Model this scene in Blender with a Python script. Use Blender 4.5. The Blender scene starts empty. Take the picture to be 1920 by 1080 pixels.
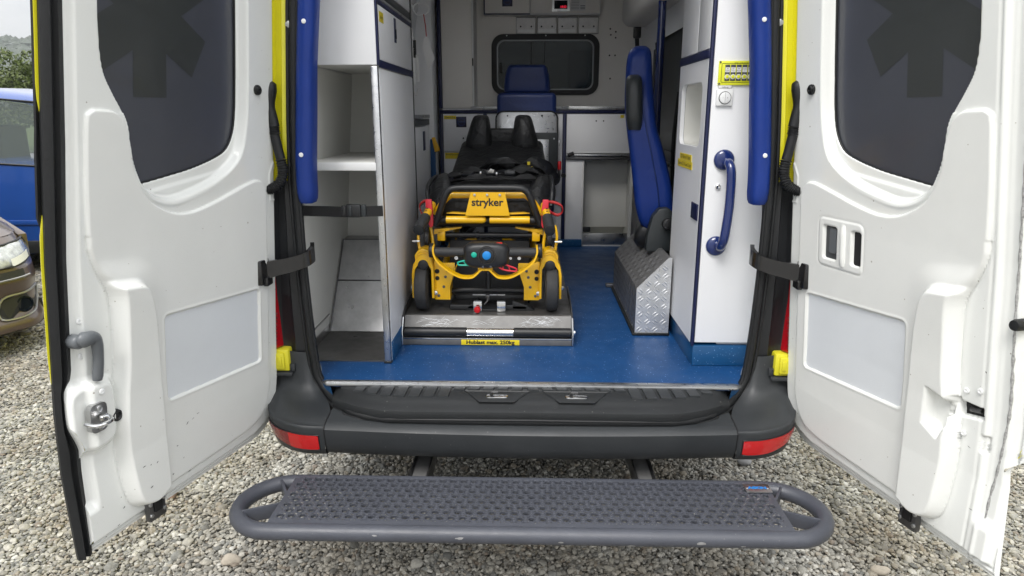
import bpy, bmesh, math, random
import numpy as np
from mathutils import Vector, Matrix, noise
random.seed(7)
rng = np.random.default_rng(7)
SC = bpy.context.scene
COL = SC.collection
R = math.radians

# ------------------------------------------------------------------ camera, sky, sun, exposure
cam_d = bpy.data.cameras.new('camera')
cam = bpy.data.objects.new('camera', cam_d)
COL.objects.link(cam)
cam.location = (0, 0, 1.62)
cam.rotation_euler = (R(90 - 14.4), 0, R(1.57))
cam_d.sensor_width = 36
cam_d.lens = 24.0
cam_d.clip_start = 0.05
cam_d.clip_end = 4000
SC.camera = cam

world = bpy.data.worlds.new('World')
SC.world = world
world.use_nodes = True
wt = world.node_tree
wt.nodes.clear()
w_out = wt.nodes.new('ShaderNodeOutputWorld')
w_bg = wt.nodes.new('ShaderNodeBackground')
w_sky = wt.nodes.new('ShaderNodeTexSky')
w_sky.sky_type = 'NISHITA'
w_sky.sun_disc = False
SUN_EL, SUN_AZ = R(52), R(200)          # overcast, brighter part of the sky behind the camera
w_sky.sun_elevation = SUN_EL
w_sky.sun_rotation = SUN_AZ
w_sky.dust_density = 2.0
w_tc = wt.nodes.new('ShaderNodeTexCoord')
w_map = wt.nodes.new('ShaderNodeMapping')
w_map.inputs['Scale'].default_value = (1, 1, 3.2)
w_n = wt.nodes.new('ShaderNodeTexNoise')
w_n.inputs['Scale'].default_value = 2.2
w_n.inputs['Detail'].default_value = 7
w_n.inputs['Roughness'].default_value = 0.62
w_cr = wt.nodes.new('ShaderNodeValToRGB')
w_cr.color_ramp.elements[0].position = 0.34
w_cr.color_ramp.elements[0].color = (8.2, 8.4, 8.6, 1)
w_cr.color_ramp.elements[1].position = 0.66
w_cr.color_ramp.elements[1].color = (11.4, 11.25, 11.0, 1)
w_mix = wt.nodes.new('ShaderNodeMixRGB')
w_mix.inputs[0].default_value = 0.86
wt.links.new(w_tc.outputs['Generated'], w_map.inputs['Vector'])
wt.links.new(w_map.outputs[0], w_n.inputs['Vector'])
wt.links.new(w_n.outputs['Fac'], w_cr.inputs[0])
wt.links.new(w_sky.outputs[0], w_mix.inputs[1])
wt.links.new(w_cr.outputs[0], w_mix.inputs[2])
# an overcast sky is darker at the horizon than overhead
w_sep = wt.nodes.new('ShaderNodeSeparateXYZ')
wt.links.new(w_tc.outputs['Generated'], w_sep.inputs[0])
w_gr = wt.nodes.new('ShaderNodeMapRange')
w_gr.inputs[1].default_value = 0.0
w_gr.inputs[2].default_value = 0.9
w_gr.inputs[3].default_value = 0.32
w_gr.inputs[4].default_value = 1.36
wt.links.new(w_sep.outputs['Z'], w_gr.inputs[0])
w_mul = wt.nodes.new('ShaderNodeVectorMath')
w_mul.operation = 'SCALE'
wt.links.new(w_mix.outputs[0], w_mul.inputs[0])
wt.links.new(w_gr.outputs[0], w_mul.inputs['Scale'])
wt.links.new(w_mul.outputs[0], w_bg.inputs[0])
w_bg.inputs[1].default_value = 0.10
wt.links.new(w_bg.outputs[0], w_out.inputs[0])

sun_d = bpy.data.lights.new('sun', 'SUN')
sun_d.energy = 1.1
sun_d.angle = R(24)
sun_d.color = (1.0, 0.97, 0.93)
sun = bpy.data.objects.new('sun', sun_d)
COL.objects.link(sun)
sd = Vector((math.sin(SUN_AZ) * math.cos(SUN_EL), math.cos(SUN_AZ) * math.cos(SUN_EL), math.sin(SUN_EL)))
sun.rotation_euler = sd.to_track_quat('Z', 'Y').to_euler()
sun.location = (0, -5, 12)

SC.view_settings.view_transform = 'Standard'
SC.view_settings.look = 'None'
SC.view_settings.gamma = 1
SC.view_settings.exposure = 1.10
try:
    SC.view_settings.use_curve_mapping = False
except Exception:
    pass
SC.render.engine = 'CYCLES'
SC.cycles.max_bounces = 8
SC.cycles.diffuse_bounces = 5
SC.cycles.glossy_bounces = 4

# ------------------------------------------------------------------ materials
MATS = {}


def pm(name, col, rough=0.5, metal=0.0, var=0.0, vscale=6.0, bump=0.0, bscale=120.0, coat=0.0,
       col2=None, emit=None, estr=0.0, spec=0.5, rvar=0.0, stretch=None, alpha=None, trans=0.0):
    """principled material: base colour with noise variation, fine relief, uneven gloss"""
    m = bpy.data.materials.new(name)
    m.use_nodes = True
    nt = m.node_tree
    b = nt.nodes['Principled BSDF']
    b.inputs['Base Color'].default_value = (*col, 1)
    b.inputs['Roughness'].default_value = rough
    b.inputs['Metallic'].default_value = metal
    b.inputs['Specular IOR Level'].default_value = spec
    b.inputs['Coat Weight'].default_value = coat
    b.inputs['Coat Roughness'].default_value = 0.06
    b.inputs['Transmission Weight'].default_value = trans
    tc = nt.nodes.new('ShaderNodeTexCoord')
    src = tc.outputs['Object']
    if stretch:
        mp = nt.nodes.new('ShaderNodeMapping')
        mp.inputs['Scale'].default_value = stretch
        nt.links.new(src, mp.inputs[0])
        src = mp.outputs[0]
    if var or col2:
        n = nt.nodes.new('ShaderNodeTexNoise')
        n.inputs['Scale'].default_value = vscale
        n.inputs['Detail'].default_value = 6
        n.inputs['Roughness'].default_value = 0.65
        nt.links.new(src, n.inputs['Vector'])
        r = nt.nodes.new('ShaderNodeValToRGB')
        r.color_ramp.elements[0].position = 0.35
        r.color_ramp.elements[1].position = 0.68
        c2 = col2 if col2 else tuple(max(0, c * (1 - var)) for c in col)
        r.color_ramp.elements[0].color = (*c2, 1)
        r.color_ramp.elements[1].color = (*col, 1)
        nt.links.new(n.outputs['Fac'], r.inputs[0])
        nt.links.new(r.outputs[0], b.inputs['Base Color'])
    if rvar:
        n2 = nt.nodes.new('ShaderNodeTexNoise')
        n2.inputs['Scale'].default_value = vscale * 1.7
        n2.inputs['Detail'].default_value = 5
        nt.links.new(src, n2.inputs['Vector'])
        mr = nt.nodes.new('ShaderNodeMapRange')
        mr.inputs[1].default_value = 0.3
        mr.inputs[2].default_value = 0.7
        mr.inputs[3].default_value = max(0.02, rough - rvar)
        mr.inputs[4].default_value = min(1, rough + rvar)
        nt.links.new(n2.outputs['Fac'], mr.inputs[0])
        nt.links.new(mr.outputs[0], b.inputs['Roughness'])
    if bump:
        n3 = nt.nodes.new('ShaderNodeTexNoise')
        n3.inputs['Scale'].default_value = bscale
        n3.inputs['Detail'].default_value = 3
        nt.links.new(src, n3.inputs['Vector'])
        bp = nt.nodes.new('ShaderNodeBump')
        bp.inputs['Strength'].default_value = bump
        bp.inputs['Distance'].default_value = 0.002
        nt.links.new(n3.outputs['Fac'], bp.inputs['Height'])
        nt.links.new(bp.outputs[0], b.inputs['Normal'])
    if emit:
        b.inputs['Emission Color'].default_value = (*emit, 1)
        b.inputs['Emission Strength'].default_value = estr
    if alpha is not None:
        b.inputs['Alpha'].default_value = alpha
    MATS[name] = m
    return m


def N(m, kind):
    return m.node_tree.nodes.new(kind)


def add_specks(m, scale, thr, speck_col, base_col, mode='lt'):
    """small flecks scattered in a vinyl floor"""
    nt = m.node_tree
    b = nt.nodes['Principled BSDF']
    tc = N(m, 'ShaderNodeTexCoord')
    v = N(m, 'ShaderNodeTexVoronoi')
    v.inputs['Scale'].default_value = scale
    nt.links.new(tc.outputs['Object'], v.inputs['Vector'])
    # random size per cell
    sep = N(m, 'ShaderNodeSeparateColor')
    nt.links.new(v.outputs['Color'], sep.inputs[0])
    mul = N(m, 'ShaderNodeMath'); mul.operation = 'MULTIPLY'
    nt.links.new(sep.outputs[0], mul.inputs[0]); mul.inputs[1].default_value = thr
    pw = N(m, 'ShaderNodeMath'); pw.operation = 'POWER'
    nt.links.new(sep.outputs[1], pw.inputs[0]); pw.inputs[1].default_value = 2.0
    mul2 = N(m, 'ShaderNodeMath'); mul2.operation = 'MULTIPLY'
    nt.links.new(mul.outputs[0], mul2.inputs[0]); nt.links.new(pw.outputs[0], mul2.inputs[1])
    lt = N(m, 'ShaderNodeMath'); lt.operation = 'LESS_THAN'
    nt.links.new(v.outputs['Distance'], lt.inputs[0]); nt.links.new(mul2.outputs[0], lt.inputs[1])
    mx = N(m, 'ShaderNodeMixRGB')
    lk = b.inputs['Base Color'].links
    if lk:
        nt.links.new(lk[0].from_socket, mx.inputs[1])
    else:
        mx.inputs[1].default_value = (*base_col, 1)
    mx.inputs[2].default_value = (*speck_col, 1)
    nt.links.new(lt.outputs[0], mx.inputs[0])
    nt.links.new(mx.outputs[0], b.inputs['Base Color'])


pm('white_paint', (.83, .845, .82), .22, var=.05, vscale=3, coat=.5, rvar=.05)
pm('trim_white', (.80, .81, .785), .38, var=.035, vscale=5, bump=.08, bscale=350, rvar=.06)
pm('insert_white', (.74, .77, .80), .42, var=.03, vscale=7, bump=.25, bscale=500)
pm('yellow_paint', (.80, .74, .022), .25, coat=.6, var=.05, vscale=4)
pm('lamp_yellow', (.70, .64, .03), .4, var=.1)
pm('black_rubber', (.006, .007, .0085), .55, bump=.3, bscale=220, var=.3, vscale=20)
pm('black_gloss', (.012, .012, .013), .18, coat=.3)
pm('black_plastic', (.012, .013, .015), .42, bump=.2, bscale=300)
pm('bumper_plastic', (.022, .025, .028), .48, var=.22, vscale=3.5, bump=.25, bscale=420, rvar=.10, col2=(.032, .035, .038))
pm('tread_plastic', (.016, .018, .020), .5, var=.25, vscale=9, bump=.3, bscale=300)
pm('blue_vinyl', (.009, .036, .225), .42, spec=.28, var=.12, vscale=7, bump=.15, bscale=260, coat=.1)
pm('navy_vinyl', (.010, .030, .15), .42, var=.15, vscale=9, bump=.3, bscale=200)
pm('navy_trim', (.008, .012, .055), .4)
pm('navy_rail', (.008, .022, .12), .16, coat=.7)
pm('laminate', (.80, .81, .83), .33, var=.025, vscale=4, rvar=.05)
pm('laminate_edge', (.72, .72, .72), .4, var=.1)
pm('partition_grey', (.80, .775, .735), .5, var=.05, vscale=3, bump=.1, bscale=200)
pm('shelf_inside', (.70, .70, .665), .45, var=.05, vscale=4)
pm('aluminium', (.62, .63, .64), .34, metal=1, var=.12, vscale=30, rvar=.1)
pm('brushed_steel', (.50, .50, .50), .38, metal=1, var=.22, vscale=14, rvar=.12, stretch=(1, 1, 1))
pm('steel_plate', (.20, .197, .192), .40, metal=.75, var=.3, vscale=9, rvar=.13)
pm('polished_steel', (.75, .76, .77), .16, metal=1, var=.1)
pm('dark_steel', (.16, .16, .165), .38, metal=.9, var=.2, vscale=12)
pm('blue_floor', (.008, .060, .190), .42, spec=.3, var=.16, vscale=7, rvar=.07, bump=.15, bscale=500)
add_specks(MATS['blue_floor'], 150, .40, (.22, .34, .58), (.01, .062, .215))
pm('skirt_blue', (.008, .075, .20), .35, var=.12)
add_specks(MATS['skirt_blue'], 150, .32, (.22, .34, .55), (.008, .075, .2))
pm('step_grey', (.068, .073, .090), .42, var=.16, vscale=9, bump=.3, bscale=300, rvar=.08)
pm('stretcher_yellow', (.86, .49, .005), .28, coat=.35, var=.06, vscale=8)
pm('mattress_black', (.010, .0105, .012), .48, bump=.5, bscale=60, var=.3, vscale=25)
pm('strap_black', (.008, .008, .009), .62, bump=.6, bscale=500)
pm('grip_black', (.022, .023, .025), .6, bump=.5, bscale=350)
pm('tyre_grey', (.035, .036, .038), .72, bump=.6, bscale=160, var=.3, vscale=30)
pm('red_plastic', (.62, .028, .05), .35, var=.1)
pm('red_knob', (.50, .01, .015), .25)
pm('teal_plastic', (.01, .42, .30), .3)
pm('button_blue', (.01, .22, .62), .3)
pm('sticker_yellow', (.78, .62, .02), .4, var=.05)
pm('panel_yellow', (.74, .76, .03), .35)
pm('ink', (.015, .015, .02), .5)
pm('ink_grey', (.06, .065, .07), .45)
pm('white_plastic', (.78, .79, .79), .3)
pm('paper_white', (.70, .70, .70), .7)
pm('clear_holder', (.80, .79, .78), .25, var=.18, vscale=18)
pm('hole_black', (.004, .004, .005), .7)
pm('grey_shell', (.026, .031, .034), .42, bump=.2, bscale=300)
pm('handle_grey', (.12, .13, .14), .38, bump=.15, bscale=300)
pm('lip_steel', (.20, .20, .198), .5, metal=.5, var=.25, vscale=20)
pm('tail_red', (.42, .004, .012), .12, coat=1, bump=.7, bscale=90)
pm('reflector_red', (.56, .004, .006), .2, coat=.8, bump=.9, bscale=600, emit=None)
pm('reflector_dark', (.20, .005, .008), .15, coat=.8, bump=.9, bscale=300)
pm('film_grey', (.056, .060, .074), .30, coat=.25, var=.08, vscale=4)
pm('film_star', (.036, .040, .040), .30, coat=.25, var=.08, vscale=6)
pm('bead_grey', (.22, .23, .24), .4, metal=.6)
pm('partition_glass', (.022, .036, .046), .08, spec=.2, alpha=.80)
pm('windscreen_tint', (.02, .035, .035), .05, alpha=.72)
pm('glass_dark', (.005, .009, .014), .10, spec=.16, var=.4, vscale=5)
pm('glass_car', (.05, .065, .06), .05, coat=1, var=.5, vscale=3)
pm('car_blue', (.014, .062, .27), .22, coat=1, var=.06)
pm('car_brown', (.078, .052, .040), .30, metal=.12, coat=.6, var=.06)
pm('car_black', (.009, .010, .011), .5, bump=.2, bscale=100)
pm('chrome', (.33, .33, .33), .35, metal=.8)
pm('lamp_glass', (.55, .58, .60), .08, coat=1, var=.5, vscale=25)
pm('led_red', (.5, .0, .02), .4, emit=(1, .02, .06), estr=.35)
pm('dirt_chip', (.03, .03, .032), .7)
pm('cable_blue', (.01, .07, .20), .6)
pm('tag_orange', (.75, .42, .02), .5)
pm('red_strap', (.35, .01, .012), .6)

# road dust, spatter and small scuffs lying on the outer surfaces
add_specks(MATS['white_paint'], 55, .16, (.42, .40, .36), (.84, .835, .80))
add_specks(MATS['trim_white'], 42, .14, (.46, .44, .40), (.80, .795, .765))
add_specks(MATS['step_grey'], 90, .20, (.15, .15, .155), (.09, .09, .1))
add_specks(MATS['bumper_plastic'], 80, .20, (.085, .085, .083), (.03, .03, .03))
add_specks(MATS['tread_plastic'], 80, .26, (.10, .10, .095), (.03, .03, .03))


def wrinkle(m, scale, strength, dist=.004, stretch=(1, 1, 1)):
    """broad soft creases added on top of the fine grain"""
    nt = m.node_tree
    b = nt.nodes['Principled BSDF']
    tc = N(m, 'ShaderNodeTexCoord')
    mp = N(m, 'ShaderNodeMapping')
    mp.inputs['Scale'].default_value = stretch
    nt.links.new(tc.outputs['Object'], mp.inputs[0])
    n = N(m, 'ShaderNodeTexNoise')
    n.inputs['Scale'].default_value = scale
    n.inputs['Detail'].default_value = 4
    n.inputs['Distortion'].default_value = 1.2
    nt.links.new(mp.outputs[0], n.inputs['Vector'])
    bp = N(m, 'ShaderNodeBump')
    bp.inputs['Strength'].default_value = strength
    bp.inputs['Distance'].default_value = dist
    nt.links.new(n.outputs['Fac'], bp.inputs['Height'])
    lk = b.inputs['Normal'].links
    if lk:
        nt.links.new(lk[0].from_socket, bp.inputs['Normal'])
    nt.links.new(bp.outputs[0], b.inputs['Normal'])


wrinkle(MATS['blue_vinyl'], 9, .55, .008, (1.6, 1.6, .7))
wrinkle(MATS['navy_vinyl'], 12, .5, .006)
wrinkle(MATS['mattress_black'], 16, .8, .012)
wrinkle(MATS['white_paint'], 2.2, .12, .010)
wrinkle(MATS['trim_white'], 2.6, .15, .010)
wrinkle(MATS['film_grey'], 1.6, .25, .010)
wrinkle(MATS['insert_white'], 3.0, .15, .010)
wrinkle(MATS['bumper_plastic'], 3.0, .25, .010)

# ------------------------------------------------------------------ mesh builder
def catmull(pts, n=6, closed=False):
    P = [Vector(p) for p in pts]
    out = []
    L = len(P)
    rngi = range(L) if closed else range(L - 1)
    for i in rngi:
        p0 = P[(i - 1) % L] if (closed or i > 0) else P[0] * 2 - P[1]
        p1 = P[i]
        p2 = P[(i + 1) % L]
        p3 = P[(i + 2) % L] if (closed or i + 2 < L) else P[-1] * 2 - P[-2]
        for k in range(n):
            t = k / n
            out.append(0.5 * ((2 * p1) + (p2 - p0) * t + (2 * p0 - 5 * p1 + 4 * p2 - p3) * t * t + (3 * p1 - p0 - 3 * p2 + p3) * t ** 3))
    if not closed:
        out.append(P[-1])
    return out


class MB:
    def __init__(s):
        s.v = []
        s.f = []

    def add(s, vs, fs):
        o = len(s.v)
        s.v += [tuple(v) for v in vs]
        s.f += [tuple(i + o for i in f) for f in fs]
        return s

    def box(s, x0, x1, y0, y1, z0, z1, r=0.0, seg=2, rot=None, piv=None):
        x0, x1 = min(x0, x1), max(x0, x1)
        y0, y1 = min(y0, y1), max(y0, y1)
        z0, z1 = min(z0, z1), max(z0, z1)
        bm = bmesh.new()
        bmesh.ops.create_cube(bm, size=1)
        for v in bm.verts:
            v.co = Vector((x0 if v.co.x < 0 else x1, y0 if v.co.y < 0 else y1, z0 if v.co.z < 0 else z1))
        if r > 0:
            r = min(r, .49 * min(x1 - x0, y1 - y0, z1 - z0))
            bmesh.ops.bevel(bm, geom=bm.edges[:], offset=r, segments=seg, affect='EDGES', profile=.5)
        if rot is not None:
            c = Vector(piv) if piv is not None else Vector(((x0 + x1) / 2, (y0 + y1) / 2, (z0 + z1) / 2))
            M = Matrix.Translation(c) @ rot.to_4x4() @ Matrix.Translation(-c)
            bm.transform(M)
        bm.verts.index_update()
        s.add([v.co[:] for v in bm.verts], [[v.index for v in f.verts] for f in bm.faces])
        bm.free()
        return s

    def prism(s, pts, axis, a0, a1, r=0.0, seg=2):
        """2-D outline extruded along an axis ('X': pts are y,z; 'Y': x,z; 'Z': x,y)"""
        def mk(p, a):
            return {'X': (a, p[0], p[1]), 'Y': (p[0], a, p[1]), 'Z': (p[0], p[1], a)}[axis]
        bm = bmesh.new()
        A = [bm.verts.new(mk(p, a0)) for p in pts]
        B = [bm.verts.new(mk(p, a1)) for p in pts]
        n = len(pts)
        bm.faces.new(A)
        bm.faces.new(B[::-1])
        for i in range(n):
            j = (i + 1) % n
            bm.faces.new((A[j], A[i], B[i], B[j]))
        bmesh.ops.recalc_face_normals(bm, faces=bm.faces[:])
        if r > 0:
            es = [e for e in bm.edges if len(e.link_faces) == 2 and e.calc_face_angle(0) > .4]
            bmesh.ops.bevel(bm, geom=es, offset=r, segments=seg, affect='EDGES', profile=.5)
        bm.verts.index_update()
        s.add([v.co[:] for v in bm.verts], [[v.index for v in f.verts] for f in bm.faces])
        bm.free()
        return s

    def tube(s, path, r, n=10, closed=False, flat=None, caps=True):
        """tube along a path; flat=(dir, factor) squashes the section along a direction"""
        P = [Vector(p) for p in path]
        L = len(P)
        rr = r if isinstance(r, (list, tuple)) else [r] * L
        T = []
        for i in range(L):
            if closed:
                t = P[(i + 1) % L] - P[i - 1]
            else:
                t = P[min(i + 1, L - 1)] - P[max(i - 1, 0)]
            T.append(t.normalized() if t.length > 1e-9 else Vector((0, 0, 1)))
        up = Vector((0, 0, 1)) if abs(T[0].z) < .9 else Vector((1, 0, 0))
        nrm = (up - T[0] * up.dot(T[0])).normalized()
        vs, fs = [], []
        for i in range(L):
            nrm = (nrm - T[i] * nrm.dot(T[i]))
            nrm = nrm.normalized() if nrm.length > 1e-6 else T[i].orthogonal().normalized()
            bn = T[i].cross(nrm)
            for k in range(n):
                a = 2 * math.pi * k / n
                o = (nrm * math.cos(a) + bn * math.sin(a)) * rr[i]
                if flat:
                    d = Vector(flat[0]).normalized()
                    o = o - d * o.dot(d) * (1 - flat[1])
                vs.append(P[i] + o)
        m = L if closed else L - 1
        for i in range(m):
            j = (i + 1) % L
            for k in range(n):
                l = (k + 1) % n
                fs.append((i * n + k, i * n + l, j * n + l, j * n + k))
        if caps and not closed:
            fs.append(tuple(range(n))[::-1])
            fs.append(tuple((L - 1) * n + k for k in range(n)))
        return s.add(vs, fs)

    def cyl(s, p0, p1, r0, r1=None, n=20):
        r1 = r0 if r1 is None else r1
        return s.tube([p0, p1], [r0, r1], n=n)

    def disc(s, c, axis, r, t, n=24, bev=0.0):
        """short rounded disc centred at c, facing axis"""
        c = Vector(c); a = Vector(axis).normalized()
        b = bev or t * .2
        return s.lathe(c, a, [(-t / 2, r - b), (-t / 2 + b * .3, r - b * .3), (-t / 2 + b, r), (t / 2 - b, r), (t / 2 - b * .3, r - b * .3), (t / 2, r - b)], n=n)

    def lathe(s, c, axis, prof, n=28):
        """prof: list of (distance along axis, radius)"""
        c = Vector(c); a = Vector(axis).normalized()
        e1 = a.orthogonal().normalized()
        e2 = a.cross(e1)
        secs = [[c + a * d + (e1 * math.cos(2 * math.pi * k / n) + e2 * math.sin(2 * math.pi * k / n)) * r for k in range(n)] for d, r in prof]
        return s.loft(secs)

    def grid(s, fn, nu, nv, flip=False):
        vs = [fn(i / nu, j / nv) for j in range(nv + 1) for i in range(nu + 1)]
        fs = []
        for j in range(nv):
            for i in range(nu):
                a = j * (nu + 1) + i
                q = (a, a + 1, a + nu + 2, a + nu + 1)
                fs.append(q[::-1] if flip else q)
        return s.add(vs, fs)

    def loft(s, secs, closed_sec=True, caps=True, flip=False):
        n = len(secs[0])
        vs = [p for sec in secs for p in sec]
        fs = []
        for i in range(len(secs) - 1):
            for k in range(n if closed_sec else n - 1):
                l = (k + 1) % n
                q = (i * n + k, i * n + l, (i + 1) * n + l, (i + 1) * n + k)
                fs.append(q[::-1] if flip else q)
        if caps and closed_sec:
            fs.append(tuple(range(n)) if flip else tuple(range(n))[::-1])
            e = tuple((len(secs) - 1) * n + k for k in range(n))
            fs.append(e[::-1] if flip else e)
        return s.add(vs, fs)

    def poly(s, pts):
        return s.add(pts, [tuple(range(len(pts)))])

    def mesh(s, name, angle=35, org=None):
        me = bpy.data.meshes.new(name)
        vs = s.v
        if org is not None:
            vs = [(v[0] - org[0], v[1] - org[1], v[2] - org[2]) for v in s.v]
        me.from_pydata(vs, [], s.f)
        me.update()
        if angle:
            me.polygons.foreach_set('use_smooth', [True] * len(me.polygons))
            me.set_sharp_from_angle(angle=R(angle))
        return me


def wloc(o):
    v = Vector((0, 0, 0))
    while o is not None:
        v += o.location
        o = o.parent
    return v


def obj(name, mb, mat, parent=None, angle=35, label=None, fix=True, org=None):
    """one mesh object; verts are given in world metres and stored relative to the parent's place"""
    if parent is not None:
        o0 = wloc(parent)
        me = mb.mesh(name, angle, o0)
        loc = (0, 0, 0)
    else:
        if org is None:
            a = np.array(mb.v)
            lo, hi = a.min(0), a.max(0)
            org = ((lo[0] + hi[0]) / 2, (lo[1] + hi[1]) / 2, lo[2])
        me = mb.mesh(name, angle, org)
        loc = org
    if fix:
        bm = bmesh.new(); bm.from_mesh(me)
        bmesh.ops.recalc_face_normals(bm, faces=bm.faces[:])
        bm.to_mesh(me); bm.free()
        if angle:
            me.set_sharp_from_angle(angle=R(angle))
    me.materials.append(MATS[mat] if isinstance(mat, str) else mat)
    ob = bpy.data.objects.new(name, me)
    ob.location = loc
    COL.objects.link(ob)
    if parent is not None:
        ob.parent = parent
    if label:
        ob['label'] = label
    return ob


def thing(name, label, cat, loc=(0, 0, 0), group=None):
    o = bpy.data.objects.new(name, None)
    o.empty_display_size = .1
    o.location = loc
    COL.objects.link(o)
    o['label'] = label
    o['category'] = cat
    if group:
        o['group'] = group
    return o


def tag(o, label, cat, group=None, kind=None):
    o['label'] = label
    o['category'] = cat
    if group:
        o['group'] = group
    if kind:
        o['kind'] = kind
    return o


def struct(o, kind='structure'):
    o['kind'] = kind
    return o


def text_mb(txt, size, origin, xdir, ydir, depth=.0006, bold=0.0, align='CENTER', sx=1.0):
    """lettering as thin raised mesh; origin = middle of the line"""
    cu = bpy.data.curves.new('lettering', 'FONT')
    cu.body = txt
    cu.size = size
    cu.align_x = align
    cu.align_y = 'CENTER'
    cu.extrude = 0
    cu.offset = bold
    cu.resolution_u = 3
    ob = bpy.data.objects.new('lettering', cu)
    COL.objects.link(ob)
    dg = bpy.context.evaluated_depsgraph_get()
    me = bpy.data.meshes.new_from_object(ob.evaluated_get(dg))
    X = Vector(xdir).normalized(); Y = Vector(ydir).normalized(); Z = X.cross(Y)
    O = Vector(origin)
    mb = MB()
    mb.add([O + X * v.co.x * sx + Y * v.co.y + Z * depth for v in me.vertices], [tuple(p.vertices) for p in me.polygons])
    bpy.data.objects.remove(ob)
    bpy.data.meshes.remove(me)
    bpy.data.curves.remove(cu)
    return mb


def rrect(x0, x1, z0, z1, r, n=6):
    """rounded rectangle outline (counter-clockwise)"""
    out = []
    for cx, cz, a0 in ((x1 - r, z1 - r, 0), (x0 + r, z1 - r, 90), (x0 + r, z0 + r, 180), (x1 - r, z0 + r, 270)):
        for k in range(n + 1):
            a = R(a0 + 90 * k / n)
            out.append((cx + r * math.cos(a), cz + r * math.sin(a)))
    return out


def ring(mb, outer, inner, axis, a0, a1):
    """frame between two outlines with the same number of points"""
    def mk(p, a):
        return {'X': (a, p[0], p[1]), 'Y': (p[0], a, p[1]), 'Z': (p[0], p[1], a)}[axis]
    n = len(outer)
    vs = [mk(p, a0) for p in outer] + [mk(p, a0) for p in inner] + [mk(p, a1) for p in outer] + [mk(p, a1) for p in inner]
    fs = []
    for i in range(n):
        j = (i + 1) % n
        fs += [(i, j, n + j, n + i), (2 * n + j, 2 * n + i, 3 * n + i, 3 * n + j),
               (i, 2 * n + i, 2 * n + j, j), (n + j, 3 * n + j, 3 * n + i, n + i)]
    mb.add(vs, fs)
    return mb

# ================================================================== the ambulance body
amb = thing('ambulance', 'white and yellow ambulance seen from behind with both rear doors swung open', 'ambulance', (0, 4.6, 0))


def O_(z):   # half width of the rear opening
    return float(np.interp(z, [.60, .63, .66, .73, .9, 1.1, 1.4, 1.6, 1.97, 2.3, 2.5], [.70, .745, .765, .785, .795, .802, .803, .792, .764, .725, .68]))


def W_(z):   # half width of the body behind the doors
    return float(np.interp(z, [.45, .7, 1.1, 1.55, 1.97, 2.3, 2.6], [.975, .965, .93, .89, .855, .81, .74]))


# outer shell: side walls, roof and cab as one lofted skin, open at the back
def section(y, k, zb, zt):
    pts = []
    for z in np.linspace(zb, zt - .12, 12):
        pts.append((-(W_(z * 1.0) + .04) * k, y, z))
    for a in np.linspace(0, 1, 6)[1:]:
        pts.append((-(W_(zt) + .04) * k * (1 - .5 * a * a), y, zt - .12 * (1 - a) ** 2))
    return pts + [(-p[0], p[1], p[2]) for p in pts[::-1]]


mb = MB()
secs = [section(2.40, .985, .47, 2.62), section(2.46, 1, .45, 2.66), section(3.1, 1, .42, 2.70), section(3.5, 1, .42, 2.70), section(4.3, 1, .42, 2.70), section(4.6, 1, .42, 2.70), section(5.2, 1, .40, 2.70), section(6.4, 1, .40, 2.66),
        section(6.9, .99, .40, 2.45), section(7.35, .98, .40, 1.95), section(7.8, .96, .40, 1.35), section(8.25, .93, .42, 1.18), section(8.45, .86, .46, .98)]
mb.loft(secs, closed_sec=False, caps=False)


def _keep(f):
    c = [sum(mb.v[i][k] for i in f) / len(f) for k in range(3)]
    hatch = abs(c[0]) < .1 and c[2] > 2.6 and 3.5 < c[1] < 4.3  # roof opening cut for the added hatch that brightens the interior
    side = c[0] > .5 and 3.1 < c[1] < 4.6 and 1.40 < c[2] < 2.02
    screen = abs(c[0]) < .72 and 6.92 < c[1] < 7.75 and c[2] > 1.45
    return not (hatch or side or screen)


mb.f = [f for f in mb.f if _keep(f)]
mb.add([p for p in secs[-1]], [tuple(range(len(secs[-1])))])
obj('body_shell', mb, 'yellow_paint', amb, 40)
mb = MB().grid(lambda u, v: ((u * 2 - 1) * .78, 6.88 + v * .92, float(np.interp(6.88 + v * .92, [6.88, 7.35, 7.80], [2.455, 1.955, 1.36])) + .012 - .05 * (u * 2 - 1) ** 4), 12, 10)
obj('windscreen', mb, 'windscreen_tint', amb, 60)
mb = MB().box(-.9, .9, 2.32, 8.2, .50, .655, r=.02)
for x in (-.55, .55):
    mb.box(x - .05, x + .05, 2.5, 8.0, .40, .50)
mb.cyl((-.6, 3.9, .38), (.6, 3.9, .38), .05)
mb.box(-.55, -.2, 4.4, 5.4, .30, .5, r=.04)
obj('underbody', mb, 'black_plastic', amb)


def wheel(cx, cy, r, w, parent, side, rimm='aluminium'):
    t = MB().lathe((cx, cy, r), (side, 0, 0), [(-w / 2, r * .62), (-w / 2, r * .93), (-w * .4, r), (w * .4, r), (w / 2, r * .93), (w / 2, r * .62)], n=40)
    o = obj('wheel', t, 'black_rubber', parent)
    rm = MB().lathe((cx, cy, r), (side, 0, 0), [(w * .30, 0.001), (w * .44, r * .16), (w * .34, r * .24), (w * .30, r * .52), (w * .46, r * .62), (w * .2, r * .64)], n=30)
    for k in range(5):
        a = 2 * math.pi * k / 5
        rm.box(cx + side * w * .30, cx + side * w * .42, cy - r * .07, cy + r * .07, r + r * .15, r + r * .6, rot=Matrix.Rotation(a, 3, 'X'), piv=(cx, cy, r))
    obj('rim', rm, rimm, o)
    return o


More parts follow.
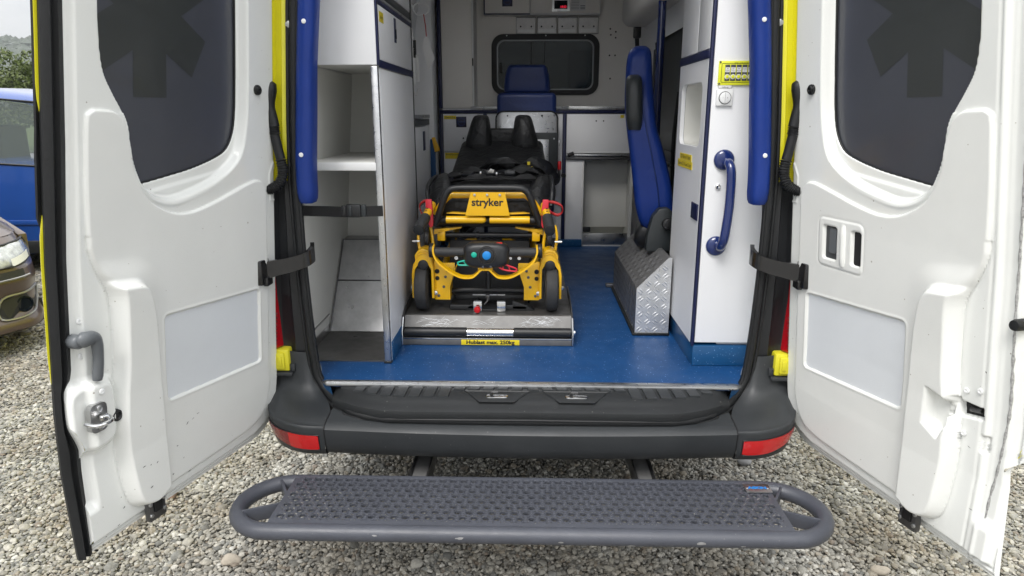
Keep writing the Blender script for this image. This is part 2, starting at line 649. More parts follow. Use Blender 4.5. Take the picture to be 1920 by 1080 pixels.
for y in (3.95, 7.55):
    for sx in (-1, 1):
        wheel(sx * .86, y, .345, .24, amb, sx)
for sx in (-1, 1):
    mb = MB().add([(sx * 1.003, 6.35, 1.32), (sx * .998, 7.25, 1.32), (sx * .975, 7.05, 1.75), (sx * .955, 6.65, 2.02), (sx * .955, 6.35, 2.02)], [(0, 1, 2, 3, 4)])
    obj('cab_window', mb, 'glass_dark', amb)
    mb = MB().box(sx * 1.02, sx * 1.12, 7.0, 7.08, 1.45, 1.85, r=.03)
    obj('wing_mirror', mb, 'black_plastic', amb)
    # inner side wall and the white painted flange behind the door seal
    mb = MB()
    zs = np.linspace(.655, 2.5, 16)
    mb.grid(lambda u, v: (sx * (W_(.655 + v * 1.85) - .075), 2.36 + u * 2.9, .655 + v * 1.85), 24, 24)
    if sx > 0:
        mb.f = [f for f in mb.f if not (3.15 < sum(mb.v[i][1] for i in f) / 4 < 4.55 and 1.42 < sum(mb.v[i][2] for i in f) / 4 < 2.05)]
    obj('inner_wall', mb, 'laminate', amb, fix=False)
    mb = MB()
    mb.grid(lambda u, v: (sx * (O_(.66 + v * 1.8) + .004 + .05 * u * u), 2.335 + .15 * u, .66 + v * 1.8), 5, 24)
    fl = obj('door_jamb', mb, 'white_paint', amb, fix=False)
    for z in (1.19, 1.06, .95, .83):
        obj('jamb_screw', MB().disc((sx * (O_(z) + .002), 2.375, z), (-sx, -.3, 0), .006, .004, n=10), 'white_plastic', fl)

# inner ceiling
mb = MB().box(-.80, .80, 2.36, 3.55, 2.46, 2.5).box(-.80, .80, 4.25, 5.3, 2.46, 2.5).box(-.80, -.33, 3.55, 4.25, 2.46, 2.5).box(.33, .80, 3.55, 4.25, 2.46, 2.5)
obj('inner_ceiling', mb, 'laminate', amb)
# unseen frosted roof hatch, added so that daylight brightens the interior
pm('frosted', (.85, .88, .90), .5, alpha=.04)
mb = MB(); ring(mb, rrect(-.345, .345, 3.535, 4.265, .03), rrect(-.325, .325, 3.555, 4.245, .03), 'Z', 2.44, 2.72)
hf = obj('added_hatch_frame', mb, 'white_plastic', amb)
obj('added_hatch_pane', MB().box(-.34, .34, 3.54, 4.26, 2.722, 2.728), 'frosted', hf)
mb = MB().box(-.72, .72, 2.33, 2.44, 2.46, 2.63, r=.01)
obj('door_header', mb, 'yellow_paint', amb)
for x in (-.35, .35):
    obj('ceiling_strip', MB().box(x - .05, x + .05, 2.8, 4.9, 2.435, 2.456, r=.008), 'white_plastic', amb)


# skins of the rear pillars, right and left of the opening
def pillar(sx, z0, z1, mat, name, inset=0.0, nz=26):
    def fn(u, v):
        z = z0 + (z1 - z0) * v
        o, w = O_(z) + .012, W_(z)
        xs = [o, o + .004, o + (w - o) * .30, o + (w - o) * .36, o + (w - o) * .62, o + (w - o) * .70, w - .01, w + .022, w + .035]
        ys = [2.37, 2.322, 2.318, 2.330, 2.334, 2.322, 2.324, 2.350, 2.42]
        i = int(round(u * 8))
        return (sx * xs[i], ys[i] + inset, z)
    return obj(name, MB().grid(fn, 8, nz), mat, amb, 50, fix=False)


for sx in (-1, 1):
    pillar(sx, 1.395, 2.62, 'yellow_paint', 'rear_pillar')
    pillar(sx, .70, 1.40, 'black_plastic', 'pillar_cover', .006)
    # tail light: deep red lens with white reversing cell
    mb = MB()
    zs = np.linspace(.80, 1.07, 12)
    secs = []
    for z in zs:
        w = W_(z)
        t = (z - .80) / .27
        xi = w - .058 + .028 * t
        secs.append([(sx * xi, 2.322, z), (sx * (xi + .012), 2.302, z), (sx * (w - .01), 2.300, z), (sx * (w + .025), 2.33, z), (sx * (w + .035), 2.42, z), (sx * xi, 2.42, z)])
    mb.loft(secs)
    tl = obj('tail_light', mb, 'tail_red', amb)
    mb = MB()
    for k in range(9):
        z = .812 + k * .014
        mb.box(sx * (W_(z) - .050), sx * (W_(z) - .004), 2.2965, 2.3015, z, z + .009, r=.002)
    obj('lens_cell', mb, 'reflector_dark', tl)
    mb = MB().disc((sx * (W_(.95) - .012), 2.299, .955), (0, -1, 0), .017, .006)
    obj('lens_screw', mb, 'white_plastic', tl)
    # yellow plastic latch block under the light
    mb = MB().box(sx * .868, sx * .935, 2.298, 2.36, .712, .795, r=.008)
    mb.box(sx * .882, sx * .925, 2.288, 2.30, .722, .785, r=.012)
    mb.box(sx * .890, sx * .905, 2.284, 2.29, .735, .772, r=.004)
    obj('marker_lamp', mb, 'lamp_yellow', amb)
    mb = MB().box(sx * .858, sx * .95, 2.29, 2.36, .695, .710, r=.004).box(sx * .850, sx * .868, 2.30, 2.36, .710, .74, r=.004)
    obj('lamp_bracket', mb, 'bumper_plastic', amb)

    # black cable sleeve beside the pillar
    top = catmull([(sx * .842, 2.30, 1.715), (sx * .852, 2.292, 1.695), (sx * .858, 2.288, 1.65), (sx * .850, 2.286, 1.60), (sx * .846, 2.285, 1.575)], 6)
    mb = MB().tube(top, [.012, .015, .018, .020, .021, .022, .023, .023, .023, .023, .022, .021, .020, .019, .018, .018, .018, .018, .018, .018, .018, .018, .018, .018, .018][:len(top)], n=14)
    cs = obj('cable_sleeve', mb, 'black_rubber', amb)
    mb = MB().tube(catmull([(sx * .846, 2.285, 1.55), (sx * .838, 2.285, 1.50), (sx * .832, 2.285, 1.47)], 5), .0155, n=14)
    obj('sleeve_tube', mb, 'black_rubber', cs)
    for (pa, cnt) in (([(sx * .846, 2.285, 1.575), (sx * .845, 2.285, 1.55)], 5),
                      ([(sx * .832, 2.285, 1.47), (sx * .828, 2.283, 1.43), (sx * .838, 2.278, 1.395), (sx * .862, 2.272, 1.375), (sx * .885, 2.268, 1.372)], 20)):
        pth = catmull(pa, 24)
        idx = np.linspace(0, len(pth) - 1, cnt * 4 + 1)
        pp = [pth[int(round(i))] for i in idx]
        rr = [(.0150, .0185, .0185, .0150)[i % 4] for i in range(len(pp))]
        obj('sleeve_bellows', MB().tube(pp, rr, n=14), 'black_rubber', cs)
    mb = MB().disc((sx * .781, 2.316, 1.895), (0, -1, 0), .011, .016)
    obj('pillar_stud', mb, 'aluminium', amb)

    # blue padded corner beside the opening, with white press buttons
    secs = []
    for z in np.concatenate([[1.322, 1.326, 1.335], np.linspace(1.36, 2.44, 30)]):
        k = 0 if z > 1.34 else (1.34 - z) * .45
        o = float(np.interp(z, [1.33, 1.38, 1.47, 1.6, 1.78, 1.97, 2.4], [.785, .788, .784, .773, .757, .737, .69])) + .003
        xi = float(np.interp(z, [1.33, 1.41, 1.475, 1.6, 1.77, 1.97, 2.4], [.733, .732, .728, .718, .706, .683, .626]))
        sec = [(o - k, 2.335), (o + .002 - k, 2.30), (o - .006 - k, 2.286 + k), (o - .016 - k, 2.281 + k), (xi + .020 + k, 2.276 + k), (xi + .008 + k, 2.282 + k), (xi + k, 2.295), (xi + k, 2.345), (xi + .02, 2.352)]
        secs.append([(sx * p[0], p[1], z) for p in sec])
    pad = obj('corner_pad', MB().loft(secs), 'blue_vinyl', amb, 50)
    for z in (1.485, 1.90, 2.3):
        xb = float(np.interp(z, [1.33, 1.45, 1.6, 1.97, 2.4], [.755, .762, .755, .712, .645]))
        obj('press_button', MB().disc((sx * xb, 2.2785, z), (0, -1, 0), .0075, .008, n=16), 'white_plastic', pad)

    # door check strap: curved glossy black arm from the opening to the door hinge side
    band = catmull([(sx * .772, 2.36, 1.145), (sx * .764, 2.325, 1.14), (sx * .775, 2.285, 1.13), (sx * .815, 2.262, 1.118), (sx * .865, 2.25, 1.108), (sx * .905, 2.238, 1.10)], 6)
    secs = []
    for i, p in enumerate(band):
        t = i / (len(band) - 1)
        d = (band[min(i + 1, len(band) - 1)] - band[max(i - 1, 0)]).normalized()
        nn = Vector((d.y, -d.x, 0)).normalized() * .007
        h = .031 - .006 * math.sin(math.pi * t)
        secs.append([p + nn + Vector((0, 0, h)), p - nn + Vector((0, 0, h)), p - nn - Vector((0, 0, h)), p + nn - Vector((0, 0, h))])
    st = obj('check_arm', MB().loft(secs), 'black_gloss', amb, 30)
    mb = MB().cyl((sx * .905, 2.235, 1.065), (sx * .905, 2.235, 1.135), .013)
    mb.box(sx * .893, sx * .950, 2.19, 2.262, 1.058, 1.142, r=.005)
    mb.box(sx * .885, sx * .902, 2.215, 2.262, 1.05, 1.08, r=.004)
    obj('check_hinge', mb, 'black_gloss', st)
    obj('hinge_bolt', MB().disc((sx * .915, 2.187, 1.12), (0, -1, 0), .006, .006), 'aluminium', st)
    obj('hinge_bolt', MB().disc((sx * .935, 2.187, 1.08), (0, -1, 0), .006, .006), 'aluminium', st)

# bumper --------------------------------------------------------------
prof = [(2.33, .604), (2.168, .606), (2.158, .600), (2.120, .597), (2.088, .589), (2.078, .578), (2.079, .560), (2.086, .52), (2.098, .488), (2.112, .476), (2.16, .470), (2.36, .468)]


def bow(x):
    return .028 * (x / .70) ** 2


secs = [[(x, p[0] + bow(x), p[1]) for p in prof] for x in np.linspace(-.696, .696, 25)]
bumper = obj('bumper', MB().loft(secs), 'bumper_plastic', amb, 45)
A = [(.797, 2.325, .78), (.790, 2.315, .72), (.775, 2.305, .665), (.745, 2.28, .630), (.718, 2.245, .614), (.6985, 2.197, .607)]
A2 = [(.83, 2.315, .78), (.822, 2.305, .72), (.806, 2.285, .662), (.775, 2.25, .628), (.735, 2.215, .612), (.6985, 2.180, .603)]
Bq = [(.93, 2.345, .78), (.925, 2.335, .715), (.905, 2.305, .662), (.855, 2.235, .627), (.775, 2.165, .609), (.6985, 2.146, .599)]
Cq = [(.985, 2.60, .66), (.968, 2.42, .628), (.938, 2.275, .612), (.882, 2.175, .602), (.79, 2.125, .595), (.6985, 2.116, .589)]
C2 = [(.992, 2.60, .645), (.975, 2.41, .612), (.943, 2.258, .596), (.885, 2.155, .588), (.79, 2.108, .581), (.6985, 2.106, .577)]
Dq = [(.985, 2.60, .51), (.965, 2.42, .505), (.930, 2.268, .497), (.872, 2.166, .490), (.785, 2.122, .486), (.6985, 2.122, .482)]
Eq = [(.95, 2.60, .49), (.93, 2.45, .485), (.89, 2.30, .48), (.84, 2.21, .475), (.77, 2.17, .472), (.6985, 2.18, .470)]


def resample(row, n=6):
    return catmull(row, n)


for sx in (-1, 1):
    rows = [resample(r_) for r_ in (A, A2, Bq, Cq, C2, Dq, Eq)]
    # second smoothing pass across the rows keeps the shoulder crease
    cols = list(zip(*rows))
    secs = []
    for c in cols:
        cc = catmull(c, 4)
        secs.append([(sx * p.x, p.y, p.z) for p in cc])
    bc = obj('bumper_corner', MB().loft(secs, closed_sec=False, caps=False), 'bumper_plastic', amb, 60, fix=False)
    # rear reflector set into the corner face
    ra, rb = rows[4], rows[5]

    def face(q, t, off=.0):
        """q runs along the corner 0 (wheel side) .. 1 (bumper joint), t from shoulder down to the lower edge"""
        f_ = q * (len(ra) - 1)
        k = min(int(f_), len(ra) - 2)
        e = f_ - k
        p = ra[k].lerp(ra[k + 1], e).lerp(rb[k].lerp(rb[k + 1], e), t)
        d = (ra[k + 1] - ra[k])
        n_ = Vector((d.y, -d.x, 0)).normalized()
        if n_.y > 0:
            n_ = -n_
        b_ = math.sin(math.pi * t) * .0035
        p = p + n_ * (off + b_)
        return (sx * p.x, p.y, p.z)
    spans = ((.49, .73, 'reflector_dark'), (.73, .955, 'reflector_red')) if sx < 0 else ((.49, .955, 'reflector_red'),)
    for (qa, qb, m) in spans:
        secs = []
        for k in range(15):
            q = qa + (qb - qa) * k / 14
            g = (q - .49) / .465
            t0 = .20 + .04 * g + (.08 * max(0, .12 - g) / .12)
            t1 = .42 + .40 * min(1, g * 1.7) ** .7
            if g > .97:
                t0 += .03; t1 -= .04
            tm = (t0 + t1) / 2
            secs.append([face(q, t0, .0045), face(q, tm, .0050), face(q, t1, .0045), face(q, t1, -.006), face(q, t0, -.006)])
        obj('reflector', MB().loft(secs), m, bc, 30)
    rim_ = [face(.487 + .471 * k / 20, .18 + .04 * k / 20, .002) for k in range(21)] + [face(.487 + .471 * (20 - k) / 20, .44 + .40 * min(1, (20 - k) / 20 * 1.7) ** .7, .002) for k in range(21)]
    obj('reflector_rim', MB().tube(rim_, .0022, n=6, closed=True), 'black_plastic', bc)
    jl = [(sx * .6972, p[0] + bow(.6972) + .0005, p[1] + .0003) for p in prof[1:10]]
    obj('joint_strip', MB().tube(jl, .0026, n=8), 'hole_black', bc)

# moulded tread on the sill, with raised pads, two striker pockets and the aluminium edge strip
def yfront(x):
    return 2.116 + .11 * (max(0, abs(x) - .42) / .28) ** 2.2


secs = []
for x in np.linspace(-.700, .700, 57):
    yf = yfront(x)
    e = .0 if abs(x) < .68 else (abs(x) - .68) * .5
    secs.append([(x, 2.258, .676 - e), (x, yf + .055, .667 - e), (x, yf + .046, .660 - e), (x, yf + .02, .652 - e), (x, yf + .003, .643 - e), (x, yf, .63 - e), (x, yf + .006, .606)])
tread = obj('sill_tread', MB().loft(secs, closed_sec=False, caps=False), 'tread_plastic', amb, 40, fix=False)
for k in range(-13, 14):
    x = k * .0505 + .01
    if abs(x) > .665:
        continue
    ya = yfront(x) + .064
    short = abs(x - .02) < .30
    if short:
        ya = 2.232
    sh = .006 if x > 0 else -.006
    pts = [(x - .018 + sh, ya), (x + .018 + sh, ya), (x + .018, 2.252), (x - .018, 2.252)]
    mb = MB()
    vs = [(p[0], p[1], .6675 + (p[1] - (yfront(x) + .055)) * .0775 + .0058) for p in pts]
    vb = [(v[0], v[1], v[2] - .006) for v in vs]
    mb.add(vs + vb, [(0, 1, 2, 3), (0, 4, 5, 1), (1, 5, 6, 2), (2, 6, 7, 3), (3, 7, 4, 0)])
    obj('tread_pad', mb, 'bumper_plastic', tread, 20)
for x in (-.112, .162):
    mb = MB()
    sgn = 1
    ow = [(x - .115, 2.228), (x + .115, 2.228), (x + .060, 2.150), (x - .060, 2.150)]
    vs = [(p[0], p[1], .676 if p[1] > 2.2 else .667) for p in ow]
    iw = [(x - .072, 2.212, .652), (x + .072, 2.212, .652), (x + .050, 2.160, .650), (x - .050, 2.160, .650)]
    mb.add(vs + iw, [(0, 1, 5, 4), (1, 2, 6, 5), (2, 3, 7, 6), (3, 0, 4, 7)])
    mb.add([(p[0], p[1], p[2]) for p in iw], [(0, 1, 2, 3)])
    pk = obj('striker_pocket', mb, 'tread_plastic', tread, 20)
    mb = MB().prism(rrect(x - .038, x + .038, 2.178, 2.205, .012), 'Z', .664, .672, r=.0015)
    sp = obj('striker_plate', mb, 'polished_steel', tread)
for x in (-.112, .162):
    mb = MB()
    mb.tube(catmull([(x - .018, 2.183, .672), (x - .018, 2.180, .690), (x + .004, 2.180, .690)], 4), .0045, n=8)
    mb.disc((x - .018, 2.19, .677), (0, 0, 1), .007, .008)
    obj('striker_bolt', mb, 'dark_steel', tread)

mb = MB()
out = [(-.746, 2.278), (-.732, 2.291), (.735, 2.291), (.750, 2.278), (.730, 2.252), (-.724, 2.252)]
mb.prism(out, 'Z', .676, .6855, r=.0015)
strip = obj('threshold_strip', mb, 'aluminium', amb)
mb = MB()
# knurled ridge pattern on the strip
for row in range(4):
    for k in range(244):
        x = -.728 + k * .006 + (row % 2) * .003
        y = 2.2535 + row * .0056
        mb.add([(x, y, .6856), (x + .0028, y + .0012, .6872), (x + .0048, y + .003, .6856), (x + .002, y + .0018, .6856)], [(0, 1, 3), (1, 2, 3)])
kn = obj('knurling', mb, 'polished_steel', strip, 0, fix=False)
kn['kind'] = 'stuff'

# rubber seal round the whole opening
path = [(-O_(z) + .004, 2.318, z) for z in np.linspace(2.42, .72, 26)]
path += [(-.772, 2.315, .69), (-.757, 2.31, .66), (-.735, 2.295, .638), (-.705, 2.265, .622), (-.665, 2.225, .614), (-.62, 2.185, .609), (-.56, 2.155, .606)]
path += [(x, 2.13 + bow(x) * .6, .606) for x in np.linspace(-.48, .48, 11)]
full = path + [(-p[0], p[1], p[2]) for p in path[:33][::-1]]
full = [full[i] for i in range(len(full)) if i == 0 or (Vector(full[i]) - Vector(full[i - 1])).length > .004]
top = [(.60, 2.318, 2.455), (.3, 2.318, 2.47), (-.3, 2.318, 2.47), (-.60, 2.318, 2.455)]
seal = obj('opening_seal', MB().tube(full + top, .0165, n=12, closed=True), 'black_rubber', amb, 60)
inner = []
for p in full + top:
    s_ = -1 if p[0] < 0 else 1
    k = min(1, abs(p[0]) / .6)
    up = 1 - k
    inner.append((p[0] - s_ * .013 * k, p[1] - .012, p[2] + .006 * up + .003))
obj('seal_lip', MB().tube(inner, .0055, n=8, closed=True), 'black_rubber', seal, 60)
outer_ = [(p[0] + (-1 if p[0] < 0 else 1) * .020 * min(1, abs(p[0]) / .6), p[1] - .004, p[2] - (.010 if p[2] < .64 else 0)) for p in full + top]
obj('seal_lip', MB().tube(outer_, .006, n=8, closed=True), 'black_rubber', seal, 60)

# vinyl floor with coved skirting
mb = MB()
fo = [(-.738, 2.276), (-.756, 2.305), (-.772, 2.345), (-.86, 2.40), (-.86, 5.2), (.86, 5.2), (.86, 2.40), (.772, 2.345), (.756, 2.305), (.738, 2.276), (.70, 2.258), (-.70, 2.258)]
mb.prism(fo, 'Z', .672, .680)
floor = obj('floor', mb, 'blue_floor', amb, 20)
for sx in (-1, 1):
    mb = MB()
    ta = [(.775, 2.365, .680), (.771, 2.343, .680), (.755, 2.304, .680), (.738, 2.276, .680), (.712, 2.258, .680)]
    ba = [(.790, 2.350, .70), (.776, 2.325, .678), (.758, 2.302, .655), (.735, 2.286, .640), (.705, 2.262, .628)]
    mb.grid(lambda u, v: tuple([sx * (ta[int(round(u * 4))][0] * v + ba[int(round(u * 4))][0] * (1 - v))] + [ta[int(round(u * 4))][c] * v + ba[int(round(u * 4))][c] * (1 - v) for c in (1, 2)]), 4, 2)
    obj('floor_cove', mb, 'skirt_blue', amb, fix=False)
# legs of the step come out from under the bumper: see the entry step


# ================================================================== rear doors
DL = .867
DZ = [.45, .55, .7, 1.1, 1.55, 1.97, 2.6]
DH = [.955, .945, .928, .900, .869, .836, .77]
FZ = [.45, .5, .73, .9, 1.28, 1.58, 1.85, 2.6]
FX = [1.172, 1.172, 1.176, 1.166, 1.124, 1.08, 1.04, .93]


def dsurf(a, z, w, s):
    """point on a rear door: a = metres from the hinge, z = height, w = towards the viewer from the inner rim"""
    u = a / DL
    h = np.interp(z, DZ, DH)
    f = np.interp(z, FZ, FX)
    x = h + (f - h) * u
    y = 2.33 - .827 * u
    return s * (x - .954 * w), y - .30 * w, z


def sdf_poly(px, py, poly):
    """signed distance (negative inside) of arrays px,py to a polygon"""
    d = np.full(px.shape, 1e9)
    inside = np.zeros(px.shape, bool)
    n = len(poly)
    for i in range(n):
        ax, ay = poly[i]
        bx, by = poly[(i + 1) % n]
        ex, ey = bx - ax, by - ay
        wx, wy = px - ax, py - ay
        t = np.clip((wx * ex + wy * ey) / (ex * ex + ey * ey + 1e-12), 0, 1)
        d = np.minimum(d, (wx - ex * t) ** 2 + (wy - ey * t) ** 2)
        c = ((ay <= py) & (by > py)) | ((by <= py) & (ay > py))
        with np.errstate(divide='ignore', invalid='ignore'):
            xi = ax + (py - ay) * ex / (ey if abs(ey) > 1e-12 else 1e-12)
        inside ^= c & (px < xi)
    d = np.sqrt(d)
    return np.where(inside, -d, d)


def sm(x, a, b):
    t = np.clip((x - a) / (b - a), 0, 1)
    return t * t * (3 - 2 * t)


def smooth2(pts, n=5, closed=True):
    return [(p.x, p.y) for p in catmull([(a, b, 0) for a, b in pts], n, closed)]


def U(l):
    return [(a * DL, z) for a, z in l]


GL_low = U([(.835, 1.83), (.832, 1.77), (.82, 1.712), (.790, 1.665), (.757, 1.622), (.738, 1.582), (.729, 1.525), (.714, 1.480), (.693, 1.443)])
GL_bot = U([(.655, 1.437), (.55, 1.449), (.44, 1.463), (.325, 1.487), (.262, 1.512), (.226, 1.560), (.212, 1.63), (.208, 1.75), (.207, 1.95)])
GLASS = [tuple(p) for p in smooth2(GL_low, 5, False)] + [tuple(p) for p in smooth2(GL_bot, 5, False)] + U([(.207, 2.38), (.80, 2.38), (.835, 2.30)])
TRIM = smooth2(U([(.882, 1.30), (.888, 1.45), (.884, 1.60), (.872, 1.622)]), 4, False) + \
    smooth2(U([(.86, 1.627), (.80, 1.624), (.765, 1.608), (.746, 1.575), (.735, 1.53), (.722, 1.475), (.694, 1.425), (.654, 1.388), (.59, 1.358), (.53, 1.346), (.469, 1.347), (.38, 1.362), (.30, 1.380),
              (.20, 1.402), (.150, 1.408), (.115, 1.397), (.095, 1.36), (.091, 1.28)]), 4, False) + \
    smooth2(U([(.090, 1.0), (.092, .72), (.097, .66), (.118, .61), (.16, .575), (.23, .560), (.35, .555)]), 4, False) + \
    smooth2(U([(.66, .552), (.683, .553), (.70, .545), (.74, .540), (.79, .556), (.815, .60), (.828, .70), (.832, .80), (.822, .90), (.812, .99), (.813, 1.12), (.822, 1.18), (.852, 1.23), (.872, 1.27)]), 4, False)
BULGE = smooth2(U([(.672, .40), (.655, .55), (.652, .80), (.662, 1.02), (.672, 1.10), (.69, 1.16), (.725, 1.195), (.79, 1.205), (.86, 1.212), (.90, 1.22)]), 5, False) + U([(.96, 1.22), (.96, .40)])
CHAN = smooth2(U([(.185, 1.95), (.186, 1.70), (.196, 1.58), (.222, 1.50), (.275, 1.455), (.36, 1.420), (.47, 1.395), (.56, 1.385), (.63, 1.40), (.675, 1.43), (.70, 1.47), (.722, 1.53), (.735, 1.60), (.775, 1.655), (.81, 1.70), (.825, 1.76), (.832, 1.85)]), 5, False) + U([(.835, 2.40), (.185, 2.40)])
OUTL = smooth2(U([(.10, .512), (.06, .535), (.025, .575), (.004, .63), (-.001, .70)]), 4, False) + U([(0, 2.44), (1.0, 2.44), (1.0, .492), (.18, .494)])


def door_height(a, z, s):
    sg = sdf_poly(a, z, GLASS)
    st = sdf_poly(a, z, TRIM)
    sb = sdf_poly(a, z, BULGE)
    sc = sdf_poly(a, z, CHAN)
    so = sdf_poly(a, z, OUTL)
    u = a / DL
    w = .020 * sm(-so, .022, .034) + .004 * sm(-so, .004, .008)
    w -= .006 * sm(-so, .012, .016) * sm(so, -.022, -.016)
    # free-edge flange steps down towards the seal
    fl = sm(u, .905, .925) * (1 - .0)
    w -= .016 * fl * sm(z, .60, .64)
    # raised latch housing at the free edge
    if s < 0:
        dl = (np.abs((u - .905) / .078) ** 4 + np.abs((z - .870) / .098) ** 4) ** .25
        w += .026 * sm(-dl, -1.12, -.78)
        w -= .003 * np.exp(-((z - .968) / .003) ** 2) * (u > .84) * (u < .94)
        w -= .003 * np.exp(-((z - .775) / .003) ** 2) * (u > .84) * (u < .94)
    else:
        # long pressed bead parallel to the free edge
        w += .004 * np.exp(-((u - .925) / .006) ** 2) - .003 * np.exp(-((u - .895) / .004) ** 2)
    # step between frame and trim along the free side
    w += .009 * sm(-st, -.003, .003)
    w -= .0035 * np.exp(-((st - .001) / .0045) ** 2) * (z < 1.33)
    w += .006 * np.exp(-((st - .010) / .004) ** 2) * (z > 1.34) * (z < 1.63) * 0
    # deep box bulge, soft at the top
    w += .034 * sm(-sb, -.004, .022) * sm(-st, -.004, .016)
    w += .010 * sm(-sb, -.06, .0) * sm(-st, .0, .02) * sm(z, 1.0, 1.3)
    # window surround channel then pane bed
    w -= .030 * sm(-sc, -.003, .017)
    w += .0040 * np.exp(-((sc - .009) / .005) ** 2) * sm(-st, -.05, -.005) * (z < 1.62)
    w -= .020 * sm(-sg, -.001, .006)
    # bottom ledge shape of the channel: shallow water shelf
    w += .006 * sm(-np.abs(z - (1.405 + (.60 - u) * .10)), -.02, -.008) * sm(-sc, .005, .02) * (sg > .012) * (z < 1.52)
    # small triangular pressing near the hinge
    tri = [(.02 * 1, 1.335), (.052, 1.335), (.056, 1.42), (.035, 1.46), (.020, 1.40)]
    sp = sdf_poly(a, z, tri)
    w += .0035 * np.exp(-(sp / .003) ** 2)
    # pressed tabs beside the window at the hinge side
    # recessed insert rectangle
    rc = rrect(*(U([(.143, 0)])[0][0], U([(.618, 0)])[0][0]), .795, 1.058, .016) if False else None
    zz = z + (u - .15) * .0 - (u - .143) / .475 * .022
    q = np.maximum(np.maximum(.150 - u, u - .620) * DL, np.maximum(.790 - zz, zz - 1.046))
    q2 = np.maximum(np.abs(u * DL - .385 * DL) - (.235 * DL - .014), 0) ** 2 + np.maximum(np.abs(zz - .918) - (.128 - .014), 0) ** 2
    sr = np.where((np.abs(u * DL - .385 * DL) > (.235 * DL - .014)) & (np.abs(zz - .918) > (.128 - .014)), np.sqrt(q2) - .014, q)
    w -= .006 * sm(-sr, -.002, .002)
    w += .0015 * np.exp(-((sr - .005) / .003) ** 2)
    if s > 0:
        # surround of the inside pull and opener
        hx, hz = .318, 1.232
        ax_, az_ = np.abs(u - hx) * DL, np.abs(z - hz - (u - hx) * .0)
        bx_, bz_ = .108 * DL - .018, .073 - .018
        q2 = np.sqrt(np.maximum(ax_ - bx_, 0) ** 2 + np.maximum(az_ - bz_, 0) ** 2) - .018
        w += .0022 * sm(-q2, -.002, .002)
        w -= .0015 * np.exp(-((q2 - .004) / .002) ** 2)
        for cx_, hw in ((.268, .034), (.397, .022)):
            bx_, bz_ = hw * DL - .008, .056 - .012
            ax_ = np.abs(u - cx_) * DL
            q3 = np.sqrt(np.maximum(ax_ - bx_, 0) ** 2 + np.maximum(az_ - bz_, 0) ** 2) - .008
            w -= .011 * sm(-q3, -.0015, .003)
        # latch mouth pocket on the free side of the trim
        pk = [(.74 * DL, .825), (.745 * DL, .925), (.80 * DL, .915), (.815 * DL, .905), (.815 * DL, .84), (.795 * DL, .80)]
        sq = sdf_poly(a, z, pk)
        w -= .036 * sm(-sq, -.004, .014)
        sq = sdf_poly(a, z, [(.800 * DL, .862), (.812 * DL, .925), (.83 * DL, .912), (.895 * DL, .915), (.900 * DL, .885), (.83 * DL, .872)])
        w -= .022 * sm(-sq, -.001, .002)
        sq = sdf_poly(a, z, [(.898 * DL, .80), (.898 * DL, .845), (.918 * DL, .847), (.918 * DL, .80)])
        w -= .008 * sm(-sq, -.001, .002)
    # pane bed never rises over the glass level
    return w, sg, st, so, sr


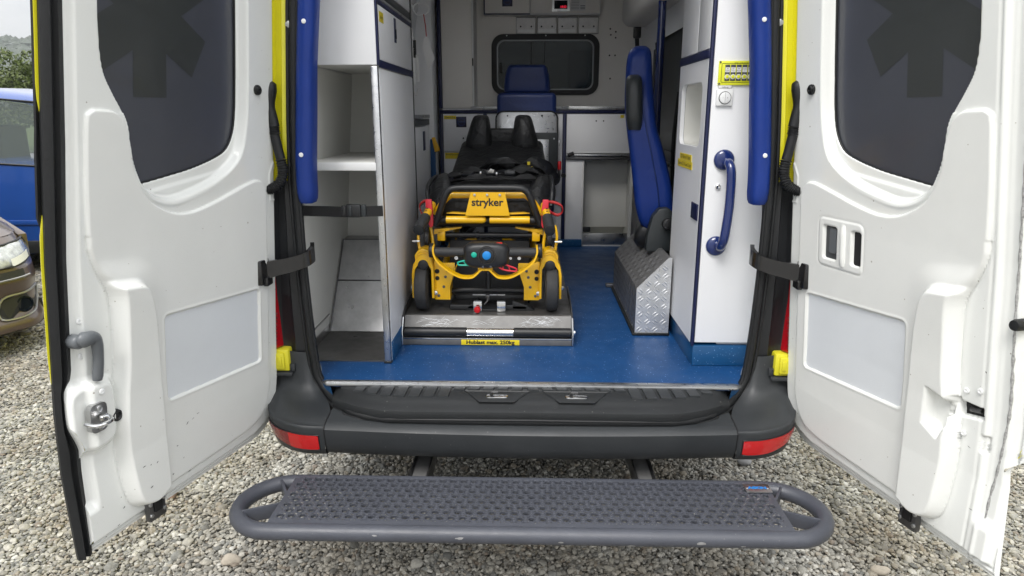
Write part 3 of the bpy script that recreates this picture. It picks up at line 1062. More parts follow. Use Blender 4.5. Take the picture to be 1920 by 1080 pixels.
def make_door(s):
    lab = 'left white rear door with grey lever and steel striker' if s < 0 else 'right white rear door with recessed pull and opener'
    nu = 250
    zs_ = np.concatenate([np.linspace(.490, .72, 80)[:-1], np.linspace(.72, 2.0, 400)[:-1], np.linspace(2.0, 2.44, 40)])
    nz = len(zs_) - 1
    rnd = .120
    umin = np.where(zs_ < .49 + rnd, (1 - np.sqrt(np.clip(1 - ((.49 + rnd - zs_) / rnd) ** 2, 0, 1))) * .155, 0.0)
    if s < 0:
        umax = np.interp(zs_, [.49, .54, .79, .81, .86, .955, .975, 1.0, 1.3, 1.55, 2.44], [.955, .950, .938, .945, .968, .970, .952, .945, .940, .935, .935])
    else:
        umax = np.interp(zs_, [.49, .55, .78, .81, .83, 1.2, 2.44], [.992, .985, .962, .998, 1.045, 1.045, 1.045])
    S_ = np.linspace(0, 1, nu + 1)
    UU = umin[:, None] + (umax - umin)[:, None] * S_[None, :]
    ZZ = np.repeat(zs_[:, None], nu + 1, 1)
    a = UU * DL
    w, sg, st, so, sr = door_height(a, ZZ, s)
    x, y, z = dsurf(a, ZZ, w, s)
    P = np.stack([x, y, z], -1).reshape(-1, 3)
    J, I = np.meshgrid(np.arange(nz), np.arange(nu), indexing='ij')
    i0 = (J * (nu + 1) + I).ravel()
    q = np.stack([i0, i0 + 1, i0 + nu + 2, i0 + nu + 1], 1)
    if s > 0:
        q = q[:, ::-1]
    cen = lambda A_: (A_[:-1, :-1] + A_[1:, 1:]).ravel() / 2
    csg, cst, csr = cen(sg), cen(st), cen(sr)
    ins = csr < -.003
    trim = (cst < .0015) & ~ins
    hole = csg < -.02
    if s > 0:   # the two openings and the latch mouth
        cu, cz = cen(UU), cen(ZZ)
    sel = {'shell': ~trim & ~ins & ~hole, 'trim': trim & ~hole, 'insert': ins}
    org = wloc(amb)

    def sub(mask, name, mat, parent):
        f = q[mask]
        used, inv = np.unique(f, return_inverse=True)
        me = bpy.data.meshes.new(name)
        vv = P[used] - np.array(org)
        me.from_pydata(vv.tolist(), [], inv.reshape(-1, 4).tolist())
        me.polygons.foreach_set('use_smooth', [True] * len(me.polygons))
        me.update()
        me.materials.append(MATS[mat])
        o = bpy.data.objects.new(name, me)
        COL.objects.link(o)
        o.parent = parent
        return o
    door = sub(sel['shell'], 'rear_door', 'white_paint', amb)
    door['label'] = lab
    sub(sel['trim'], 'trim_panel', 'trim_white', door)
    sub(sel['insert'], 'insert_panel', 'insert_white', door)

    # rim round the pressed inner panel and the outer skin (yellow outside)
    mb = MB()
    zz = zs_[::8]
    rim = [(umin[i] * DL, zs_[i]) for i in range(0, len(zs_), 5)]
    fre = [(umax[i] * DL, zs_[i]) for i in range(0, len(zs_), 5)]
    loop = rim[::-1] + [(umin[0] * DL + t * (umax[0] - umin[0]) * DL, .490) for t in np.linspace(.05, .95, 12)] + fre
    la = np.array([p[0] for p in loop]); lz = np.array([p[1] for p in loop])
    lw = door_height(la, lz, s)[0]
    ib = [dsurf(a_, z_, float(w_), s) for a_, z_, w_ in zip(la, lz, lw)]
    ob_ = [dsurf(a_, z_, -.014 if a_ > .7 else -.030, s) for a_, z_ in loop]
    n = len(loop)
    mb.add(ib + ob_, [(i, i + 1, n + i + 1, n + i) for i in range(n - 1)])
    obj('door_rim', mb, 'white_paint', door, 60, fix=False)
    mb = MB()
    def skin(u_, v_):
        z_ = .488 + v_ * 1.95
        a0_ = float(np.interp(z_, zs_, umin)) * DL
        a1_ = DL * .972 if s < 0 else float(np.interp(z_, zs_, umax)) * DL - .022
        return dsurf(a0_ + (a1_ - a0_) * u_, z_, -.014 - .028 * min(1, (1 - u_) * 4) * min(1, .25 + u_ * 5), s)
    mb.grid(skin, 24, 60)
    obj('outer_skin', mb, 'yellow_paint', door, 60, fix=False)
    # pane
    pts = [dsurf(a_, z_, -.0185 if s else 0, s) for a_, z_ in GLASS]
    mb = MB()
    # triangulate by rows so the pane follows the curved door
    rows = np.linspace(1.440, 2.38, 90)
    vs = []
    for z_ in rows:
        xs = []
        m_ = len(GLASS)
        for i in range(m_):
            (ax, az), (bx, bz) = GLASS[i], GLASS[(i + 1) % m_]
            if (az <= z_ < bz) or (bz <= z_ < az):
                xs.append(ax + (z_ - az) / (bz - az) * (bx - ax))
        if len(xs) >= 2:
            vs.append((min(xs), max(xs), z_))
    secs = []
    for (l_, r_, z_) in vs:
        secs.append([dsurf(l_ + (r_ - l_) * t, z_, -.0150, s) for t in np.linspace(0, 1, 25)])
    mb.loft(secs, closed_sec=False, caps=False)
    pane = obj('window_pane', mb, 'film_grey', door, 60, fix=False)
    # black ceramic edge / rubber round the pane
    edge = [dsurf(a_, z_, -.0125, s) for a_, z_ in GLASS]
    obj('pane_seal', MB().tube(edge, .0042, n=8, closed=True), 'black_rubber', door, 60)
    # six-armed star cut from film, lying on the pane
    cx, cz = .605 * DL, 1.873
    star = []
    hw, RR = .058, .214
    for k in range(6):
        an = R(-90 + 60 * k)
        d = Vector((math.cos(an), math.sin(an)))
        nn = Vector((-d.y, d.x))
        inn = hw / math.tan(R(30))
        for (t, o_) in ((inn, -hw), (RR, -hw), (RR, hw)):
            star.append((cx + d.x * t + nn.x * o_, cz + d.y * t + nn.y * o_))
    bm = bmesh.new()
    gl = GLASS
    vv = [bm.verts.new((p[0], p[1], 0)) for p in star]
    bm.faces.new(vv).normal_update()
    bmesh.ops.triangulate(bm, faces=bm.faces[:])
    for _ in range(3):
        bmesh.ops.subdivide_edges(bm, edges=bm.edges[:], cuts=1, use_grid_fill=True)
    bmesh.ops.triangulate(bm, faces=bm.faces[:])
    # keep only what lies on the pane
    co = np.array([v.co[:2] for v in bm.verts])
    sdv = sdf_poly(co[:, 0], co[:, 1], GLASS)
    bm.verts.ensure_lookup_table()
    mb = MB()
    bm.verts.index_update()
    fs = [[v.index for v in f.verts] for f in bm.faces if all(sdv[v.index] < -.001 for v in f.verts)]
    mb.add([dsurf(c[0], c[1], -.0143, s) for c in co], fs)
    bm.free()
    obj('star_decal', mb, 'film_star', door, 60, fix=False)
    # buffer plug near the hinge and small fittings
    def at_(u_, z_, w_):
        return Vector(dsurf(u_ * DL, z_, w_, s))
    nrm = Vector((-s * .954, -.30, 0))
    mb = MB().disc(at_(.137, 1.689, .027), nrm, .0155, .010).lathe(at_(.137, 1.689, .030), nrm, [(0, .012), (.006, .010), (.007, .006), (.002, .004)])
    obj('rubber_plug', mb, 'black_rubber', door)
    # lock plate at the bottom
    mb = MB()
    c = at_(.718 if s < 0 else .705, .522, .030)
    ux = Vector((s * .30, -.954, 0)).normalized()
    Rt = Matrix((ux, nrm, Vector((0, 0, 1)))).transposed()
    mb.box(c.x - .030, c.x + .030, c.y - .010, c.y + .010, c.z - .040, c.z + .035, r=.004, rot=Rt)
    lk = obj('bottom_lock', mb, 'dark_steel', door)
    for du, dz in ((-.028, .015), (.028, .015), (-.028, -.02), (.028, -.02)):
        mb = MB().disc(at_((.718 if s < 0 else .705) + du, .522 + dz, .041), nrm, .006, .005, n=12)
        obj('lock_bolt', mb, 'aluminium', door)
    mb = MB()
    c = at_(.718 if s < 0 else .705, .542, .040)
    mb.box(c.x - .015, c.x + .015, c.y - .006, c.y + .006, c.z - .035, c.z + .02, r=.004, rot=Rt)
    obj('lock_slot', mb, 'hole_black', door)
    # chips in the paint along the edge and screws
    mb = MB()
    spots = [(.548, .713), (.520, .718), (.496, .726), (.727, .668), (.752, .672), (.779, .678), (.543, .549), (.578, .611), (.759, .607), (.60, .66), (.63, .58), (.86, .53), (.83, .57)] if s < 0 else [(.47, .64), (.22, .78), (.36, .58), (.62, .70), (.895, 1.01), (.865, .80), (.90, .64)]
    if s > 0:
        spots = spots[4:]
    rr_ = random.Random(5)
    for (u_, z_) in spots:
        aa = np.array([[u_ * DL]]); zz_ = np.array([[z_]])
        w_ = float(door_height(aa, zz_, s)[0][0, 0]) + .0009
        L_, H_ = rr_.uniform(.003, .008), rr_.uniform(.0007, .0018)
        an = R(rr_.uniform(5, 40))
        pts = []
        for k in range(9):
            t = 2 * math.pi * k / 9
            r_ = rr_.uniform(.45, 1.15)
            px_, pz_ = L_ * math.cos(t) * r_, H_ * math.sin(t) * r_
            pts.append(dsurf(u_ * DL - px_ * math.cos(an) + pz_ * math.sin(an), z_ + px_ * math.sin(an) + pz_ * math.cos(an), w_, s))
        mb.poly(pts)
    obj('paint_chip', mb, 'dirt_chip', door, 0, fix=False)['kind'] = 'stuff'
    scr = ((.915, 1.125), (.915, 1.035), (.885, .935)) if s < 0 else ((.842, .945), (.885, .958), (.845, .83))
    for (u_, z_) in scr:
        w_ = float(door_height(np.array([[u_ * DL]]), np.array([[z_]]), s)[0][0, 0])
        c = at_(u_, z_, w_ + .002)
        o = obj('screw', MB().lathe(c, nrm, [(0, .008), (.002, .0075), (.003, .004), (.0015, .0035)], n=16), 'white_plastic', door)
    if s < 0:
        # wide black rubber seal along the free edge
        secs = []
        for z_ in zs_[::4]:
            ui = float(np.interp(z_, zs_, umax)) * DL - .006
            ue = DL * .988
            prof_ = [(ui, -.012), (ui, .008), (ui + .3 * (ue - ui), .013), (ui + .42 * (ue - ui), .004), (ui + .60 * (ue - ui), .006), (ui + .72 * (ue - ui), .016), (ue - .006, .010), (ue, .000), (ue - .004, -.012)]
            secs.append([dsurf(a_, z_, w_, s) for a_, w_ in prof_])
        obj('edge_seal', MB().loft(secs), 'black_rubber', door, 40)
        # thin yellow folded edge of the outer skin beyond the seal
        secs = []
        for z_ in np.linspace(.95, 2.44, 50):
            k = float(np.interp(z_, [.95, 1.05, 1.35, 1.42, 1.60, 1.66, 2.4], [-.006, .001, .003, -.008, -.008, .003, .005]))
            k = k - .010
            secs.append([dsurf(DL - .016, z_, -.008, s), dsurf(DL + k, z_, -.0105, s), dsurf(DL - .001 + k, z_, -.013, s), dsurf(DL - .02, z_, -.013, s)])
        obj('skin_edge', MB().loft(secs), 'yellow_paint', door, 40)
        secs = []
        for z_ in np.linspace(1.36, 2.44, 40):
            k = float(np.interp(z_, [1.36, 1.38, 1.54, 1.58, 1.62, 2.4], [-.004, .006, .006, .004, .004, .007]))
            k = k - .012
            secs.append([dsurf(DL - .018, z_, -.0135, s), dsurf(DL + k, z_, -.0135, s), dsurf(DL + .002 + k, z_, -.018, s), dsurf(DL - .02, z_, -.022, s)])
        obj('hinge_strip', MB().loft(secs), 'black_rubber', door, 40)
        # grey inside lever
        secs = []
        c0 = at_(.905, 1.075, .036)
        e1 = ux  # towards the free edge
        def LP(a_, z_, w_):
            return Vector(dsurf(a_ * DL, z_, w_, s))
        mb = MB()
        mb.tube(catmull([LP(.938, 1.082, .030), LP(.925, 1.084, .044), LP(.900, 1.082, .046), LP(.888, 1.065, .046), LP(.886, 1.02, .046), (LP(.892, .968, .046))], 5),
                [.010, .012, .015, .018, .020, .020, .019, .0185, .018, .0175, .017, .0165, .0165, .016, .0155, .015, .015, .0145, .0145, .014, .014, .014, .014, .014, .014, .012][:26], n=14, flat=(nrm, .8))
        mb.disc(LP(.936, 1.080, .026), nrm, .018, .035)
        obj('door_lever', mb, 'handle_grey', door, 50)
        # steel striker plate with loop and two torx screws
        zc, uc = .872, .905
        wb = float(door_height(np.array([[uc * DL]]), np.array([[zc]]), s)[0][0, 0]) + .003
        pl = [(uc * DL + p[0], zc + p[1]) for p in rrect(-.024, .024, -.038, .038, .014)]
        mb = MB()
        f_ = [dsurf(a_, z_, wb + .005, s) for a_, z_ in pl]
        b_ = [dsurf(a_, z_, wb - .012, s) for a_, z_ in pl]
        mb.loft([b_, f_])
        obj('striker_plate', mb, 'brushed_steel', door)
        mb = MB()
        mb.tube(catmull([at_(.885, .872, wb), at_(.885, .870, wb + .020), at_(.900, .869, wb + .040), at_(.925, .868, wb + .042), at_(.945, .868, wb + .030), at_(.945, .868, wb)], 5), .0055, n=10)
        mb.box(*(lambda c_: (c_.x - .012, c_.x + .012, c_.y - .004, c_.y + .004, c_.z - .008, c_.z + .008))(at_(.897, .872, wb + .012)), r=.003, rot=Rt)
        obj('striker_loop', mb, 'polished_steel', door)
        for z_ in (.896, .847):
            c = at_(.902, z_, wb + .006)
            obj('torx_screw', MB().lathe(c, nrm, [(0, .0095), (.003, .009), (.004, .0055), (.0015, .005)], n=18), 'aluminium', door)
        c = at_(.836, .850, .030)
        obj('rubber_buffer', MB().lathe(c, nrm, [(-.02, .017), (.012, .017), (.020, .0155), (.022, .011), (.018, .008), (.019, .003)], n=24), 'black_rubber', door)
    else:
        # dark hollows and the grey opener flap in the recessed inside pull
        for cx_, hw_, nm, mt in ((.268, .0325, 'opener_recess', 'ink_grey'), (.397, .0205, 'pull_recess', 'hole_black')):
            pl = [(cx_ * DL + p[0], 1.232 + p[1]) for p in rrect(-hw_ * DL, hw_ * DL, -.0545, .0545, .010)]
            w0 = float(door_height(np.array([[cx_ * DL]]), np.array([[1.232]]), s)[0][0, 0])
            mb = MB().poly([dsurf(a_, z_, w0 + .002, s) for a_, z_ in pl])
            obj(nm, mb, mt, door, 0)
        w0 = float(door_height(np.array([[.268 * DL]]), np.array([[1.232]]), s)[0][0, 0])
        mb = MB()
        pl = [(.279 * DL + p[0], 1.237 + p[1]) for p in rrect(-.014, .014, -.036, .040, .006)]
        mb.loft([[dsurf(a_, z_, w0 + .003, s) for a_, z_ in pl], [dsurf(a_, z_, w0 + .008, s) for a_, z_ in pl]])
        obj('opener_flap', mb, 'handle_grey', door)
        # white pull bar standing between the two openings
        mb = MB()
        mb.tube([dsurf(.335 * DL, z_, .031 if abs(z_ - 1.232) < .05 else .027, s) for z_ in np.linspace(1.172, 1.292, 9)], .0125, n=12)
        obj('pull_bar', mb, 'trim_white', door, 60)
        # latch mouth
        mb = MB()
        pl = U([(.802, .866), (.812, .922), (.832, .908), (.893, .912), (.897, .888), (.83, .876)])
        mb.poly([dsurf(a_, z_, .0035, s) for a_, z_ in pl])
        obj('latch_mouth', mb, 'hole_black', door, 0)
        mb = MB()
        mb.tube([dsurf(.845 * DL, .893, .010, s), dsurf(.878 * DL, .899, .008, s)], .006, n=8)
        obj('latch_claw', mb, 'dark_steel', door)
        mb = MB().poly([dsurf(a_, z_, .0005, s) for a_, z_ in U([(.900, .803), (.900, .843), (.916, .845), (.916, .803)])])
        obj('adjuster_slot', mb, 'hole_black', door, 0)
        mb = MB().tube([dsurf(.909 * DL, .812, .003, s), dsurf(.909 * DL, .835, .003, s)], .0028, n=8)
        obj('adjuster_screw', mb, 'aluminium', door)
        # rough sealing bead down the flange
        bead = [dsurf((.958 + .003 * math.sin(z_ * 9) - float(np.interp(z_, [.5, .70, .82, .95], [.020, .022, .010, 0]))) * DL, z_, .0075, s) for z_ in np.linspace(.56, 2.4, 140)]
        obj('sealing_bead', MB().tube(bead, [.0035 + .001 * math.sin(i * 1.7) for i in range(140)], n=6), 'bead', door, 60)
        c = at_(.972, 1.150, .012)
        obj('rubber_buffer', MB().lathe(c, nrm, [(-.02, .014), (.010, .014), (.018, .012), (.019, .003)], n=24), 'black_rubber', door)
        for (u_, z_) in ((.845, .64), (.90, .545), (.33, .505)):
            pass
    return door


pm('bead', (.50, .50, .49), .8, var=.55, vscale=160, bump=1.0, bscale=400)
make_door(-1)
make_door(1)

# ================================================================== interior fittings fixed to the van: partition and bulkhead cupboards
def holes(pts, mat, parent, name='screw_hole', r=.006, axis=(0, -1, 0)):
    for p in pts:
        obj(name, MB().disc(p, axis, r, .003, n=12), mat, parent)


def panel_hole(mb, axis, a0, a1, u0, u1, v0, v1, hole):
    """flat panel u0..u1 x v0..v1 with a rounded opening: ring to a tight rectangle plus four strips"""
    hu0, hu1 = min(p[0] for p in hole), max(p[0] for p in hole)
    hv0, hv1 = min(p[1] for p in hole), max(p[1] for p in hole)
    m = .03
    n = len(hole)
    rect = rrect(hu0 - m, hu1 + m, hv0 - m, hv1 + m, .0005, n // 4 - 1)
    ring(mb, rect, hole, axis, a0, a1)
    for (ua, ub, va, vb) in ((u0, hu0 - m, v0, v1), (hu1 + m, u1, v0, v1), (hu0 - m, hu1 + m, v0, hv0 - m), (hu0 - m, hu1 + m, hv1 + m, v1)):
        if axis == 'Y':
            mb.box(ua, ub, a0, a1, va, vb)
        else:
            mb.box(a0, a1, ua, ub, va, vb)
    return mb


YP = 5.2
pt = thing('partition', 'pale grey partition with a sliding window at the far end of the ambulance', 'partition wall', (0, YP, .68))
# wall with a rounded window opening
mb = MB()
win_o = rrect(-.277, .473, 1.757, 2.153, .075, 8)
panel_hole(mb, 'Y', YP, YP + .03, -.86, .86, .665, 2.505, win_o)
obj('wall_panel', mb, 'partition_grey', pt, 20)
mb = MB()
ring(mb, rrect(-.290, .486, 1.744, 2.166, .085, 8), rrect(-.252, .448, 1.780, 2.128, .055, 8), 'Y', YP - .018, YP + .01)
wf = obj('window_frame', mb, 'black_rubber', pt)
mb = MB()
ring(mb, rrect(-.252, .448, 1.780, 2.128, .055, 8), rrect(-.243, .439, 1.789, 2.119, .050, 8), 'Y', YP - .008, YP + .012)
obj('window_bead', mb, 'bead_grey', wf)
mb = MB().box(-.246, .10, YP + .012, YP + .016, 1.786, 2.122)
obj('window_pane', mb, 'partition_glass', wf)
mb = MB().box(.09, .442, YP + .004, YP + .008, 1.786, 2.122)
obj('window_pane', mb, 'partition_glass', wf)
mb = MB().box(-.008, .002, YP - .002, YP + .010, 1.79, 2.118).box(.088, .094, YP - .002, YP + .004, 1.79, 2.118)
obj('window_rail', mb, 'black_plastic', wf)
mb = MB().box(-.236, -.215, YP - .016, YP + .006, 1.90, 1.97, r=.004)
obj('window_catch', mb, 'black_plastic', wf)
mb = MB().box(.0, .44, YP + .25, YP + .5, 1.60, 1.80, r=.03)
mb.box(.27, .44, YP + .20, YP + .30, 1.80, 2.08, r=.05)
obj('cab_seat', mb, 'grey_shell', wf)
mb = MB().box(-.60, .80, YP + .9, YP + 1.0, 1.2, 1.72, r=.04)
obj('dashboard', mb, 'glass_dark', wf)
holes([(-.18, YP - .02, 2.155), (.10, YP - .02, 2.155), (.38, YP - .02, 2.155)], 'aluminium', wf, 'frame_screw', .005)
holes([(.56, YP - .001, 2.20), (.60, YP - .001, 2.18), (.565, YP - .001, 2.16), (.60, YP - .001, 2.14), (.56, YP - .001, 2.02), (.60, YP - .001, 2.02), (.57, YP - .001, 1.86)], 'hole_black', pt)
# sticker holders above the window
for k in range(4):
    x0 = -.112 + k * .148
    mb = MB().box(x0, x0 + .140, YP - .018, YP - .001, 2.165, 2.278, r=.004)
    h = obj('leaflet_holder', mb, 'clear_holder', pt)
    mb = MB().box(x0 + .008, x0 + .132, YP - .0205, YP - .0185, 2.172, 2.268)
    obj('holder_front', mb, 'clear_holder', h)
    obj('holder_edge', MB().tube([(x0, YP - .020, 2.166), (x0 + .140, YP - .020, 2.166), (x0 + .140, YP - .020, 2.277), (x0, YP - .020, 2.277)], .0022, n=6, closed=True), 'grey_shell', h)
    obj('highlight_card', MB().box(x0 + .014, x0 + .126, YP - .0215, YP - .0206, 2.176, 2.196 + .004 * (k % 2)), 'white_plastic', h)  # white card strip, its colour standing in for the holder's bright highlight
    holes([(x0 + .032, YP - .022, 2.215), (x0 + .108, YP - .022, 2.215)], 'hole_black', h, 'holder_rivet', .006)

# overhead cupboard: left flap with turning lock, right fixed field with radio display and notice
oc = thing('overhead_cupboard', 'white overhead cupboard above the partition window with red digital display', 'cupboard', (.07, 5.05, 2.285))
obj('carcass', MB().box(-.335, .476, YP - .095, YP - .002, 2.285, 2.456), 'laminate_edge', oc)
obj('flap', MB().box(-.328, -.018, YP - .115, YP - .096, 2.293, 2.452, r=.002), 'partition_grey', oc)
obj('fixed_panel', MB().box(-.010, .470, YP - .113, YP - .096, 2.293, 2.452, r=.002), 'partition_grey', oc)
mb = MB().box(-.337, -.014, YP - .110, YP - .096, 2.284, 2.292).box(-.337, -.330, YP - .110, YP - .096, 2.292, 2.455)
obj('edge_trim', mb, 'navy_trim', oc)


def turn_lock(c, parent, s=.036, axis='Y', sgn=-1):
    """square navy recessed turning lock"""
    x, y, z = c
    if axis == 'Y':
        mb = MB().box(x - s, x + s, y, y + .004, z - s, z + s, r=.002)
        o = obj('turn_lock', mb, 'navy_trim', parent)
        mb = MB(); ring(mb, [(x + s * .78 * math.cos(a), z + s * .78 * math.sin(a)) for a in np.linspace(0, 2 * math.pi, 25)[:-1]],
                        [(x + s * .62 * math.cos(a), z + s * .62 * math.sin(a)) for a in np.linspace(0, 2 * math.pi, 25)[:-1]], 'Y', y - .002, y)
        mb.box(x - s * .6, x + s * .6, y - .003, y, z - s * .12, z + s * .12, r=.001)
        obj('lock_handle', mb, 'navy_vinyl', o)
    return o


turn_lock((-.172, YP - .119, 2.372), oc)
mb = MB(); ring(mb, rrect(.138, .262, 2.302, 2.390, .003), rrect(.154, .246, 2.318, 2.374, .002), 'Y', YP - .119, YP - .113)
ds = obj('display_frame', mb, 'aluminium', oc)
obj('display_screen', MB().box(.154, .246, YP - .1165, YP - .1135, 2.318, 2.374), 'glass_dark', oc)
obj('display_digits', text_mb('10:23', .020, (.217, YP - .1168, 2.332), (1, 0, 0), (0, 0, 1), .0004, .0004), 'led_red', oc, 0, fix=False)
np_ = obj('notice', MB().box(.266, .372, YP - .1155, YP - .1135, 2.306, 2.388), 'paper_white', oc)
mb = MB()
for k in range(7):
    mb.box(.273, .273 + (.055 if k else .05), YP - .1165, YP - .1158, 2.378 - k * .010, 2.380 - k * .010)
    if k > 3:
        mb.box(.335, .368, YP - .1165, YP - .1158, 2.377 - k * .010, 2.381 - k * .010)
o = obj('notice_line', mb, 'ink_grey', np_); o['kind'] = 'stuff'

# tall cupboard left of the partition
YB = 4.88
tc_ = thing('tall_cupboard', 'tall pale cupboard door in the far left corner with navy edge strip', 'cupboard', (-.52, YB, 1.64))
obj('door', MB().box(-.612, -.408, YB, YB + .018, 1.652, 2.45, r=.002), 'partition_grey', tc_)
obj('carcass', MB().box(-.62, -.395, YB + .019, YP - .002, 1.645, 2.455), 'laminate_edge', tc_)
obj('edge_trim', MB().box(-.640, -.616, YB - .006, YB + .02, 1.648, 2.455, r=.004), 'navy_trim', tc_)
obj('hinge', MB().box(-.406, -.398, YB - .004, YB + .01, 1.93, 1.98, r=.002), 'black_plastic', tc_)

# lower bulkhead cupboards
bc_ = thing('bulkhead_cupboard', 'white lower cupboards with navy edges and open niche at the far end', 'cupboard', (0, YB, .68))
obj('carcass', MB().box(-.62, .36, YB + .02, YP - .004, .68, 1.63), 'laminate_edge', bc_)
obj('worktop', MB().box(-.62, .72, YB + .002, YP - .002, 1.632, 1.645, r=.002), 'laminate', bc_)
for xa_, xb_ in ((-.42, .255), (.257, .72)):
    obj('edge_rail', MB().box(xa_, xb_, YB - .010, YB + .002, 1.640, 1.662, r=.002), 'aluminium', bc_)
mb = MB().box(-.640, .72, YB - .006, YB + .018, 1.615, 1.638, r=.004)
obj('edge_trim', mb, 'navy_trim', bc_)
for x in (-.628, -.322, .232):
    obj('edge_trim', MB().box(x - .012, x + .012, YB - .005, YB + .018, .69, 1.614, r=.004), 'navy_trim', bc_)
obj('door', MB().box(-.613, -.337, YB, YB + .018, 1.355, 1.612, r=.002), 'laminate', bc_)
obj('door', MB().box(-.613, -.337, YB, YB + .018, .70, 1.348, r=.002), 'laminate', bc_)
obj('door', MB().box(-.307, .217, YB, YB + .018, .70, 1.612, r=.002), 'laminate', bc_)
obj('flap', MB().box(.247, .71, YB, YB + .018, 1.345, 1.612, r=.002), 'laminate', bc_)
turn_lock((-.487, YB - .004, 1.558), bc_)
for (x, z, tx, w) in ((-.565, 1.589, 'Getränke', .042), (-.555, 1.335, 'Brechbeutel', .05)):
    if z < 1.4:
        obj('label', MB().box(x - w, x + w, YB - .002, YB, z - .030, z + .012), 'sticker_yellow', bc_)
    else:
        obj('label', MB().box(x - w, x + w, YB - .002, YB, z - .012, z + .012), 'sticker_yellow', bc_)
    obj('label_print', text_mb(tx, .018, (x, YB - .0022, z), (1, 0, 0), (0, 0, 1), .0004), 'ink', bc_, 0, fix=False)
obj('label', MB().box(.615, .64, YB - .002, YB, 1.585, 1.605), 'sticker_yellow', bc_)
mb = MB().box(-.487, -.43, YB - .004, YB, 1.415, 1.468, r=.002)
so_ = obj('socket_plate', mb, 'white_plastic', bc_)
holes([(-.474, YB - .006, 1.447)], 'hole_black', so_, 'socket_hole', .006)
holes([(.45, YB - .001, 1.565), (.50, YB - .001, 1.565)], 'hole_black', bc_, 'screw_hole', .005)
# niche with a fridge-like recess at the right
mb = MB()
mb.box(.70, .72, YB, YP - .004, .68, 1.33)
mb.box(.247, .70, YP - .03, YP - .004, .68, 1.30)
mb.box(.247, .70, YB + .02, YP - .004, .68, .69)
obj('niche', mb, 'shelf_inside', bc_)
obj('niche_shelf', MB().box(.247, .72, YB - .012, YP - .01, 1.300, 1.318, r=.002), 'dark_steel', bc_)
obj('niche_rail', MB().box(.247, .72, YB - .008, YB + .01, 1.325, 1.338, r=.002), 'aluminium', bc_)
obj('side_panel', MB().box(.247, .362, YB, YB + .018, .70, 1.298, r=.002), 'laminate', bc_)
obj('panel_edge', MB().box(.362, .374, YB - .002, YB + .30, .70, 1.298, r=.002), 'laminate_edge', bc_)
obj('niche_box', MB().box(.376, .70, YB + .15, YP - .04, .80, 1.29, r=.004), 'shelf_inside', bc_)
obj('kick_plate', MB().box(.376, .73, YB + .02, YB + .032, .69, .775, r=.002), 'brushed_steel', bc_)
obj('skirting', MB().box(-.62, .37, YB - .008, YB + .02, .681, .735, r=.004), 'skirt_blue', bc_)
obj('rail_clip', MB().box(.255, .30, YB - .03, YB - .01, 1.325, 1.352, r=.005, rot=Matrix.Rotation(R(-20), 3, 'Y')), 'black_plastic', bc_)
obj('floor_catch', MB().box(.375, .43, YB - .02, YB + .01, .79, .825, r=.006), 'black_plastic', bc_)

# ================================================================== left rear shelf unit
YF = 2.48
sh = thing('shelf_unit', 'white open shelf cabinet inside the left of the ambulance with black belt', 'shelf cabinet', (-.69, YF, .68))
XA = -.535


def wl(z):      # left wall line the unit stands against
    return -(W_(z) - .078)


mb = MB().box(-.86, XA - .012, 3.12, 3.14, .68, 2.45)
obj('back_panel', mb, 'shelf_inside', sh)
mb = MB()
mb.grid(lambda u, v: (wl(.68 + v * 1.1) + .003, YF + .004 + u * .64, .68 + v * 1.1), 2, 8)
obj('left_lining', mb, 'shelf_inside', sh, fix=False)
mb = MB().prism([(wl(1.44) + .004, YF - .0), (XA - .016, YF - .0), (XA - .016, 3.12), (wl(1.44) + .004, 3.12)], 'Z', 1.432, 1.448, r=.002)
shf = obj('shelf', mb, 'shelf_inside', sh)
obj('shelf_lip', MB().box(wl(1.43) + .006, XA - .018, YF - .006, YF + .006, 1.417, 1.446, r=.003), 'white_plastic', shf)
obj('top_panel', MB().prism([(wl(1.78) + .004, 1.782), (XA - .004, 1.782), (XA - .004, 2.45), (wl(2.45) + .004, 2.45)], 'Y', YF, YF + .018, r=.002), 'laminate', sh)
obj('top_board', MB().box(-.80, XA - .016, YF + .02, 3.12, 1.784, 1.80), 'shelf_inside', sh)
# aisle side of the unit
obj('side_panel', MB().box(XA - .016, XA, YF + .020, 3.19, .68, 1.772, r=.002), 'laminate', sh)
obj('edge_profile', MB().box(XA - .026, XA - .001, YF - .006, YF + .019, .681, 1.778, r=.004), 'aluminium', sh)
obj('profile_foot', MB().box(XA - .028, XA + .002, YF - .010, YF + .012, .680, .688, r=.002), 'black_plastic', sh)
obj('edge_trim', MB().box(XA - .001, XA + .004, YF + .016, 3.192, 1.774, 1.800, r=.002), 'navy_trim', sh)
obj('upper_door', MB().box(XA - .018, XA, YF + .022, 3.185, 1.802, 1.985, r=.002), 'laminate', sh)
obj('edge_trim', MB().box(XA - .004, XA + .004, YF + .002, YF + .020, 1.78, 2.45, r=.002), 'navy_trim', sh)
obj('gap_rail', MB().box(XA - .010, XA + .003, YF + .016, 3.192, 1.988, 2.001, r=.001), 'navy_trim', sh)
obj('grip_rail', MB().box(XA - .008, XA + .002, YF + .016, 3.192, 2.003, 2.012, r=.001), 'aluminium', sh)
obj('grip_band', MB().box(XA - .016, XA - .003, YF + .016, 3.192, 2.014, 2.045, r=.001), 'grey_shell', sh)
obj('upper_door', MB().box(XA - .020, XA - .002, YF + .020, 3.190, 2.048, 2.45, r=.002), 'laminate', sh)
obj('edge_trim', MB().box(XA - .004, XA + .003, 3.192, 3.204, .70, 2.45, r=.002), 'black_plastic', sh)
obj('back_body', MB().box(-.85, XA - .02, 3.142, 3.19, .68, 2.45), 'laminate', sh)
lt = obj('latch', MB().box(XA, XA + .003, 2.80, 2.835, 1.885, 1.975, r=.002), 'navy_trim', sh)
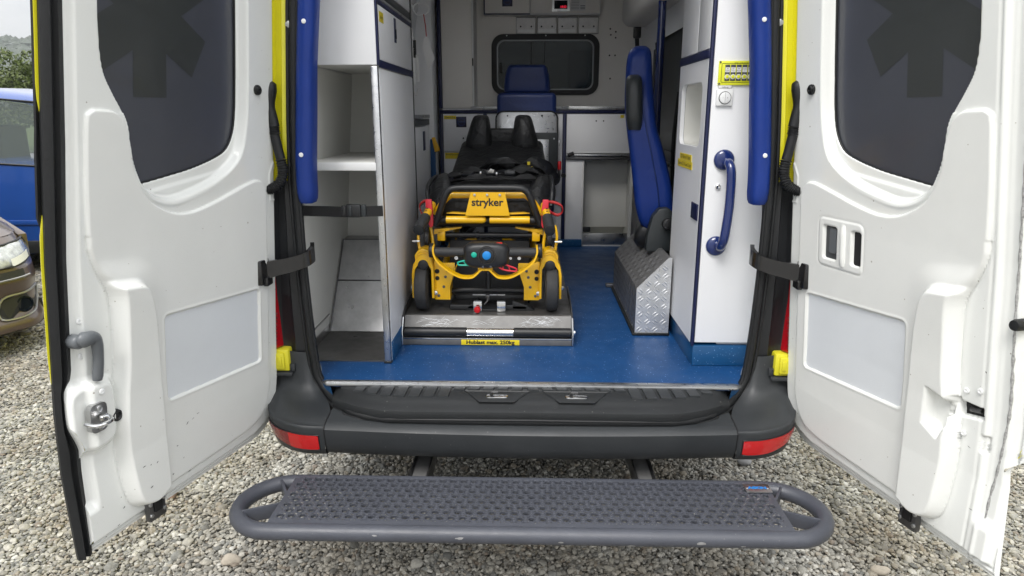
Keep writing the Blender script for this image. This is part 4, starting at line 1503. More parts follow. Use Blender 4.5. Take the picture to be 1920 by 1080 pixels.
obj('latch_tongue', MB().box(XA + .003, XA + .006, 2.810, 2.826, 1.90, 1.935, r=.002), 'glass_dark', lt)
lb = obj('label', MB().box(XA, XA + .0012, 2.535, 2.605, 1.930, 1.965), 'sticker_yellow', sh)
obj('label_print', text_mb('Leitern', .017, (XA + .0014, 2.57, 1.947), (0, 1, 0), (0, 0, 1), .0004), 'ink', lb, 0, fix=False)
obj('skirting', MB().box(XA - .003, XA + .004, YF + .02, 3.19, .681, .76, r=.003), 'skirt_blue', sh)
# wheel arch cover in folded steel and steel floor tray
x0 = -.875
secs = []
for (y, z, xx) in ((2.845, .688, wl(.70)), (2.95, .895, wl(.9)), (3.03, 1.062, wl(1.06)), (3.118, 1.066, wl(1.06))):
    secs.append([(xx + .006, y, z), (XA - .018, y, z), (XA - .018, y + .004, z - .004), (xx + .006, y + .004, z - .004)])
ar = obj('wheel_arch_cover', MB().loft(secs, caps=True), 'brushed_steel', sh, 10)
obj('cover_fold', MB().box(wl(.9) + .008, XA - .02, 2.944, 2.95, .892, .897, r=.001), 'dark_steel', ar)
mb = MB().tube([(wl(.70) + .010, 2.842, .69), (wl(.9) + .009, 2.948, .897), (wl(1.06) + .009, 3.028, 1.064), (XA - .02, 3.028, 1.066)], .0025, n=6)
obj('cover_seam', mb, 'dark_steel', ar)
mb = MB().box(wl(.69) - .005, XA - .028, YF + .008, 2.85, .681, .686)
obj('floor_tray', mb, 'steel_plate', sh)
mb = MB().box(wl(.69) + .001, wl(.69) + .006, YF + .05, 2.85, .686, .76)
mb.tube([(wl(.69) + .010, YF + .02, .762), (wl(.69) + .010, 2.84, .766)], .004, n=6)
obj('tray_skirt', mb, 'brushed_steel', sh)
# black belt with buckle across the shelf
be = thing('belt', 'black webbing belt with plastic buckle stretched across the open left shelf', 'belt', (-.69, YF - .02, 1.26))
secs = []
for x in np.linspace(wl(1.28) + .004, XA - .004, 16):
    sag = -.004 * math.sin(math.pi * (x + .83) / .3)
    b = .004 * math.sin(x * 40)
    secs.append([(x, YF - .012 + b, 1.254 + sag), (x, YF - .012 + b, 1.292 + sag), (x, YF - .008 + b, 1.292 + sag), (x, YF - .008 + b, 1.254 + sag)])
obj('webbing', MB().loft(secs), 'strap_black', be, 30)
mb = MB().box(-.672, -.618, YF - .026, YF - .008, 1.250, 1.298, r=.005).box(-.690, -.672, YF - .022, YF - .010, 1.255, 1.293, r=.004)
obj('buckle', mb, 'black_plastic', be)
obj('buckle_clip', MB().box(-.66, -.650, YF - .030, YF - .024, 1.256, 1.292, r=.002).box(-.618, -.60, YF - .020, YF - .006, 1.252, 1.296, r=.003), 'grey_shell', be)

# ================================================================== lower cabinet further forward on the left
lc = thing('side_cabinet', 'low white side cabinet beyond the shelf unit with navy latch', 'cabinet', (-.72, 3.9, .68))
obj('carcass', MB().box(-.86, -.618, 3.21, 4.10, .68, 1.585), 'laminate_edge', lc)
obj('door', MB().box(-.617, -.60, 3.215, 4.095, 1.13, 1.545, r=.002), 'laminate', lc)
obj('door', MB().box(-.617, -.60, 3.215, 4.095, .70, 1.122, r=.002), 'laminate', lc)
obj('worktop', MB().box(-.86, -.594, 3.21, 4.11, 1.588, 1.61, r=.003), 'aluminium', lc)
obj('edge_trim', MB().box(-.612, -.596, 3.21, 4.10, 1.552, 1.584, r=.002), 'grey_shell', lc)
obj('latch', MB().box(-.600, -.597, 3.86, 3.93, 1.415, 1.52, r=.002), 'navy_trim', lc)
# corner post with navy edge, and things hanging there
obj('corner_post', MB().box(-.86, -.652, 4.70, YB + .02, .68, 2.45, r=.01), 'laminate', amb)
# first tube rack: keys, tag and loop hanging on the left wall
kh = thing('hook_rail', 'small white hook rail with rings high on the left inner wall', 'hook rail', (-.63, 4.2, 2.25))
mb = MB().box(-.80, -.795, 3.7, 4.75, 1.3, 2.4)
obj('wall_panel', mb, 'partition_grey', kh)
ring_pts = [(-.64 + .045 * math.cos(a), 4.2, 2.20 + .035 * math.sin(a)) for a in np.linspace(0, 2 * math.pi, 20)[:-1]]
obj('ring', MB().tube(ring_pts, .004, n=8, closed=True), 'white_plastic', kh)
mb = MB().tube(catmull([(-.80, 4.2, 2.22), (-.72, 4.2, 2.235), (-.68, 4.2, 2.21)], 5), .005, n=8)
obj('hook', mb, 'white_plastic', kh)
kt = thing('key_tag', 'pale grey card tag hanging by a red string in the far left corner', 'tag', (-.60, 4.19, 1.95))
obj('string', MB().tube([(-.625, 4.19, 2.17), (-.615, 4.188, 2.10), (-.612, 4.186, 2.045)], .003, n=6), 'red_strap', kt)
mb = MB().prism([(-.625, 2.045), (-.604, 2.05), (-.568, 1.925), (-.605, 1.865), (-.638, 1.985)], 'Y', 4.183, 4.186)
obj('card', mb, 'paper_white', kt)
kb = thing('key_bunch', 'bunch of white clips and black keys hanging beside the grey tag', 'keys', (-.69, 4.2, 1.98))
for (x, z0, z1, m_) in ((-.70, 2.07, 1.99, 'white_plastic'), (-.685, 2.03, 1.93, 'black_plastic'), (-.695, 1.99, 1.78, 'white_plastic'), (-.672, 1.95, 1.80, 'paper_white')):
    obj('key', MB().box(x - .010, x + .010, 4.19, 4.197, z1, z0, r=.003), m_, kb)
tub = catmull([(-.695, 4.2, 2.09), (-.71, 4.2, 1.95), (-.705, 4.2, 1.80), (-.69, 4.2, 1.72), (-.67, 4.2, 1.76)], 6)
obj('clear_tube', MB().tube(tub, .0035, n=6), 'clear_holder', kb)
wd = thing('blue_strap', 'blue strap with yellow end tucked beside the left corner post', 'strap', (-.63, 4.6, 1.2))
obj('webbing', MB().box(-.672, -.640, 4.62, 4.66, .95, 1.45, r=.006), 'cable_blue', wd)
obj('end_tab', MB().prism([(-.66, 1.46), (-.64, 1.465), (-.605, 1.38), (-.618, 1.37), (-.64, 1.365)], 'Y', 4.61, 4.63, r=.003), 'tag_orange', wd)

# ================================================================== right rear cabinet
YR = 2.48
rc_ = thing('tall_cabinet', 'tall white cabinet with navy grab handle inside the right of the ambulance', 'cabinet', (.73, YR, .68))


def wr(z):
    return W_(z) - .078


obj('end_panel', MB().prism([(.626, .775), (wr(.78) - .002, .775), (wr(1.3) - .002, 1.3), (wr(2.0) - .002, 2.0), (wr(2.45) - .002, 2.45), (.626, 2.45)], 'Y', YR, YR + .018, r=.001), 'laminate', rc_)
obj('corner_trim', MB().box(.612, .624, YR - .003, YR + .018, .76, 2.45, r=.004), 'navy_trim', rc_)
# aisle face with the niche cut-out
mb = MB()
ni = rrect(2.560, 2.905, 1.497, 1.728, .035, 6)
panel_hole(mb, 'X', .612, .628, YR + .019, 2.960, .770, 1.802, ni)
obj('side_panel', mb, 'laminate', rc_, 20)
nb = MB()
ring(nb, ni, [(p[0] * .985 + 2.732 * .015, p[1] * .985 + 1.612 * .015) for p in ni], 'X', .629, .70)
nb.add([(.70, p[0], p[1]) for p in ni], [tuple(range(len(ni)))])
obj('niche', nb, 'shelf_inside', rc_, 20)
obj('edge_trim', MB().box(.608, .626, YR + .012, 2.962, 1.803, 1.832, r=.004), 'navy_trim', rc_)
obj('upper_door', MB().box(.612, .628, YR + .02, 2.68, 1.835, 2.45, r=.002), 'laminate', rc_)
obj('upper_door', MB().box(.612, .628, 2.686, 2.96, 1.835, 2.45, r=.002), 'laminate', rc_)
obj('edge_trim', MB().box(.614, .84, 2.962, 2.970, .70, 2.45, r=.002), 'black_plastic', rc_)
obj('carcass', MB().box(.715, .835, YR + .02, 2.96, .68, 2.45), 'laminate_edge', rc_)
obj('plinth', MB().prism([(.620, YR - .001), (.85, YR - .001), (.85, 2.95), (.620, 2.95)], 'Z', .6805, .762, r=.004), 'skirt_blue', rc_)
lt = obj('latch', MB().box(.607, .612, 2.505, 2.60, 1.235, 1.295, r=.002), 'navy_trim', rc_)
for (y0_, y1_, z0_, z1_, tx) in ((2.66, 2.865, 1.438, 1.463, 'O2 Flasche 10 Liter'), (2.645, 2.90, 1.408, 1.437, 'Reserve O2 10 und 2 Liter')):
    l_ = obj('label', MB().box(.6105, .612, y0_, y1_, z0_, z1_), 'sticker_yellow', rc_)
    obj('label_print', text_mb(tx, .020, (.6102, (y0_ + y1_) / 2, (z0_ + z1_) / 2), (0, -1, 0), (0, 0, 1), .0002, sx=1.05), 'ink', l_, 0, fix=False)
# grab handle
gh = catmull([(.690, YR - .004, 1.448), (.690, YR - .040, 1.450), (.694, YR - .062, 1.430), (.697, YR - .066, 1.385), (.697, YR - .066, 1.30), (.692, YR - .066, 1.225), (.688, YR - .062, 1.180), (.684, YR - .040, 1.152), (.682, YR - .004, 1.152)], 6)
hd = obj('grab_handle', MB().tube(gh, .0165, n=18), 'navy_rail', rc_, 60)
for (x, z) in ((.684, 1.458), (.678, 1.148)):
    obj('handle_rosette', MB().lathe((x, YR, z), (0, -1, 0), [(0, .036), (.006, .0365), (.012, .033), (.016, .024), (.018, .01)], n=32), 'navy_rail', hd, 50)
obj('cam_lock', MB().lathe((.669, YR, 1.364), (0, -1, 0), [(0, .009), (.008, .009), (.010, .006), (.009, .002)], n=18), 'polished_steel', rc_)
# yellow control panel with six keys
x0_, x1_ = .642, .835
cp = obj('control_panel', MB().box(x0_, x1_, YR - .007, YR, 1.712, 1.792, r=.002), 'panel_yellow', rc_)
mb = MB(); ring(mb, rrect(x0_ + .009, x1_ - .004, 1.721, 1.784, .004), rrect(x0_ + .0102, x1_ - .0052, 1.7222, 1.7828, .003), 'Y', YR - .0078, YR - .007)
obj('panel_line', mb, 'ink', cp)
for k in range(9):
    xk = x0_ + .021 + k * .0195
    bk = obj('key_field', MB().box(xk, xk + .0168, YR - .0085, YR - .007, 1.7265, 1.7795, r=.001), 'ink_grey', cp)
    obj('key_card', MB().box(xk + .001, xk + .0158, YR - .0095, YR - .0085, 1.7545, 1.7705), 'white_plastic', bk)
    obj('key_ring', MB().lathe((xk + .0084, YR - .0085, 1.740), (0, -1, 0), [(0, .0086), (.0008, .0086), (.0009, .0074), (.0001, .0072)], n=24), 'white_plastic', bk)
    obj('key_cap', MB().disc((xk + .0084, YR - .010, 1.740), (0, -1, 0), .0056, .003, n=20), 'panel_yellow', bk)
    tt = ('RF\nLicht', 'RF\nTür', 'RF\nRaum', 'Licht\n1', 'Licht\n2', 'Heck', 'Netz', 'Radio', 'Aus')[k]
    obj('key_print', text_mb(tt, .0062, (xk + .0084, YR - .0096, 1.7625), (1, 0, 0), (0, 0, 1), .0002), 'ink', bk, 0, fix=False)
obj('panel_print', text_mb('AMBULANZ SYSTEM PANEL', .0055, (x0_ + .085, YR - .0078, 1.7845), (1, 0, 0), (0, 0, 1), .0002), 'ink', cp, 0, fix=False)
for z in (1.717, 1.788):
    obj('panel_screw', MB().disc((x0_ + .004, YR - .008, z), (0, -1, 0), .0032, .003, n=12), 'dark_steel', cp)
sw = obj('switch_plate', MB().box(.640, .696, YR - .010, YR, 1.643, 1.700, r=.003), 'white_plastic', rc_)
mb = MB().box(.646, .690, YR - .009, YR, 1.7005, 1.711, r=.001)
obj('switch_tag', mb, 'paper_white', sw)
obj('switch_tag_print', text_mb('Lüftung', .007, (.668, YR - .0093, 1.7055), (1, 0, 0), (0, 0, 1), .0002), 'ink', sw, 0, fix=False)
obj('switch_ring', MB().lathe((.669, YR - .010, 1.670), (0, -1, 0), [(0, .0215), (.001, .0215), (.0012, .0198), (.0, .0196)], n=32), 'ink_grey', sw)
mb = MB().disc((.669, YR - .012, 1.670), (0, -1, 0), .0192, .005, n=32)
rk = obj('rocker', mb, 'white_plastic', sw)
obj('rocker_gap', MB().box(.6687, .6693, YR - .0150, YR - .0143, 1.652, 1.688), 'ink_grey', rk)
for x in (.6615, .6765):
    obj('rocker_mark', text_mb('I' if x < .669 else 'II', .006, (x, YR - .0148, 1.670), (1, 0, 0), (0, 0, 1), .0002), 'ink', rk, 0, fix=False)

# ================================================================== checker plate box over the right wheel arch
cb = thing('checker_plate_box', 'aluminium checker plate box with chamfered top on the blue floor at right', 'box', (.53, 3.25, .68))
SEC = [(.458, .690), (.458, .890), (.585, 1.022), (.60, 1.022), (.60, .690)]
obj('body', MB().prism(SEC, 'Y', 2.852, 3.655), 'checker_dark', cb, 10) if False else None
pm('checker_bright', (.70, .71, .72), .34, metal=.65, var=.18, vscale=18, rvar=.08)  # lit copy of the plate: brightness of the outward end put into its colour
pm('checker_side', (.26, .26, .265), .42, metal=.6, var=.25, vscale=18, rvar=.08)  # same plate, with the shade of its side faces put into the colour
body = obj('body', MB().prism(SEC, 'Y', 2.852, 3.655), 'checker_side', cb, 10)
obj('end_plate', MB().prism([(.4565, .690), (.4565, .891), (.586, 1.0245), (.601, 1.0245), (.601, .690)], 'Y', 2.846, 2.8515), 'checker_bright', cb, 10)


def tear(mb, c, e1, e2, nn, L=.013, Wd=.0036, H=.0014):
    """one raised lozenge of checker plate"""
    c, e1, e2, nn = Vector(c), Vector(e1), Vector(e2), Vector(nn)
    a = c + e1 * L; b = c - e1 * L
    m1 = [c + e1 * (L * .45) + e2 * Wd, c - e1 * (L * .45) + e2 * Wd]
    m2 = [c + e1 * (L * .45) - e2 * Wd, c - e1 * (L * .45) - e2 * Wd]
    t1, t2 = c + e1 * (L * .55) + nn * H, c - e1 * (L * .55) + nn * H
    mb.add([a, m1[0], m1[1], b, m2[1], m2[0], t1, t2], [(0, 1, 6), (1, 2, 7, 6), (2, 3, 7), (3, 4, 7), (4, 5, 6, 7), (5, 0, 6)])


def checker(origin, ex, ey, nn, wid, hei, inside=None, pitch=.034):
    mb = MB()
    ex, ey, nn, o = Vector(ex).normalized(), Vector(ey).normalized(), Vector(nn).normalized(), Vector(origin)
    ni_, nj = int(wid / pitch) + 2, int(hei / pitch) + 2
    for i in range(-1, ni_):
        for j in range(-1, nj):
            d = 1 if (i + j) % 2 == 0 else -1
            for k in (-.5, .5):
                u = (i + .5) * pitch + k * .0085 * (1)
                v = (j + .5) * pitch - d * k * .0085
                if inside(u, v) if inside else (.008 < u < wid - .008 and .008 < v < hei - .008):
                    e1 = (ex * .72 + ey * d * .69).normalized()
                    tear(mb, o + ex * u + ey * v + nn * .0002, e1, nn.cross(e1), nn)
    return mb


ins = lambda u, v: .010 < u < .134 and .010 < v and v < (.19 + u * 1.03) and v < .325
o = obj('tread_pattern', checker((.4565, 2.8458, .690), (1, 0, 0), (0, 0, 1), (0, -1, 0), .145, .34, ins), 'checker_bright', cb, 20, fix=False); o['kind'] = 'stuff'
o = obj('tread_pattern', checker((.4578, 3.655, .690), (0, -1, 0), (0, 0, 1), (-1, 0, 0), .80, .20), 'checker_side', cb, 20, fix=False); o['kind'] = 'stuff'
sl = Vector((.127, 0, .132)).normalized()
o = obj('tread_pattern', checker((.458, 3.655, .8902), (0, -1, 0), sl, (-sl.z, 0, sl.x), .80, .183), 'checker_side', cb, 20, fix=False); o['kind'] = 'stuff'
mb = MB().box(.445, .606, 2.838, 3.665, .681, .692, r=.003)
obj('base_seal', mb, 'black_rubber', cb)
for k in range(4):
    obj('side_rivet', MB().disc((.457, 2.92 + k * .22, .705), (-1, 0, 0), .004, .003, n=10), 'aluminium', cb)

# ================================================================== seats
st_ = thing('attendant_seat', 'blue vinyl seat with grey shell standing on the right seen from its side', 'seat', (.62, 3.55, .68))


def loft_rect(secs_def, n=5):
    """sections (cx, cy, z, half width, half depth, corner) -> rounded loft along z, with yaw"""
    secs = []
    for (cx, cy, z, hw, hd, rr, yaw) in secs_def:
        c, s_ = math.cos(yaw), math.sin(yaw)
        secs.append([(cx + p[0] * c - p[1] * s_, cy + p[0] * s_ + p[1] * c, z) for p in rrect(-hw, hw, -hd, hd, min(rr, hw * .98, hd * .98), n)])
    return MB().loft(secs)


def interp_secs(keys, n):
    zs_ = [k[2] for k in keys]
    # smooth by catmull on each channel
    pts = []
    L = len(keys)
    for i in range(L - 1):
        for k in range(n):
            t = k / n
            t = t
            row = []
            for ch in range(7):
                p0 = keys[max(i - 1, 0)][ch]; p1 = keys[i][ch]; p2 = keys[i + 1][ch]; p3 = keys[min(i + 2, L - 1)][ch]
                row.append(.5 * (2 * p1 + (p2 - p0) * t + (2 * p0 - 5 * p1 + 4 * p2 - p3) * t * t + (3 * p1 - p0 - 3 * p2 + p3) * t ** 3))
            pts.append(tuple(row))
    pts.append(keys[-1])
    return pts


yw = R(-12)
yw = R(-10)
ks = [(.628, 3.40, 1.085, .058, .19, .03, yw), (.625, 3.40, 1.12, .078, .215, .032, yw), (.612, 3.40, 1.20, .088, .228, .034, yw), (.592, 3.40, 1.32, .086, .232, .034, yw), (.560, 3.40, 1.46, .076, .232, .034, yw),
      (.535, 3.40, 1.56, .068, .225, .034, yw), (.520, 3.40, 1.67, .066, .205, .034, yw), (.512, 3.40, 1.78, .060, .16, .034, yw), (.510, 3.40, 1.85, .056, .15, .034, yw), (.512, 3.40, 1.895, .046, .135, .03, yw), (.514, 3.40, 1.915, .024, .10, .018, yw)]
bk_ = obj('backrest', loft_rect(interp_secs(ks, 4)), 'blue_vinyl', st_, 60)
ks = [(.474, 3.215, 1.545, .030, .045, .025, yw), (.468, 3.205, 1.60, .036, .055, .03, yw), (.462, 3.205, 1.70, .037, .055, .03, yw), (.460, 3.215, 1.765, .034, .045, .03, yw), (.463, 3.235, 1.785, .018, .028, .016, yw)]
obj('shoulder_shell', loft_rect(interp_secs(ks, 4)), 'grey_shell', st_, 60)
seam = catmull([(.510, 3.235, 1.76), (.500, 3.178, 1.65), (.520, 3.166, 1.54), (.555, 3.163, 1.40), (.585, 3.163, 1.26), (.598, 3.175, 1.14)], 6)
obj('seam', MB().tube(seam, .0028, n=6), 'navy_vinyl', st_, 60)
ks = [(.60, 3.40, .99, .060, .15, .03, yw), (.60, 3.40, 1.03, .078, .18, .03, yw), (.61, 3.40, 1.08, .074, .19, .03, yw), (.62, 3.40, 1.11, .06, .18, .03, yw)]
obj('seat_base', loft_rect(interp_secs(ks, 3)), 'black_plastic', st_, 60)
mb = MB().prism([(.528, 1.005), (.636, 1.005), (.642, 1.185), (.620, 1.205), (.580, 1.200), (.552, 1.165), (.532, 1.08)], 'Y', 3.08, 3.14, r=.006)
obj('hinge_bracket', mb, 'grey_shell', st_)
obj('hinge_knob', MB().disc((.618, 3.07, 1.135), (0, -1, 0), .026, .04), 'black_plastic', st_)
obj('seat_cushion', MB().box(.66, .84, 3.2, 3.62, 1.02, 1.14, r=.04, seg=4), 'blue_vinyl', st_)
mb = MB().box(.60, .80, 3.2, 3.6, .70, .96, r=.01)
obj('pedestal', mb, 'black_plastic', st_)
obj('floor_rail', MB().box(.42, .60, 3.68, 3.72, .681, .70, r=.003), 'dark_steel', st_)

pl = thing('hand_pole', 'navy blue vertical pole rising behind the blue attendant seat', 'pole', (.62, 3.6, .68))
obj('pole_tube', MB().cyl((.665, 3.75, 1.0), (.665, 3.75, 2.455), .021), 'navy_rail', pl)
bt = thing('seat_belt', 'black seat belt hanging at the right of the partition', 'seat belt', (.68, 4.9, 1.6))
obj('webbing', MB().tube([(.665, 4.9, 2.40), (.68, 4.88, 2.28), (.70, 4.85, 2.12), (.71, 4.8, 1.9)], .014, n=8, flat=((0, 1, 0), .2)), 'strap_black', bt)
obj('belt_guide', MB().box(.675, .725, 4.82, 4.86, 2.10, 2.20, r=.01), 'black_plastic', bt)
# sliding door with window behind the seat, on the right wall
sdw = thing('side_door_window', 'dark side window with black frame behind the blue attendant seat', 'window', (.8, 4.0, 1.45))
mb = MB()
ring(mb, rrect(3.10, 4.60, 1.35, 2.12, .12, 8), rrect(3.16, 4.54, 1.41, 2.06, .08, 8), 'X', .775, .80)
obj('frame', mb, 'black_plastic', sdw)
pm('film_window', (.02, .024, .03), .4, alpha=.88)
obj('pane', MB().box(.79, .796, 3.15, 4.55, 1.40, 2.07), 'film_window', sdw)
obj('lower_panel', MB().box(.76, .80, 3.05, 4.7, .70, 1.33, r=.01), 'grey_shell', sdw)
obj('grab_strap', MB().tube(catmull([(.735, 3.55, 1.72), (.72, 3.55, 1.5), (.725, 3.55, 1.3), (.74, 3.55, 1.15)], 6), .010, n=8), 'strap_black', sdw)
obj('buckle_tongue', MB().tube(catmull([(.742, 3.4, 1.80), (.730, 3.4, 1.755), (.742, 3.4, 1.74)], 5), .003, n=6), 'polished_steel', sdw)
obj('ceiling_duct', MB().box(.60, .80, 3.0, 4.9, 2.17, 2.45, r=.06, seg=4), 'partition_grey', sdw)

# rear-facing captain seat folded against the bulkhead
cs_ = thing('folding_seat', 'navy seat with metal back plate folded up against the far bulkhead', 'seat', (-.03, 4.75, .68))
ks = [(-.03, 4.90, 1.755, .150, .045, .03, 0), (-.03, 4.90, 1.77, .158, .055, .04, 0), (-.03, 4.90, 1.85, .152, .060, .04, 0), (-.03, 4.90, 1.915, .135, .058, .04, 0), (-.03, 4.90, 1.935, .12, .035, .03, 0)]
obj('headrest', loft_rect(interp_secs(ks, 5)), 'navy_vinyl', cs_, 60)
obj('backrest', MB().box(-.235, .170, 4.80, 4.868, 1.20, 1.752, r=.035, seg=4), 'navy_vinyl', cs_)
mb = MB().prism(rrect(-.235, .175, 1.21, 1.625, .05), 'Y', 4.745, 4.757, r=.003)
obj('back_plate', mb, 'aluminium', cs_)
mb = MB(); ring(mb, rrect(-.243, .183, 1.20, 1.634, .055), rrect(-.234, .174, 1.21, 1.624, .048), 'Y', 4.742, 4.80)
obj('plate_rim', mb, 'black_rubber', cs_)
mb = MB().box(-.02, .178, 4.733, 4.744, 1.175, 1.49, r=.004)
gf = obj('grey_frame', mb, 'grey_shell', cs_)
obj('frame_plate', MB().box(.01, .120, 4.727, 4.733, 1.225, 1.445, r=.002), 'aluminium', gf)
for z in (1.45, 1.25):
    obj('rivet', MB().disc((.155, 4.731, z), (0, -1, 0), .006, .004, n=12), 'aluminium', gf)
obj('rivet', MB().disc((.072, 4.743, 1.60), (0, -1, 0), .007, .004, n=12), 'hole_black', cs_)
obj('rivet', MB().disc((-.16, 4.743, 1.60), (0, -1, 0), .005, .004, n=12), 'hole_black', cs_)
obj('seat_pad', MB().box(-.225, .165, 4.80, 4.87, .92, 1.19, r=.03, seg=3), 'navy_vinyl', cs_)
obj('red_release', MB().box(.183, .207, 4.72, 4.75, 1.24, 1.30, r=.006), 'red_knob', cs_)
obj('release_body', MB().box(.183, .203, 4.72, 4.76, 1.18, 1.245, r=.006), 'black_plastic', cs_)
obj('release_knob', MB().disc((.222, 4.71, 1.205), (.4, -1, 0), .016, .02), 'black_plastic', cs_)
obj('side_tab', MB().box(.186, .196, 4.74, 4.75, 1.40, 1.44, r=.002), 'aluminium', cs_)

# ================================================================== loading table with rated-load sticker
tb = thing('loading_table', 'scratched steel loading table with black rollers and yellow load sticker', 'loading table', (-.18, 3.2, .68))
TX0, TX1 = -.528, .176
top = MB()
secs = []
for x in np.linspace(TX0 + .004, TX1 - .004, 3):
    secs.append([(x, y, z) for y, z in ((2.712, .748), (2.735, .797), (2.741, .8005), (3.00, .802), (4.55, .802), (4.55, .795), (2.74, .792), (2.716, .746))])
plate = obj('steel_top', MB().loft(secs), 'steel_plate', tb, 20)
obj('front_lip', MB().box(TX0, TX1, 2.690, 2.699, .6815, .712, r=.002), 'lip_steel', tb)
obj('lip_rib', MB().box(TX0 + .003, TX1 - .003, 2.688, 2.691, .7075, .712, r=.001), 'polished_steel', tb)
obj('lower_box', MB().box(TX0 + .02, TX1 - .02, 2.77, 4.5, .74, .785, r=.004), 'dark_steel', tb)
for (a, b, m_, r_) in ((TX0 + .006, -.264, 'black_plastic', .0205), (-.262, -.068, 'polished_steel', .0185), (-.066, TX1 - .006, 'black_plastic', .0205)):
    mb = MB().tube([(a, 2.708, .733), (a + .0005, 2.708, .733), (b - .0005, 2.708, .733), (b, 2.708, .733)], [r_ * .9, r_, r_, r_ * .9], n=24)
    obj('roller' if m_ == 'black_plastic' else 'roller_shaft', mb, m_, tb)
for sx, xx in ((-1, TX0), (1, TX1)):
    pr_ = [(2.688, .682), (2.688, .742), (2.712, .797), (2.78, .822), (2.95, .835), (3.1, .835), (3.1, .78), (2.80, .70), (2.74, .682)]
    mb = MB().prism(pr_, 'X', xx - .004, xx + .002, r=.001)
    fl_ = obj('side_flange', mb, 'dark_steel', tb)
    obj('flange_edge', MB().tube([(xx + sx * .002, 2.688, .684), (xx + sx * .002, 2.688, .742), (xx, 2.712, .795)], .0035, n=8), 'polished_steel', fl_)
    obj('flange_bolt', MB().disc((xx + sx * .008, 2.708, .733), (sx, 0, 0), .010, .014, n=6), 'polished_steel', fl_)
lb = obj('sticker', MB().box(-.285, -.043, 2.6886, 2.6900, .6835, .7065, r=.0005), 'sticker_yellow', tb)
obj('sticker_print', text_mb('Hublast max. 250kg', .0225, (-.164, 2.6884, .695), (1, 0, 0), (0, 0, 1), .0003, .0009, sx=1.12), 'ink', lb, 0, fix=False)
# legs down to the floor and lift mechanism beneath
for x in (-.42, .07):
    obj('lift_arm', MB().box(x - .02, x + .02, 3.0, 4.3, .685, .735, r=.004), 'dark_steel', tb)
# black docking block in the middle
mb = MB().prism([(-.285, .802), (-.255, .825), (-.235, .842), (-.225, .842), (-.225, .802)], 'Y', 2.80, 2.86, r=.002)
mb.prism([(-.075, .802), (-.075, .842), (-.065, .842), (-.03, .83), (.02, .802)], 'Y', 2.80, 2.86, r=.002)
mb.box(-.335, .0, 2.90, 3.35, .803, .845, r=.01)
mb.box(-.225, -.130, 2.78, 2.90, .803, .812, r=.002)
mb.box(-.345, -.225, 2.80, 2.96, .803, .826, r=.006).box(-.130, -.01, 2.80, 2.96, .803, .826, r=.006)
obj('docking_block', mb, 'black_plastic', tb)
for x in (-.222, -.122):
    obj('docking_stop', MB().box(x - .018, x + .018, 2.778, 2.80, .803, .846, r=.002), 'polished_steel', tb)
obj('release_knob', MB().lathe((-.222, 2.775, .818), (0, -1, -.1), [(-.004, .006), (.006, .006), (.010, .013), (.020, .0145), (.026, .012), (.028, .004)], n=22), 'red_knob', tb)
# scratches in the steel
mb = MB()
rs = random.Random(12)
for k in range(90):
    cx = rs.choice([-.40, -.37, .03, .06, -.18]) + rs.gauss(0, .035)
    t = rs.uniform(.1, .9)
    an = rs.gauss(.1, .5)
    L_ = rs.uniform(.008, .035)
    p = []
    for e in (-1, 0, 1):
        x = cx + e * L_ * math.cos(an); tt = min(.95, max(.05, t + e * L_ * math.sin(an) / .05 + .05 * (e == 0)))
        p.append(Vector((x, 2.712 + .023 * tt - .0012, .748 + .049 * tt + .0006)))
    wv = Vector((0, .42, .9)) * .00045
    mb.add([p[0], p[1] - wv, p[2], p[1] + wv], [(0, 1, 2, 3)])
o = obj('scratch', mb, 'scratch_bright' if 'scratch_bright' in MATS else 'polished_steel', plate, 0, fix=False); o['kind'] = 'stuff'

# ================================================================== the stretcher
sr = thing('stretcher', 'yellow and black ambulance stretcher with black mattress standing on the steel table', 'stretcher', (-.18, 3.6, .80))
CX = -.183


def mir(x):
    return 2 * CX - x


